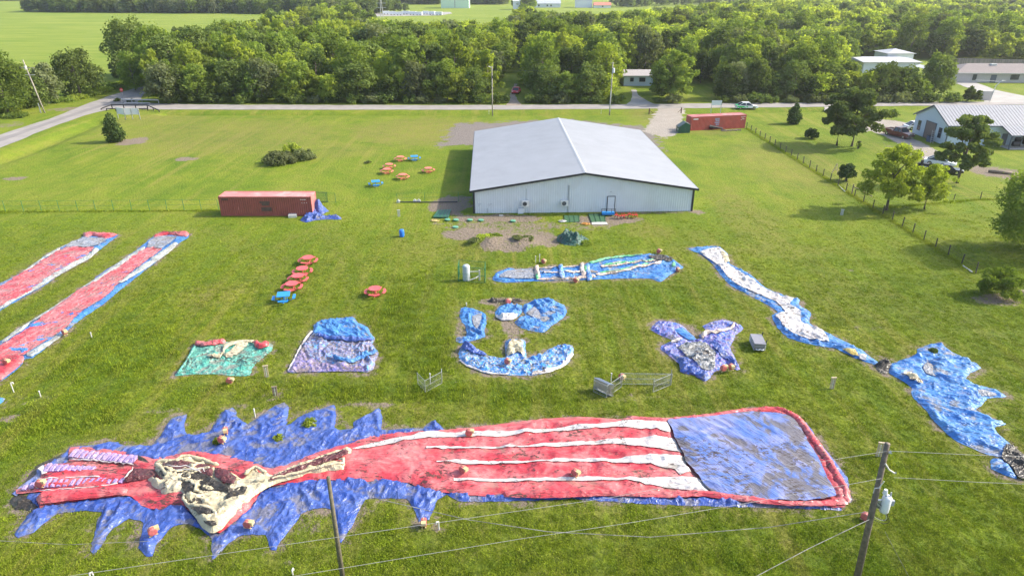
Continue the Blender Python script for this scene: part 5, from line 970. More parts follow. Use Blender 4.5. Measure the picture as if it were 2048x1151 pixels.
wire('service_cable', 'twisted cable dropping from the right pole to the bottom edge', interp([G(1738,1038,4.9),G(1619,1095,4.5),G(1513,1151,4.2),G(1480,1168,4.1)]), .016, TW)
wire('service_cable', 'thin cable falling from the transformer loop to the lower right', interp([G(1770,1062,4.2),G(1795,1110,2.6),G(1822,1160,.8)]), .010, TW)
wire('service_cable', 'faint cable over the grass at the lower left', interp([G(-20,1079,5.0),G(137,1088,4.9),G(300,1081,5.0)]), .011, TW)
# far poles
b_ = G(985,230.5); t = upole('slim wooden pole standing at the road left of the hall ridge', b_, HT(230.5,131), .14, (0,0), PG); MB().box(.12,-.1,HT(230.5,152),.18,.18,.5).build('meter_box', BLACKT, t); MB().tube([(0,0,HT(230.5,134)),(-.7,-.1,HT(230.5,131))], [.05,.12], 6).build('lamp_head', PVC, t)
b_ = G(1219,229); t = upole('pole with white lower half and transformer at the road right of the hall ridge', b_, HT(229,122), .16, (.1,0), PG); MB().cyl(.35,0,HT(229,143),HT(229,134),.26,12).build('transformer', WHITEM, t); MB().box(0,-.13,3.2,.2,.03,4.5).build('white_guard', PVC, t); MB().box(0,0,HT(229,124),.9,.1,.1).build('crossarm', PG, t)
b_ = G(90,226); t = upole('pale leaning pole with crossarms beside the left road', b_, HT(226,120), .17, (-1.6,0), PG); z1_ = HT(226,136); MB().box(-1.15,0,z1_,3.2,.12,.14).build('crossarm', PG, t); MB().box(-.95,0,HT(226,150),2.2,.10,.12).build('crossarm', PVC, t); MB().cyl(-1.5,0,HT(226,139),HT(226,132),.3,10).build('insulator', PVC, t)
b_ = G(82,226); o = MB().cyl(0,0,0,2.2,.12,8).build('marker_post', PVC, None, loc=b_); tag(o, 'short white post next to the leaning pole beside the left road', 'post')
lp = G(88,226).copy(); wl = [Vector((lp.x-1.5,lp.y,z1_+.2)), Vector((lp.x-25,lp.y-10,z1_-.2)), Vector((lp.x-60,lp.y-24,z1_+.6))]
wire('power_line', 'thin wire leaving the leaning pole towards the left edge', wl, .03, BLACKT)
# sagging line along the far road
A_ = G(1219,229); zt = HT(229,126); B2 = G(985,230.5); wire('power_line', 'thin line strung between the two poles along the far road', [Vector((B2.x,B2.y,HT(230.5,140))), Vector(((A_.x+B2.x)/2,(A_.y+B2.y)/2,HT(230,143))), Vector((A_.x,A_.y,zt))], .02, BLACKT)
# ---- signboards
c = G(262,240); t = thing('sign_board', 'bright white three panel notice board behind the dark conifer at the left', 'sign', c)
ps = [G(237,236.5),G(252,239),G(266,238.5),G(281,238.5)]; z0, z1s = 1.0, HT(239,218)+.1
for i in range(3):
    a, b_ = ps[i]-c, ps[i+1]-c; nrm = Vector((a.y-b_.y, b_.x-a.x, 0)).normalized()*.05; mb = MB(); mb.add([(a.x,a.y,z0),(b_.x,b_.y,z0),(b_.x,b_.y,z1s),(a.x,a.y,z1s)]+[(a.x+nrm.x,a.y+nrm.y,z0),(b_.x+nrm.x,b_.y+nrm.y,z0),(b_.x+nrm.x,b_.y+nrm.y,z1s),(a.x+nrm.x,a.y+nrm.y,z1s)], [(0,1,2,3),(7,6,5,4),(0,4,5,1),(3,2,6,7),(1,5,6,2),(0,3,7,4)]); mb.build('panel', plain('white_sign', (.62,.63,.64), .5, var=.03), t)
for p in ps: q = p-c; MB().box(q.x,q.y-.02,z1s/2,.12,.14,z1s+.1).build('post', STEEL, t)
c = G(1430,246.2) ; t = thing('sign_board', 'white board on two legs beyond the right container', 'sign', G(1431,226)); MB().box(0,0,2.25,2.3,.08,1.05).build('panel', WHITEM, t)
for x in (-1.1,1.1): MB().box(x,0,1.1,.12,.12,2.3).build('post', PVC, t)
c = G(248,201.5); t = thing('stop_sign', 'red octagonal stop sign at the road junction, seen far left', 'sign', c, R(-14)); MB().cyl(0,0,0,2.4,.05,6).build('post', STEEL, t); MX = Matrix.Translation((0,-.06,2.6))@Matrix.Rotation(PI/2,4,'X'); mb = MB(); mb.prism([(math.cos(PI/8+k*PI/4)*.5, math.sin(PI/8+k*PI/4)*.5) for k in range(8)], 0, .03, MX); mb.build('sign_plate', plain('stop_red', (.55,.03,.03), .5), t)
cu = bpy.data.curves.new('lettering', 'FONT'); cu.body = 'STOP'; cu.size = .32; cu.align_x = 'CENTER'; cu.align_y = 'CENTER'; cu.extrude = .003; cu.materials.append(LETR); o0 = bpy.data.objects.new('lettering', cu); COL.objects.link(o0); bpy.context.view_layer.update(); lm = bpy.data.meshes.new_from_object(o0); bpy.data.objects.remove(o0); o = bpy.data.objects.new('lettering', lm); link(o, t); o.location = (0,-.10,2.6); o.rotation_euler = (PI/2,0,0)
# ---- guard rails
def rail(label, pts, h, mat, rh=.35, hh=.12):
    c = pts[0]; t = thing('guard_rail', label, 'guard rail', (c.x,c.y,0)); Q = [p-c for p in pts]; hs = h if hasattr(h,'__len__') else [h]*len(Q)
    MB().tube([(q.x,q.y,z) for q, z in zip(Q, hs)], rh/2, 8).build('rail', mat, t)
    for i in range(len(Q)-1):
        n = max(1, int((Q[i+1]-Q[i]).length/2.4))
        for j in range(n+1): q = Q[i].lerp(Q[i+1], j/n); MB().box(q.x,q.y,(hs[i]*(1-j/n)+hs[i+1]*j/n)/2,.16,.16,hs[i]*(1-j/n)+hs[i+1]*j/n).build('post', mat, t)
DKR = plain('dark_rail_paint', (.035,.03,.03), .6)
rail('dark guard rail along the near side of the road bridge at the left', [G(203,220),G(225,217.5),G(296,218.5),G(319,224)], [.3,.95,.95,.35], DKR, .26)
rail('second dark guard rail low behind the notice board at the left', [G(214,221.5),G(232,222),G(296,221.5)], .5, DKR, .2)
rail('pale guard rail along the far side of the road bridge at the left', [G(244,205.5),G(285,205.8),G(318,206.3)], .75, plain('pale_rail', (.48,.46,.43), .7), .35)
rail('pale second rail beneath the far side rail of the bridge', [G(250,208),G(300,208.4)], .3, plain('pale_rail', (.4,.4,.4)), .2)
for i, (px, py) in enumerate(((1298,228),(1362,226.5))):
    t = thing('gate_post', ['rusty post with sagging chain left of the gravel entrance','rusty post with sagging chain right of the gravel entrance'][i], 'post', G(px, py)); MB().cyl(0,0,0,1.25,.13,8).build('post', plain('rusty_iron', (.10,.05,.035), .9, var=.4, scale=6), t); MB().tube([(0,0,1.0),(.4*(1-2*i),-.2,.55),(.9*(1-2*i),-.4,.25)], .05).build('brace', MATS['rusty_iron'], t)
# ---- dumpster, pipe, planks
c = (G(1354,264)+G(1377,264.5))/2; t = thing('skip_bin', 'dark green rubbish skip with sloping lid at the left end of the right container', 'skip', c, R(3)); mb = MB(); mb.side([(-1.15,0),(1.15,0),(1.15,1.55),(.2,2.0),(-1.15,1.1)], -.9, .9); mb.build('bin', GREENP, t); mb = MB(); mb.side([(-1.2,1.13),(.2,2.03),(.2,2.09),(-1.2,1.19)], -.93, .93); mb.build('lid', plain('grey_green_lid', (.10,.13,.12), .6), t); mb = MB(); mb.side([(.22,2.03),(1.18,1.58),(1.18,1.64),(.22,2.09)], -.93, .93); mb.build('lid', plain('grey_green_lid', (.1,.1,.1)), t); MB().box(-1.2,-.5,.7,.08,.5,.25).build('side_handle', STEEL, t)
c = G(1432,260); t = thing('culvert_pipe', 'black corrugated pipe roll leaning before the right container', 'pipe', c, R(-6)); mb = MB()
for k in range(14): mb.tube([(-1.4+k*.2,0,.62-.02*k),(-1.3+k*.2,0,.61-.02*k)], [.46-.02*k,.38-.02*k], 12)
mb.build('pipe', plain('black_plastic', (.03,.034,.04), .5), t); MB().tube([(.9,-.2,.2),(2.0,-.3,.08)], [.15,.04], 8).build('pipe_end', MATS['black_plastic'], t)
for i, px in enumerate((1448,1457,1468,1476)): o = MB().box(0,0,.1,1.2,.35,.18).build('stacked_planks', WOOD, None, loc=G(px, 262.5-(i*.6)), rz=random.uniform(-.5,.1)); tag(o, ['first bundle of old planks right of the black pipe','second bundle of old planks right of the black pipe','third bundle of old planks before the right container','fourth bundle of old planks, nearest the wire fence'][i], 'planks', 'old planks before the right container')
# ---- vehicles
def car(name, label, cat, loc, rz, Ln, Wd, H, paint, kind='sedan', paint2=None):
    t = thing(name, label, cat, loc, rz); h0 = .32; hb = H*.56; w2 = Wd/2
    if kind == 'pickup':
        prof = [(-Ln/2,h0),(Ln/2-.1,h0),(Ln/2,.55),(Ln/2-.03,1.0),(Ln/2-1.3,1.12),(-Ln/2+.02,1.12)]
        cab = [(-.55,1.12),(Ln/2-1.35,1.12),(Ln/2-2.15,H),(-.40,H)]
    else:
        prof = [(-Ln/2,h0),(Ln/2-.1,h0),(Ln/2,.5),(Ln/2-.08,.72),(Ln/2-1.15,hb),(-Ln/2+.75,hb+.06),(-Ln/2+.05,hb),(-Ln/2-.02,.6)]
        cab = [(-Ln/2+.45,hb+.04),(Ln/2-1.2,hb),(Ln/2-2.05,H-.03),(Ln/2-2.7,H),(-Ln/2+1.5,H-.04)]
    bm = bmesh.new()
    def ext(pf, ws):
        vs = []
        for y, sc in ws: vs.append([bm.verts.new((x, y, z)) for x, z in [(px*sc, pz) for px, pz in pf]])
        for a, b_ in zip(vs[:-1], vs[1:]):
            for i in range(len(pf)): bm.faces.new((a[i], a[(i+1)%len(pf)], b_[(i+1)%len(pf)], b_[i]))
        bm.faces.new(vs[0][::-1]); bm.faces.new(vs[-1])
    ext(prof, [(-w2,.96),(-w2+.12,1),(w2-.12,1),(w2,.96)])
    bmesh.ops.recalc_face_normals(bm, faces=bm.faces); me = bpy.data.meshes.new('body'); bm.to_mesh(me); bm.free(); me.materials.append(paint); link(bpy.data.objects.new('body', me), t)
    def cabm(inset, zz=0): 
        n = len(cab); vs = []
        for s in (-1, 1):
            for x, z in cab: k = 1 if z < hb+.1 or (kind == 'pickup' and z < 1.2) else .80; vs.append((x, s*(w2-.06)*k, z))
        return MB().add(vs, [tuple(range(n))[::-1], tuple(range(n,2*n))]+[(i,(i+1)%n,n+(i+1)%n,n+i) for i in range(n)])
    cabm(0).build('window_band', GL, t)
    xs_ = [x for x, z in cab if z > H-.1]; MB().box((min(xs_)+max(xs_))/2, 0, H-.0, max(xs_)-min(xs_)+.25, (w2-.06)*1.62, .07).build('roof', paint, t)
    mb = MB(); top = [p for p in cab if p[1] > H-.1]; low = [p for p in cab if p[1] <= H-.1]
    for s in (-1,1):
        for a, b_ in ((cab[1], cab[2]), (cab[0], cab[-1])): mb.tube([(a[0],s*(w2-.05),a[1]),(b_[0],s*(w2-.05)*.81,b_[1])], .05, 5)
        xm = (cab[1][0]+cab[0][0])/2; mb.tube([(xm,s*(w2-.04),cab[0][1]),(xm,s*(w2-.04)*.81,H)], .05, 5)
    mb.build('pillar', paint, t)
    for x in (-Ln/2+.95, Ln/2-.95):
        for s in (-1,1):
            wh = MB().tube([(x,s*(w2-.2),.34),(x,s*(w2+.01),.34)], .34, 16).build('wheel', RUBBER, t); MB().tube([(x,s*(w2),.34),(x,s*(w2+.025),.34)], .2, 12).build('rim', CHROME, wh)
    for s in (-1,1): MB().box(Ln/2-.05,s*(w2-.3),.68 if kind != 'pickup' else .9,.14,.36,.14).build('headlight', plain('lamp_glass', (.7,.7,.68), .2), t); MB().box(-Ln/2+.02,s*(w2-.25),.75,.08,.3,.16).build('tail_light', plain('tail_red', (.4,.02,.02), .3), t)
    MB().box(Ln/2-.02,0,.45,.12,Wd-.2,.2).build('bumper', CHROME if kind == 'pickup' else paint, t)
    if kind == 'pickup':
        MB().box(-Ln/2+1.0,0,1.13,1.65,Wd-.35,.03).build('bed_floor', RUBBER, t)
        for s in (-1,1): MB().box(-Ln/2+1.0,s*(w2-.06),1.2,1.9,.1,.14).build('bed_side', paint, t)
        MB().box(-Ln/2+.06,0,1.18,.1,Wd-.1,.16).build('tailgate', paint, t); MB().box(Ln/2,0,.85,.06,1.0,.28).build('grille', CHROME, t)
    if paint2:
        for s in (-1,1): MB().add([(-Ln/2+.05,s*(w2+.012),.42),(-.2,s*(w2+.012),.42),(-.9,s*(w2+.012),.78),(-Ln/2+.1,s*(w2+.012),hb-.05)], [(0,1,2,3) if s < 0 else (3,2,1,0)]).build('green_livery', paint2, t); MB().add([(.0,s*(w2+.012),.45),(.25,s*(w2+.012),.45),(-.1,s*(w2+.012),.8),(-.5,s*(w2+.012),.8)], [(0,1,2,3) if s < 0 else (3,2,1,0)]).build('green_stripe', paint2, t)
        MB().box(-Ln/2+.4,0,hb+.07,.7,Wd-.3,.03).build('boot_stripe', paint2, t)
    return t
WP = plain('white_car_paint', (.72,.73,.74), .25, var=.02); RP = plain('red_car_paint', (.50,.015,.03), .3, var=.05); MP = plain('maroon_car_paint', (.13,.03,.03), .3, var=.05); GP = plain('bright_green_livery', (.02,.45,.13), .4, var=.05)
g = G(1492,217.5); car('parked_car', 'white saloon car with bright green rear livery parked on the verge of the far road', 'car', (g.x,g.y,gzs(g.x,g.y)), R(-1), 5.0, 1.9, 1.5, WP, paint2=GP)
g = G(1032.5,186.5); car('parked_car', 'red car parked on the dirt track between the trees', 'car', (g.x,g.y,.05), R(-100), 4.6, 1.85, 1.45, RP)
g0, g1 = G(1779,270), G(1813,276); g = (g0+g1)/2; car('pickup_truck', 'dark red pickup truck on the drive in front of the pale metal house', 'pickup', (g.x,g.y,0), math.atan2((g1-g0).y,(g1-g0).x)-.25, 5.7, 2.0, 1.85, MP, 'pickup')
g = G(1822,244); car('parked_car', 'white car half hidden at the back corner of the pale metal house', 'car', (82.4,140.2,0), R(2), 4.8, 1.9, 1.6, WP)
g = G(1878,330); car('parked_car', 'white car seen through the branches of the lone pine', 'car', (g.x,g.y,0), R(-35), 4.7, 1.9, 1.5, WP)
g = G(1893,346); car('parked_car', 'black car seen under the branches of the lone pine', 'car', (g.x,g.y,0), R(-20), 4.2, 1.8, 1.4, plain('black_car_paint', (.02,.02,.025), .25))
g = G(1846,334); t = thing('ride_on_mower', 'small dark ride-on mower between the leafy tree and the pine', 'mower', g, R(-30)); MB().box(0,0,.45,1.5,.8,.4).build('body', BLACKT, t); MB().box(-.3,0,.85,.4,.5,.5).build('seat', RUBBER, t); MB().box(.1,0,.2,1.0,1.1,.15).build('deck', WHITEM, t)
for x, r_ in ((-.55,.3),(.6,.2)):
    for s in (-1,1): MB().tube([(x,s*.4,r_),(x,s*.55,r_)], r_, 12).build('wheel', RUBBER, t)
# ---- pale metal house at the right
X0, Y0, Y1, XL = 79.9, 125.6, 136.9, 40.0; hs = thing('metal_house', 'pale blue white metal house with a ribbed grey roof at the right edge', 'building', (X0, Y0, 0)); D = Y1-Y0; EVh, RDh = 3.7, 6.3
WB = plain('pale_blue_siding', (.46,.54,.60), .5, var=.04); RFG = plain('grey_ribbed_roof', (.27,.27,.285), .5, var=.08, dirt=.2)
tp_ = lambda t: EVh+(RDh-EVh)*(1-abs(2*t-1))
ribs_wall((0,D),(0,0),tp_, out=1).build('gable_wall', WB, hs); ribs_wall((0,0),(XL,0),lambda t: EVh, out=1).build('front_wall', WB, hs); ribs_wall((XL,0),(XL,D),tp_, out=1).build('gable_wall', WB, hs); ribs_wall((XL,D),(0,D),lambda t: EVh, out=1).build('back_wall', WB, hs)
def ribroof(x0, x1, ya, za, yb, zb, step=.6, name='roof_slope', mat=RFG, par=None):
    n = int((x1-x0)/step); vs = []
    for i in range(n):
        a = x0+(x1-x0)*i/n; s = (x1-x0)/n
        for q, o in ((0,0),(.78,0),(.82,.05),(.92,.05)): vs += [(a+s*q,ya,za+o),(a+s*q,yb,zb+o)]
    vs += [(x1,ya,za),(x1,yb,zb)]; return MB().add(vs, [(2*i,2*i+2,2*i+3,2*i+1) for i in range(len(vs)//2-1)]).build(name, mat, par or hs)
sl = (RDh-EVh)/(D/2); ribroof(-.35, XL+.3, -.35, EVh-sl*.35+.08, D/2, RDh+.08); ribroof(-.35, XL+.3, D/2, RDh+.08, D+.35, EVh-sl*.35+.08)
for sgn in (0,1):
    mb = MB(); a, b_ = ((-.35,EVh-sl*.35),(D/2,RDh)) if sgn == 0 else ((D/2,RDh),(D+.35,EVh-sl*.35)); mb.add([(-.42,a[0],a[1]-.10),(-.42,b_[0],b_[1]-.10),(-.42,b_[0],b_[1]+.14),(-.42,a[0],a[1]+.14),(-.34,a[0],a[1]-.10),(-.34,b_[0],b_[1]-.10),(-.34,b_[0],b_[1]+.14),(-.34,a[0],a[1]+.14)], [(0,3,2,1),(4,5,6,7),(0,1,5,4),(3,7,6,2)]); mb.build('gable_trim', plain('slate_trim', (.08,.10,.13), .5), hs)
MB().box(4.5,-.40,EVh-.12,9.7,.08,.2).build('eave_trim', MATS['slate_trim'], hs); MB().box(-.02,-.02,EVh/2,.16,.16,EVh).build('corner_trim', MATS['slate_trim'], hs)
MB().box(-.06,131.1-Y0,1.55,.06,3.2,3.1).build('garage_door', plain('brown_roller_door', (.15,.115,.11), .6, var=.1), hs); mb = MB()
for yy in (129.45-Y0,132.75-Y0): mb.box(-.08,yy,1.6,.12,.14,3.3)
mb.box(-.08,131.1-Y0,3.2,.12,3.45,.14); mb.build('door_frame', MATS['slate_trim'], hs)
for yy, w_ in ((135.0-Y0,.9),(127.9-Y0,.9)):
    wd = MB().box(-.05,yy,1.85,.06,w_+.15,1.9).build('window_frame', MATS['slate_trim'], hs); mb = MB(); mb.box(-.09,yy,2.3,.02,w_-.05,.8); mb.build('pane', GL, wd); MB().box(-.09,yy,1.4,.02,w_-.05,.8).build('pane', GL, wd)
# porch: from X=+15.5 the roof runs on lower and forward
px_ = 9.4; ribroof(px_, XL+.3, -3.4, 2.55, -.36, EVh-sl*.35+.06, name='porch_roof'); mb = MB(); mb.add([(px_,-3.4,2.45),(px_,-.3,3.45),(px_,-.3,3.70),(px_,-3.4,2.62),(px_-.06,-3.4,2.45),(px_-.06,-.3,3.45),(px_-.06,-.3,3.7),(px_-.06,-3.4,2.62)], [(0,1,2,3),(7,6,5,4)]); mb.build('porch_trim', MATS['slate_trim'], hs)
for x in (9.7, 17, 25): MB().box(x,-3.25,1.25,.22,.22,2.5).build('porch_post', MATS['slate_trim'], hs)
MB().box(22.0,-1.7,.06,24.5,3.4,.12).build('porch_floor', CONC, hs); MB().box(10.6,-.06,1.1,1.0,.06,2.2).build('porch_door', MATS['slate_trim'], hs)
MB().box(14.5,-.05,1.6,1.2,.05,1.0).build('window', GL, hs)
for i, (x, y, a, b_, c_) in enumerate(((11.3,-2.4,1.2,.8,.9),(12.4,-1.2,.8,.7,1.5),(13.9,-1.8,1.6,.9,1.3),(8.6,-.9,.8,.7,1.4))):
    t = thing('barbecue_grill' if i < 3 else 'dark_bin', ['low dark grill under the porch, leftmost','taller dark grill in the middle under the porch','wide dark grill under the porch by the picture edge','dark bin standing outside the porch corner'][i], 'grill' if i < 3 else 'bin', (X0+x, Y0+y, .12 if i < 3 else 0)); MB().box(0,0,c_*.65,a,b_,c_*.5).build('body', RUBBER, t); MB().tube([(-a/2,0,c_*.9),(a/2,0,c_*.9)], b_*.45, 10).build('lid', BLACKT, t)
    for sx in (-.4,.4):
        for sy in (-.3,.3): MB().box(a*sx,b_*sy,c_*.2,.06,.06,c_*.42).build('leg', STEEL, t)
t = thing('blue_bin', 'slate blue bin beside the garage door of the pale metal house', 'bin', (X0-1.0, 128.9, 0)); MB().box(0,0,.55,.8,.8,1.1, taper=1.1).build('tub', plain('slate_blue_plastic', (.07,.10,.18), .5), t); MB().box(0,0,1.14,.95,.95,.08).build('lid', BLACKT, t)
t = thing('ladder', 'pale ladder frame standing by the gable window of the pale metal house', 'ladder', (X0-1.4, 127.4, 0)); 
for s in (-.25,.25): MB().tube([(s,0,0),(s,.3,2.4)], .04).build('rail', STEEL, t)
for k in range(6): MB().tube([(-.25,.05*k,.35*k+.3),(.25,.05*k,.35*k+.3)], .025).build('rung', STEEL, t)
t = thing('timber_trestle', 'leaning timber trestle left of the round conifer by the wire fence', 'trestle', G(1669,347)); 
for a, b_ in (((-.5,0,0),(.1,0,1.6)),((.5,.1,0),(.1,0,1.6)),((0,.7,0),(.1,0,1.6)),((-.3,0,.6),(.35,.1,.6))): MB().tube([a,b_], .05).build('beam', PALEWOOD, t)
# log and earth bank at right
t = thing('fallen_log', 'dark log lying on the bare earth right of the lone pine', 'log', G(2000,347)); MB().tube([(-1.6,.5,.25),(0,0,.25),(1.7,-.7,.2)], [.2,.28,.2], 10).build('trunk', WOOD, t, True)
t = thing('tree_stump', 'brown earth clod and stump at the right edge below the round bush', 'stump', G(2043,592)); MB().ball(0,0,.2,.6,.5,.45).build('stump', WOOD, t, True)
# ---- houses beyond the road
def house(label, x0, x1, yb, hgt, roofh, depth, wall, roof, wins, hip=True, rz=0, name='house', doors=(), chim=None):
    a, b_ = G(x0, yb), G(x1, yb); Ln = (b_-a).length; t = thing(name, label, 'building', (a.x,a.y,0), math.atan2((b_-a).y,(b_-a).x)+rz); MB().box(Ln/2,depth/2,hgt/2,Ln,depth,hgt).build('wall', wall, t); o = .5; hp = depth/2 if hip else 0
    mb = MB(); mb.add([(-o,-o,hgt),(Ln+o,-o,hgt),(Ln+o,depth+o,hgt),(-o,depth+o,hgt),(hp,depth/2,hgt+roofh),(Ln-hp,depth/2,hgt+roofh)], [(0,1,5,4),(1,2,5),(2,3,4,5),(3,0,4),(3,2,1,0)]); rf = mb.build('roof', roof, t)
    MB().box(Ln/2,-o-.03,hgt-.05,Ln+2*o,.06,.22).build('fascia', PVC, t)
    for u, z, w_, h_ in wins: f = MB().box(u*Ln,-.03,z,w_+.2,.08,h_+.2).build('window_frame', PVC, t); MB().box(u*Ln,-.09,z,w_,.04,h_).build('pane', GL, f)
    for u, w_, h_ in doors: MB().box(u*Ln,-.04,h_/2,w_,.08,h_).build('door', plain('slate_trim', (.1,.1,.1)), t)
    if chim: MB().box(chim*Ln,depth/2-1,hgt+roofh*.7,1.6,1.0,1.3).build('chimney', PVC, rf)
    return t
BRW = plain('pale_brick', (.42,.39,.37), .85, var=.1, scale=4); SHG = plain('brown_grey_shingle', (.20,.17,.16), .9, var=.15, scale=3); SHG2 = plain('grey_shingle', (.34,.31,.30), .9, var=.12, scale=3)
house('long low ranch house with brown grey hip roof beyond the far road at the right', 1908, 2092, 165, 2.7, 2.1, 11, BRW, SHG, [(.20,1.5,1.2,1.7),(.62,1.6,2.4,1.5),(.77,1.6,.7,1.0)], True, R(-3), doors=((.40,1.6,2.2),), chim=.46)
house('pale blue mobile home with grey roof peeping between the roadside trees', 1247, 1310, 172, 2.8, 1.2, 8, WB, SHG2, [(.58,1.7,1.7,1.1),(.25,1.7,1.0,1.0)], False, name='mobile_home')
house('long white metal shed with flat pale roof behind the trees at the right', 1724, 1836, 146, 3.3, .6, 16, WHITEM, plain('pale_roof', (.36,.365,.37), .6), [], False, name='white_shed')
house('small white upper hall rising behind the long white shed', 1770, 1822, 134, 4.4, 1.2, 9, WHITEM, plain('pale_roof', (.7,.7,.7)), [], True, name='white_shed')
def canopy(label, x0, x1, yb, h, depth):
    a, b_ = G(x0, yb), G(x1, yb); Ln = (b_-a).length; t = thing('carport', label, 'carport', a, 0); MB().side([(0,h-.5),(Ln/2,h),(Ln,h-.5),(Ln,h-.4),(Ln/2,h+.1),(0,h-.4)], 0, depth).build('roof', PVC, t)
    for x in (.15, Ln-.15):
        for y in (.15, depth-.15): MB().box(x,y,(h-.45)/2,.15,.15,h-.45).build('post', STEEL, t)
canopy('white carport beside the ranch house', 1885, 1908, 156, 3.1, 6); canopy('white carport half hidden behind the roadside oak', 1842, 1868, 156, 3.2, 6)
a, b_ = G(1893,132.5), G(2110,138.0); c = a; fn = thing('board_fence', 'tall brown grey board fence behind the ranch house', 'fence', c); Ln = (b_-a).length; n = 110; fm_ = [MB().box(0,0,1.35,Ln/n*.93,.04,2.7).mesh('board', plain('fence_board_%d' % k, (.20+.04*k,.165+.03*k,.15+.03*k), .9)) for k in range(3)]
for i in range(n): q = (b_-a)*(i+.5)/n; o = bpy.data.objects.new('board', random.choice(fm_)); link(o, fn); o.location = (q.x,q.y,0); o.rotation_euler = (0,0,math.atan2(b_.y-a.y,b_.x-a.x)); o.scale = (1,1,random.uniform(.98,1.02))
a, b_ = G(1960,200), G(1982,201); o = MB().box(0,0,1.1,(b_-a).length,.5,2.2).build('brick_gate_wall', BRW, None, loc=(a+b_)/2); tag(o, 'pale brick gate wall at the mouth of the ranch house drive', 'wall')
t = thing('street_lamp', 'bent white lamp pole beside the ranch house drive', 'street lamp', G(1979,204)); MB().tube([(0,0,0),(.4,0,HT(204,172)),(1.2,0,HT(204,164)),(1.6,0,HT(204,162.5))], .10, 6).build('pole', PVC, t); MB().box(1.9,0,HT(204,162),.9,.3,.18).build('lamp_head', PVC, t); MB().tube([(.9,0,HT(204,163)),(-5,0,HT(204,160))], .05).build('arm', PVC, t)
# ---- far places at the top edge
def far(label, x0, x1, yb, hgt, roofh, depth, wall, roof, wins=(), doors=()): return house(label, x0, x1, yb, hgt, roofh, depth, wall, roof, wins, False, name='far_building', doors=doors)
PGN = plain('pale_green_metal', (.50,.66,.52), .6); 
far('big pale green warehouse by the top edge beyond the wood', 882, 938, 17, 11, .5, 18, PGN, PGN, [(.5,5.5,.3,10)])
far('grey roofed barn with white front at the top edge beyond the wood', 1068, 1121, 15.5, 3.6, 5.0, 22, WHITEM, plain('blue_grey_roof', (.36,.39,.45), .6), [(.18,1.8,1.4,1.4),(.5,1.8,1.4,1.4),(.64,1.8,1.4,1.4)])
far('pale grey shed right of the barn at the top edge', 1152, 1184, 16, 8.5, .8, 14, plain('pale_grey_metal', (.58,.62,.68), .6), WHITEM)
far('small house with faded red roof at the top edge', 1188, 1222, 16.5, 2.4, 2.6, 10, WHITEM, plain('faded_red_roof', (.45,.17,.12), .8), [(.5,1.5,1.4,1.2)])
far('pale blue shed at the top edge right of centre', 1672, 1724, 11, 5, 1.5, 14, plain('pale_blue_metal', (.42,.52,.62), .6), WHITEM)
far('white gabled shed peeping above the tall trees at the top edge', 1026, 1040, 20, 7.5, 2.0, 8, WHITEM, WHITEM)
tb = None
for i in range(9):
    px = 772+i*13.2; g = G(px, 29.5+(i%3)*.8); lab = ''; w_ = ['first from the left','second from the left','third from the left','fourth from the left','in the middle of the row','fourth from the right','third from the right','second from the right','rightmost of the row'][i]
    t = thing('parked_trailer', 'white trailer on the far lot beyond the wood, '+w_, 'trailer', g, random.uniform(-.3,.3), 'white trailers on the far lot'); MB().box(0,0,1.5,random.uniform(4.5,6),2.4,2.2).build('box', WHITEM, t)
    for s in (-1.2,1.2): MB().tube([(s,-1.25,.4),(s,-1.1,.4)], .4, 8).build('wheel', RUBBER, t)
sheet('parking_lot', PL([(745,33.5),(880,31.5),(905,27.5),(900,24.5),(830,24.8),(745,26.5)]), LIGHTC, .05, 12)
t = thing('substation_mast', 'pale steel lattice mast at the top left of the wood', 'mast', G(764,36))
for x in (-1,1):
    for y in (-1,1): MB().tube([(x,y,0),(x*.3,y*.3,13)], .14, 4).build('leg', PVC, t)
for z in (7,10,12.5): MB().box(0,0,z,7,.25,.25).build('crossarm', PVC, t)
# ================================================================== VEGETATION
LF = [leafmat('dark_leaves', [(.048,.082,.020),(.062,.098,.022),(.078,.110,.028),(.150,.190,.042)]),
      leafmat('mid_green_leaves', [(.074,.122,.020),(.090,.140,.022),(.110,.150,.028),(.185,.235,.042)], .45),
      leafmat('yellow_green_leaves', [(.150,.205,.026),(.178,.228,.028),(.200,.240,.034),(.310,.350,.060)], .55),
      leafmat('pine_needles', [(.070,.108,.032),(.080,.118,.034),(.090,.126,.038),(.150,.185,.055)], .35),
      leafmat('conifer_leaves', [(.028,.052,.014),(.032,.058,.016),(.036,.062,.018),(.075,.105,.030)], .15),
      leafmat('grey_green_leaves', [(.095,.120,.050),(.105,.130,.055),(.115,.135,.060),(.185,.205,.095)], .35)]
BARK = plain('bark', (.13,.105,.085), .9, var=.3, scale=5)
def leaves(P, Nr, size, rng, flat=.25):
    n = len(P); up = rng.normal(size=(n,3)); t = np.cross(Nr, up); t /= np.linalg.norm(t,axis=1)[:,None]+1e-9; b = np.cross(Nr, t); s = size*rng.uniform(.6,1.35,(n,1)); k = rng.uniform(.45,.9,(n,1))
    V = np.stack([P-t*s, P-b*s*k+Nr*s*flat, P+t*s, P+b*s*k-Nr*s*flat*.3], 1).reshape(-1,3)
    Fc = np.arange(4*n).reshape(-1,4); return V, Fc
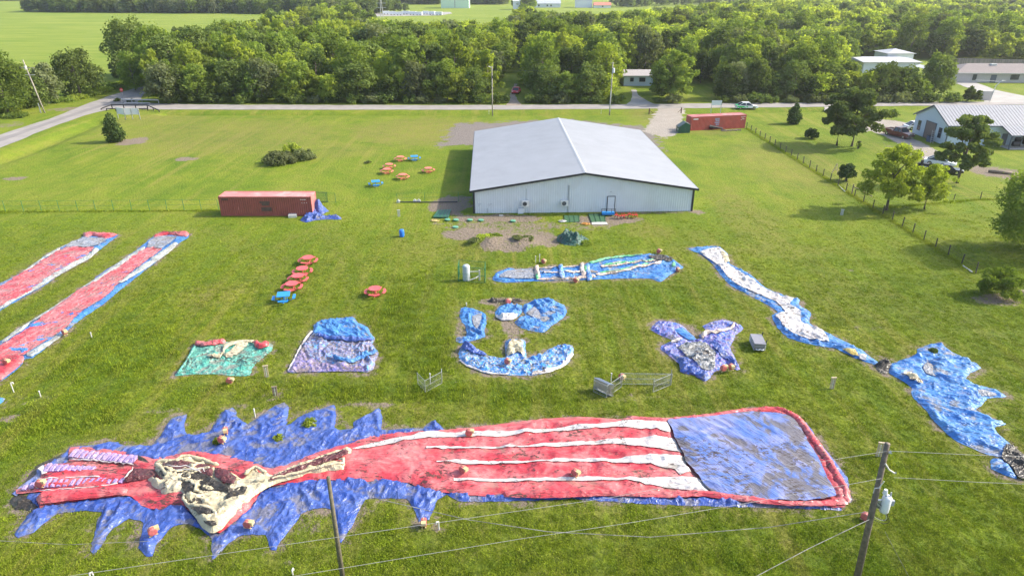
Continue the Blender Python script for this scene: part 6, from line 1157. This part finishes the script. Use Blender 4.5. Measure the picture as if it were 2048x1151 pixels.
def crown_data(kind, seed, n, leaf, H=10.0, Rr=4.5, z0=.15):
    rng = np.random.default_rng(seed); L_ = []
    if kind == 'round':
        L_.append((0,0,H*.58,Rr*.72,H*.36))
        for k in range(44):
            a = rng.uniform(0,2*PI); zz = rng.uniform(z0,.86); rad = Rr*(.35+.65*math.sin(PI*min(1,max(.1,(zz-z0*.5)/(1-z0*.5)))**.8))*rng.uniform(.55,.85); q = Rr*rng.uniform(.16,.34)
            L_.append((math.cos(a)*rad, math.sin(a)*rad, H*zz, q, q*rng.uniform(.7,1.0)))
        for k in range(5): a = rng.uniform(0,2*PI); q = Rr*rng.uniform(.2,.32); L_.append((math.cos(a)*Rr*.35, math.sin(a)*Rr*.35, H*rng.uniform(.86,.95), q, q))
    elif kind == 'pine':
        for k in range(75):
            a = rng.uniform(0,2*PI); zz = rng.uniform(.30,1.0); rad = Rr*math.sqrt(max(.04,1-((zz-.60)/.46)**2))*rng.uniform(.1,1.0)**.6*(.82+.18*math.sin(a*3+seed)); q = Rr*rng.uniform(.10,.20)
            L_.append((math.cos(a)*rad, math.sin(a)*rad, H*zz*.97, q, q*.6))
    elif kind == 'cone':
        for k in range(26):
            zz = (k/26)**1.1; w_ = Rr*(min(1,(zz+.25)*2.2))*(1-zz)**.62
            a = rng.uniform(0,2*PI); q = w_*.55+.1*Rr; L_.append((math.cos(a)*w_*.45, math.sin(a)*w_*.45, H*(.06+zz*.88), q, q*.9))
    elif kind == 'bush':
        for k in range(34):
            a = rng.uniform(0,2*PI); r = Rr*rng.uniform(0,1)**.6*.78; q = Rr*rng.uniform(.14,.30); zt_ = math.sqrt(max(.05,1-(r/Rr)**2)); L_.append((math.cos(a)*r, math.sin(a)*r, H*rng.uniform(.25,.80)*zt_, q, min(q, H*.3)))
    elif kind == 'open':
        for k in range(85):
            a = rng.uniform(0,2*PI); zz = rng.uniform(.22,.97); rad = Rr*math.sin(PI*(zz*.85+.08))**.6*rng.uniform(.15,1.0)*(.8+.25*math.sin(a*2.5+seed)); q = Rr*rng.uniform(.09,.19)
            L_.append((math.cos(a)*rad, math.sin(a)*rad, H*zz, q, q*.75))
    L_ = np.array(L_); w_ = L_[:,3]**2; idx = rng.choice(len(L_), n, p=w_/w_.sum()); d = rng.normal(size=(n,3)); d[:,2] += .25; d /= np.linalg.norm(d,axis=1)[:,None]
    rf = rng.uniform(.35,1.0,(n,1))**.5*np.where(rng.uniform(0,1,(n,1))<.22, rng.uniform(1.0,1.45,(n,1)), 1.0); C = L_[idx]; rad3 = np.stack([C[:,3],C[:,3],C[:,4]],1)
    P = C[:,:3]+d*rad3*rf; P[:,2] = np.maximum(P[:,2], .15)
    Nr = d*.8+rng.normal(size=(n,3))*.55; Nr /= np.linalg.norm(Nr,axis=1)[:,None]
    V, Fc = leaves(P, Nr, leaf, rng); lob = rng.uniform(0,1,len(L_))[idx]; tone = np.clip(.15+.5*lob*rng.uniform(.5,1.4,n)+.25*(rng.uniform(0,1,n)>.85), 0, 1)
    return V, Fc, np.repeat(tone, 4)
def crown_me(name, kind, seed, n, leaf, mat, **k): V, Fc, t = crown_data(kind, seed, n, leaf, **k); return np_mesh(name, V, Fc, mat, False, {'tone': t})
def trunk_me(H, r, seed, spread=2.2, frac=.75, limbs=6):
    rd = random.Random(seed); mb = MB(); mb.tube([(0,0,-.1),(rd.uniform(-.1,.1),rd.uniform(-.1,.1),H*.3),(rd.uniform(-.3,.3),rd.uniform(-.3,.3),H*frac)], [r,r*.75,r*.3], 8)
    for k in range(limbs): a = rd.uniform(0,6.3); z = H*rd.uniform(.25,.6); q = spread*rd.uniform(.5,1); mb.tube([(0,0,z),(math.cos(a)*q*.5,math.sin(a)*q*.5,z+H*.10),(math.cos(a)*q,math.sin(a)*q,z+H*.22)], [r*.45,r*.3,r*.12], 5)
    return mb.mesh('trunk', BARK, True)
# prototypes of the wood: (label words, crown kind, material, ...)
KINDS = []
for i, (kd, mt, nm, word, wgt) in enumerate([('round',0,'broadleaf_tree','dark green broadleaf tree',3),('round',0,'broadleaf_tree','dark green broadleaf tree',3),('round',1,'broadleaf_tree','mid green broadleaf tree',4),('round',1,'broadleaf_tree','mid green broadleaf tree',4),('round',2,'broadleaf_tree','yellow green broadleaf tree',4.2),('open',2,'broadleaf_tree','yellow green broadleaf tree',3.2),('round',5,'broadleaf_tree','grey green broadleaf tree',1.2),('pine',3,'pine_tree','dark pine tree',2.0)]):
    big = dict(H=10.0, Rr=4.4 if kd != 'pine' else 3.6, z0=.12)
    KINDS.append(dict(name=nm, word=word, w=wgt, crown=crown_me('crown', kd, 100+i, 3800 if kd != 'pine' else 3000, .27, LF[mt], **big), trunk=trunk_me(10, .2, i), kd=kd, mt=mt))
GN_P = []
for i, (kd, mt) in enumerate([('round',0),('round',1),('round',1),('round',2),('open',2),('round',5),('pine',3)]):
    V, Fc, t = crown_data(kd, 200+i, 1500, .42, H=10.0, Rr=4.4 if kd != 'pine' else 3.6, z0=.12); GN_P.append((V, Fc, t, [mt]*len(Fc)))
def proj(X, Y, Z):
    zc = Y*math.cos(PITCH)+(HC-Z)*math.sin(PITCH); v = ((HC-Z)*math.cos(PITCH)-Y*math.sin(PITCH)); return 1024+F*X/zc, 575.5+F*v/zc
TOPL = [(-400,400),(330,60),(345,52),(400,48),(450,46),(520,38),(545,22),(620,6),(700,8),(745,26),(765,40),(800,44),(890,45),(1000,44),(1030,26),(1045,10),(1075,22),(1130,27),(1200,28),(1290,22),(1380,12),(1500,2),(1560,-2),(3000,-2)]
topy = lambda px: np.interp(px, [p[0] for p in TOPL], [p[1] for p in TOPL])
LB0, LB1 = G(262,150), G(600,57)
# sight lines left open: (x0,x1,y0,y1, things farther than this Y)
KEEP = [(1016,1048,164,215,205),(1254,1296,136,168,212),(1258,1300,168,215,200),(1380,1428,150,203,205),(1722,1772,112,123,240),(1772,1834,106,128,240),(1897,2300,104,215,262),(1868,1900,130,160,240),(1955,2300,150,215,262),(300,1,1,1,1)]
cands = []; rng = np.random.default_rng(5)
def addc(X, Y, H, r, front): cands.append((X, Y, H, r, front))
# front row along the road, then the depth of the wood
row = [(px, 205.8+random.uniform(-1.0,.4)) for px in np.arange(322,1012,23)]+[(px, 205.2+random.uniform(-1,.4)) for px in np.arange(1056,1250,22)]+[(px, 203+random.uniform(-1,.5)) for px in np.arange(1312,1385,26)]+[(px, 203.0+random.uniform(-1,.5)) for px in np.arange(1432,1960,23)]
for px, py in row:
    g = G(px+random.uniform(-6,6), py); addc(g.x, g.y+random.uniform(1.5,4), random.uniform(5.2,9.8), random.uniform(.95,1.25), True)
step = 7.2; Y = 184.0; j = 0
while Y < 620:
    X = -150+(j%2)*step/2
    while X < 520:
        x, y = X+random.uniform(-2.4,2.4), Y+random.uniform(-2.4,2.4); X += step*(1+.25*(Y>330))
        H = random.uniform(7.6,13.8)*(1.08 if noise2(np.array([x*.03]), np.array([y*.03]), 4)[0] > .05 else .92)
        px, py = proj(x, y, H); bx, by = proj(x, y, 0)
        if bx > 2300 or bx < 150 or py < topy(px)-4: continue
        if x < LB0.x+(y-LB0.y)*(LB1.x-LB0.x)/(LB1.y-LB0.y): continue
        if 196 < y < 216 and 1236 < bx < 1330: continue
        if y < 240 and (1012 < bx < 1054 or (1250 < bx < 1306 and y < 212)) : continue
        if 225 < y < 300 and 1700 < bx < 1870 and by > 118: continue
        if 190 < y < 300 and bx > 1872 and by > 126: continue
        addc(x, y, H, random.uniform(.8,1.15), False)
    Y += step*.92*(1+.25*(Y>330)); j += 1
ok = []
for c in cands:
    X, Y, H, r, fr = c; rr = H/10*4.4*r*.8; x0, y1 = proj(X-rr, Y, 1.5); x1, y0 = proj(X+rr, Y, H*.95); bad = False
    for a, b_, t_, d_, Yf in KEEP:
        if Y < Yf and x1 > a and x0 < b_ and d_ > y0 and t_ < y1: bad = True
    if not bad: ok.append(c)
cands = ok
fy = min(c[1] for c in cands); wts = np.array([k['w'] for k in KINDS]); wts /= wts.sum()
cands.sort(key=lambda c: c[1]/c[2]); NI = 282
segs = [(0,400,'by the road junction'),(400,520,'just right of the road junction'),(520,640,'above the low weed thicket'),(640,760,'above the left container'),(760,880,'left of the slim roadside pole'),(880,1010,'around the slim roadside pole'),(1010,1100,'just right of the red car'),(1100,1180,'above the hall ridge'),(1180,1250,'around the transformer pole'),(1250,1330,'by the mobile home'),(1330,1440,'above the right container'),(1440,1540,'above the green and white car'),(1540,1640,'above the cone shaped conifer'),(1640,1760,'above the pair of pines'),(1760,1900,'beside the white shed'),(1900,2600,'behind the ranch house')]
protoT = {}
for i, (X, Y, H, r, fr) in enumerate(cands[:NI]):
    k = int(rng.choice(len(KINDS), p=wts)); 
    if fr: k = int(rng.choice([0,1,2,6,0,1]))
    K = KINDS[k]; bx, by = proj(X, Y, 0); sg = [s for s in segs if s[0] <= bx < s[1]]; sg = sg[0][2] if sg else segs[-1][2]
    rowt = 'in the roadside row' if fr else ('in the second row' if Y < 196 else 'in the third row' if Y < 206 else 'farther back'); hw = ('low ' if H < 7.2 else 'tall ') if fr else ('low ' if H < 10.3 else 'middling ' if H < 12.2 else 'tall '); lab = '%s%s %s, %s' % (hw, K['word'], rowt, sg)
    t = thing(K['name'], lab, 'tree', (X, Y, 0), random.uniform(0,6.3), '%s%ss %s, %s' % (hw, K['word'], rowt, sg))
    s = H/10; t.scale = (s*r, s*r, s)
    for nm in ('trunk','crown'): o = bpy.data.objects.new(nm, K[nm]); link(o, t)
rest = cands[NI:]; print('TREES', len(cands), len(rest))
pts = [(c[0], c[1], 0) for c in rest]; scl = [(c[2]/10*c[3]*1.08,)*2+(c[2]/10,) for c in rest]; ids = [int(rng.choice(7, p=[.08,.14,.14,.28,.18,.04,.14])) for c in rest]
# tree lines round the far meadow, and woods beyond
def line(p0, p1, n, dep, h0, h1):
    for i in range(n):
        t = random.random(); a, b_ = G(*p0), G(*p1); p = a.lerp(b_, t); H = random.uniform(h0, h1); pts.append((p.x+random.uniform(-4,4), p.y+random.uniform(0,dep), 0)); q = random.uniform(.9,1.3); scl.append((H/10*q,H/10*q,H/10)); ids.append(int(rng.choice([0,1,2,0,5,6])))
line((45,24.5),(560,29),330,40,9,13); line((560,29),(760,30),120,60,9,14); line((610,10),(880,9.5),160,30,8,12); line((940,9.5),(1015,9.5),60,30,8,12); line((1030,20),(1060,20),10,10,9,12); line((-60,2),(50,2),50,30,9,14); line((1720,14),(2080,14),260,160,10,15); line((1240,16),(1500,6),90,60,8,11); line((800,24),(812,24),4,4,6,7.5); line((90,2),(600,2.5),200,40,9,13)
scatter('distant_wood', GN_P, np.array(pts, float), np.array(scl), np.column_stack([np.zeros((len(pts),2)), np.random.default_rng(3).uniform(0,6.28,len(pts))]), np.array(ids), LF, 'mass of mixed green trees filling the back of the wood and the far tree lines', 'wood')
def tree(name, label, cat, px, pyb, pyt, wpx, kind, mt, n=4500, leaf=.2, seed=1, z0=.12, trunk=True, group=None, tr=.2, scale_leaf=1, base=None, limbs=6):
    g = base or G(px, pyb); H = HT(pyb, pyt) if base is None else pyt; Rr = wpx/pxm(pyb)/2; t = thing(name, label, cat, (g.x, g.y, gzs(g.x, g.y)), 0, group)
    if trunk: link(bpy.data.objects.new('trunk', trunk_me(H, tr, seed, Rr*.55, .85 if kind=='pine' else .7, limbs)), t)
    link(bpy.data.objects.new('crown', crown_me('crown', kind, seed, n, leaf, LF[mt], H=H, Rr=Rr, z0=z0)), t); return t
tree('conifer', 'dark cone shaped conifer beside the white notice board at the left', 'conifer', 231, 284, 222, 44, 'cone', 4, 3800, .17, 11)
tree('conifer', 'dark cone shaped conifer on the right lawn behind the wire fence', 'conifer', 1586, 248, 205, 35, 'cone', 4, 3800, .17, 12)
tree('conifer', 'small round dark conifer just left of the pair of tall pines', 'conifer', 1622, 277, 252, 29, 'bush', 4, 2600, .15, 13)
tree('conifer', 'egg shaped dark conifer beside the leaning timber trestle', 'conifer', 1692, 362, 318, 38, 'bush', 4, 4200, .13, 14)
tree('pine_tree', 'left and slimmer one of the pair of tall pines on the right lawn', 'tree', 1673, 291, 186, 92, 'pine', 3, 8500, .21, 21, tr=.22)
tree('pine_tree', 'right and larger one of the pair of tall pines on the right lawn', 'tree', 1703, 293, 180, 128, 'pine', 3, 12500, .22, 22, tr=.26)
tree('pine_tree', 'lone broad pine in front of the pale metal house', 'tree', 1914, 366, 232, 116, 'pine', 3, 17000, .17, 23, tr=.25)
tree('leafy_tree', 'big light green leafy tree right beside the wire fence', 'tree', 1772, 420, 292, 140, 'open', 2, 17000, .125, 24, z0=.2, tr=.22)
tree('leafy_tree', 'smaller slender tree right of the big leafy one', 'tree', 1848, 418, 328, 96, 'open', 2, 7500, .12, 25, tr=.14)
tree('leafy_tree', 'leafy tree cut by the right edge of the picture', 'tree', 2066, 505, 350, 190, 'round', 1, 20000, .13, 26, tr=.25)
tree('sapling', 'thin sapling at the foot of the pair of tall pines', 'sapling', 1716, 297, 277, 12, 'bush', 1, 500, .11, 27)
tree('round_bush', 'round leafy bush at the lower end of the wire fence near the right edge', 'bush', 1995, 592, 528, 84, 'bush', 1, 9000, .085, 28, trunk=False)
tree('weed_thicket', 'long low thicket of grey green weeds in the far lawn', 'bush', 560, 326, 303, 74, 'bush', 5, 5200, .13, 29, trunk=False); tree('weed_thicket', 'right part of the low weed thicket in the far lawn', 'bush', 608, 318, 298, 52, 'bush', 5, 3000, .13, 30, trunk=False); tree('weed_thicket', 'taller leafy shoots in the middle of the weed thicket', 'bush', 584, 313, 283, 46, 'bush', 2, 2600, .16, 31, trunk=False)
tree('weed_thicket', 'small dark weed patch right of the weed thicket in the far lawn', 'bush', 736, 326, 322, 16, 'bush', 5, 500, .1, 32, trunk=False)
tree('big_oak', 'tall dark tree at the far left edge beside the leaning pole', 'tree', 18, 228, 106, 120, 'round', 1, 8000, .28, 41, tr=.3); tree('big_oak', 'slim grey green tree right behind the leaning pole', 'tree', 98, 208, 128, 62, 'round', 5, 4500, .26, 42); tree('big_oak', 'rounded dark tree left of the road bend', 'tree', 162, 193, 103, 96, 'round', 0, 6500, .28, 43, tr=.3); tree('big_oak', 'low dark tree filling the gap between the left roadside trees', 'tree', 60, 213, 150, 90, 'round', 0, 5500, .26, 44)
tree('big_oak', 'tallest dark tree at the left tip of the wood against the meadow', 'tree', 272, 152, 42, 100, 'round', 0, 7000, .36, 45, tr=.35); tree('big_oak', 'mid green tree just right of the tallest left tree', 'tree', 320, 160, 52, 92, 'round', 1, 6000, .36, 46); tree('roadside_bush', 'yellow green bush at the bend of the left road', 'bush', 292, 168, 134, 46, 'bush', 2, 2600, .26, 47, trunk=False)
tree('big_oak', 'round grey green tree standing right at the road junction', 'tree', 335, 205, 132, 84, 'round', 5, 5200, .27, 48)
tree('big_oak', 'spreading roadside oak in front of the white carport', 'tree', 1866, 192, 108, 66, 'round', 0, 5500, .27, 49); tree('roadside_bush', 'dark bush at the mouth of the ranch house drive', 'bush', 1942, 203, 168, 40, 'bush', 0, 2400, .24, 50, trunk=False); tree('big_oak', 'pale green tree right of the mobile home drive', 'tree', 1345, 205, 100, 92, 'open', 1, 7000, .27, 51); tree('roadside_bush', 'brown green bush before the board fence', 'bush', 1902, 136, 112, 22, 'bush', 5, 1200, .26, 52, trunk=False)
wl = [('roadside_bush','dark low bush under the trees at the far side of the road',x) for x in range(345,1000,36)]+[('roadside_bush','dark low bush under the trees at the far side of the road',x) for x in list(range(1060,1236,34))+list(range(1322,1380,30))+list(range(1440,1930,36))]
bm_ = [crown_me('crown','bush',300+i,900,.22,LF[[0,0,5][i]],H=2.6,Rr=2.6) for i in range(3)]
for nm, lab, px in wl:
    g = G(px+random.uniform(-8,8), 207.5-.8*(px>1300)-1.0*(px>1650)); o = bpy.data.objects.new(nm, random.choice(bm_)); COL.objects.link(o); o.location = (g.x,g.y+1.0,0); o.rotation_euler = (0,0,random.uniform(0,6)); s = random.uniform(.6,1.2); o.scale = (s,s,s*.9); tag(o, lab, 'bush', 'low bushes under the roadside trees')
wv = [(px, py) for px, py in ((25,236),(60,214),(120,205),(150,200),(178,192),(205,185),(228,178),(250,170),(215,176),(190,184),(268,163),(10,226))]
for i, (px, py) in enumerate(wv):
    g = G(px, py); o = bpy.data.objects.new('verge_weeds', crown_me('crown','bush',400+i,900,.2,LF[2 if i%2 else 1],H=1.4,Rr=3.2)); COL.objects.link(o); o.location = (g.x,g.y+1,-.1); tag(o, 'tall light green weeds on the verge left of the road', 'weeds', 'weeds along the left verge')
for i, (px, py, r_) in enumerate(((438,885,.5),(558,880,.5),(620,850,.75),(1865,705,.5),(1880,720,.5),(235,203,1.2),(262,204,1.3))):
    g = G(px, py); o = bpy.data.objects.new('grass_tuft', crown_me('crown','bush',420+i,500,.06*(1+r_*.4 if r_ < 1 else 2.5),LF[2 if i < 3 else 0],H=.5*r_+.2,Rr=r_*.8)); COL.objects.link(o); o.location = (g.x,g.y,0); tag(o, ['grass tuft growing through the blue fins beside the blower pair','small grass tuft on the blue fins in the middle','big bright grass tuft on the blue fins at the right','upper weed tuft on the big blue slide','lower weed tuft on the big blue slide','dark tuft under the stop sign','dark tuft at the end of the pale bridge rail'][i], 'tuft')
# weeds over the dirt mounds
for i, (px, py, r_, h_) in enumerate(((970,484,1.5,.45),(990,480,1.1,.4),(950,490,.9,.35),(1055,487,1.1,.3),(1035,490,.8,.3),(1165,486,1.2,.4))):
    g = G(px, py); o = bpy.data.objects.new('mound_weeds', crown_me('crown','bush',440+i,1200,.09,LF[[2,1,5,5,5,1][i]],H=h_,Rr=r_)); COL.objects.link(o); o.location = (g.x,g.y,gzs(g.x,g.y)-.1); tag(o, ['bright weeds on top of the left dirt mound','right side weeds of the left dirt mound','grey weeds at the left foot of the dirt mound','grey weeds on the right dirt mound','small weeds in front of the right dirt mound','low green weeds behind the dark green shade cloth'][i], 'weeds')
# ---- grass blades: short lawn everywhere near, tall unmown swaths
def bladeproto(n, h, sp, lean, seed):
    rg = np.random.default_rng(seed); V = []; Fc = []
    for i in range(n):
        a = rg.uniform(0,2*PI); x, y = rg.normal(0,sp,2); b_ = rg.uniform(0,2*PI); hh = h*rg.uniform(.6,1.2); w_ = .016*(1+h*4); l = lean*hh
        V += [(x-math.cos(a)*w_,y-math.sin(a)*w_,0),(x+math.cos(a)*w_,y+math.sin(a)*w_,0),(x+math.cos(b_)*l,y+math.sin(b_)*l,hh)]; Fc.append((3*i,3*i+1,3*i+2))
    V = np.array(V); return V, np.array(Fc), (V[:,2]>0)*1.0, [0]*len(Fc)
m = bpy.data.materials.new('grass_blades'); m.use_nodes = True; nt = m.node_tree; nt.nodes.remove(nt.nodes['Principled BSDF']); g_ = nt.nodes.new('ShaderNodeGroup'); g_.node_tree = grp
oi = N(nt, 'ObjectInfo').outputs['Random']; c = mixc(nt, math_(nt,'MULTIPLY', oi, .55), g_.outputs[0], (.24,.28,.035)); hs = N(nt, 'HueSaturation'); L(nt, c, hs.inputs['Color']); L(nt, math_(nt,'ADD', math_(nt,'MULTIPLY', math_(nt,'FRACT', math_(nt,'MULTIPLY', oi, 5.3)), .8), .95), hs.inputs['Value'])
d = N(nt,'BsdfDiffuse'); t_ = N(nt,'BsdfTranslucent'); L(nt, hs.outputs[0], d.inputs[0]); L(nt, hs.outputs[0], t_.inputs[0]); mx = N(nt,'MixShader'); mx.inputs[0].default_value = .35; L(nt, d.outputs[0], mx.inputs[1]); L(nt, t_.outputs[0], mx.inputs[2]); L(nt, mx.outputs[0], nt.nodes['Material Output'].inputs[0])
rg = np.random.default_rng(77); NP = 190000; yy = 24+ (rg.uniform(0,1,NP)**1.35)*72; xx = rg.uniform(-1,1,NP)*(yy*.80+11)
NF = 0
for P_ in (FENCE_R, FENCE_R, FENCE_X, FENCE_L):
    for i in range(len(P_)-1):
        n_ = int((P_[i+1]-P_[i]).length*16); t_ = rg.uniform(0,1,n_); xx = np.append(xx, P_[i].x+(P_[i+1].x-P_[i].x)*t_+rg.normal(0,.16,n_)); yy = np.append(yy, P_[i].y+(P_[i+1].y-P_[i].y)*t_+rg.normal(0,.16,n_)); NF += n_
NP += NF; onf = np.arange(NP) >= NP-NF; keep = np.ones(NP, bool)
for P in BARE: keep &= ~inpoly(xx, yy, P)
def samp(A): # nearest sample of a ground mask
    i = np.clip(np.searchsorted(xs, xx), 0, len(xs)-1); j = np.clip(np.searchsorted(ys, yy), 0, len(ys)-1); return A.reshape(len(ys), len(xs))[j, i]
dd, ll = samp(dirt), samp(lush); keep &= rg.uniform(0,1,NP) > dd*.9; cl = fbm(xx*.5, yy*.5, 71, 4, .6); keep &= (cl > -.25) | (rg.uniform(0,1,NP) > .5); keep &= rg.uniform(0,1,NP) > (yy-60)/36; keep |= onf
xx, yy, ll, cl, onf = xx[keep], yy[keep], ll[keep], cl[keep], onf[keep]; n = len(xx); tall = onf | (rg.uniform(0,1,n) < (ll-.3)*1.3)
sc = rg.uniform(.6,1.25,n)*(1+.8*np.clip(cl,-.3,.6)); sc3 = np.stack([sc, sc, sc*np.where(tall, 1.0, .8)], 1)
scatter('grass', [bladeproto(9,.085,.09,.7,1), bladeproto(11,.10,.12,.9,2), bladeproto(10,.19,.13,.5,3)], np.column_stack([xx, yy, gz(xx, yy)]), sc3, np.column_stack([np.zeros((n,2)), rg.uniform(0,6.28,n)]), np.where(tall, 2, rg.integers(0,2,n)), [m], 'rough green grass covering the near lawn, taller in unmown swaths', 'grass')
# ---- the summer air: one closed box round everything
hb = MB().box(0, 1150, 13.9, 3180, 2460, 30.8).build('haze', None); tag(hb, 'pale summer haze filling the air over the whole place', 'haze', kind='stuff')
m = bpy.data.materials.new('haze_air'); m.use_nodes = True; nt = m.node_tree; nt.nodes.clear(); o_m = nt.nodes.new('ShaderNodeOutputMaterial'); v = nt.nodes.new('ShaderNodeVolumePrincipled')
v.inputs['Density'].default_value = .00013; v.inputs['Color'].default_value = (.93,.96,1,1); v.inputs['Anisotropy'].default_value = .5; nt.links.new(v.outputs[0], o_m.inputs['Volume']); hb.data.materials.append(m)
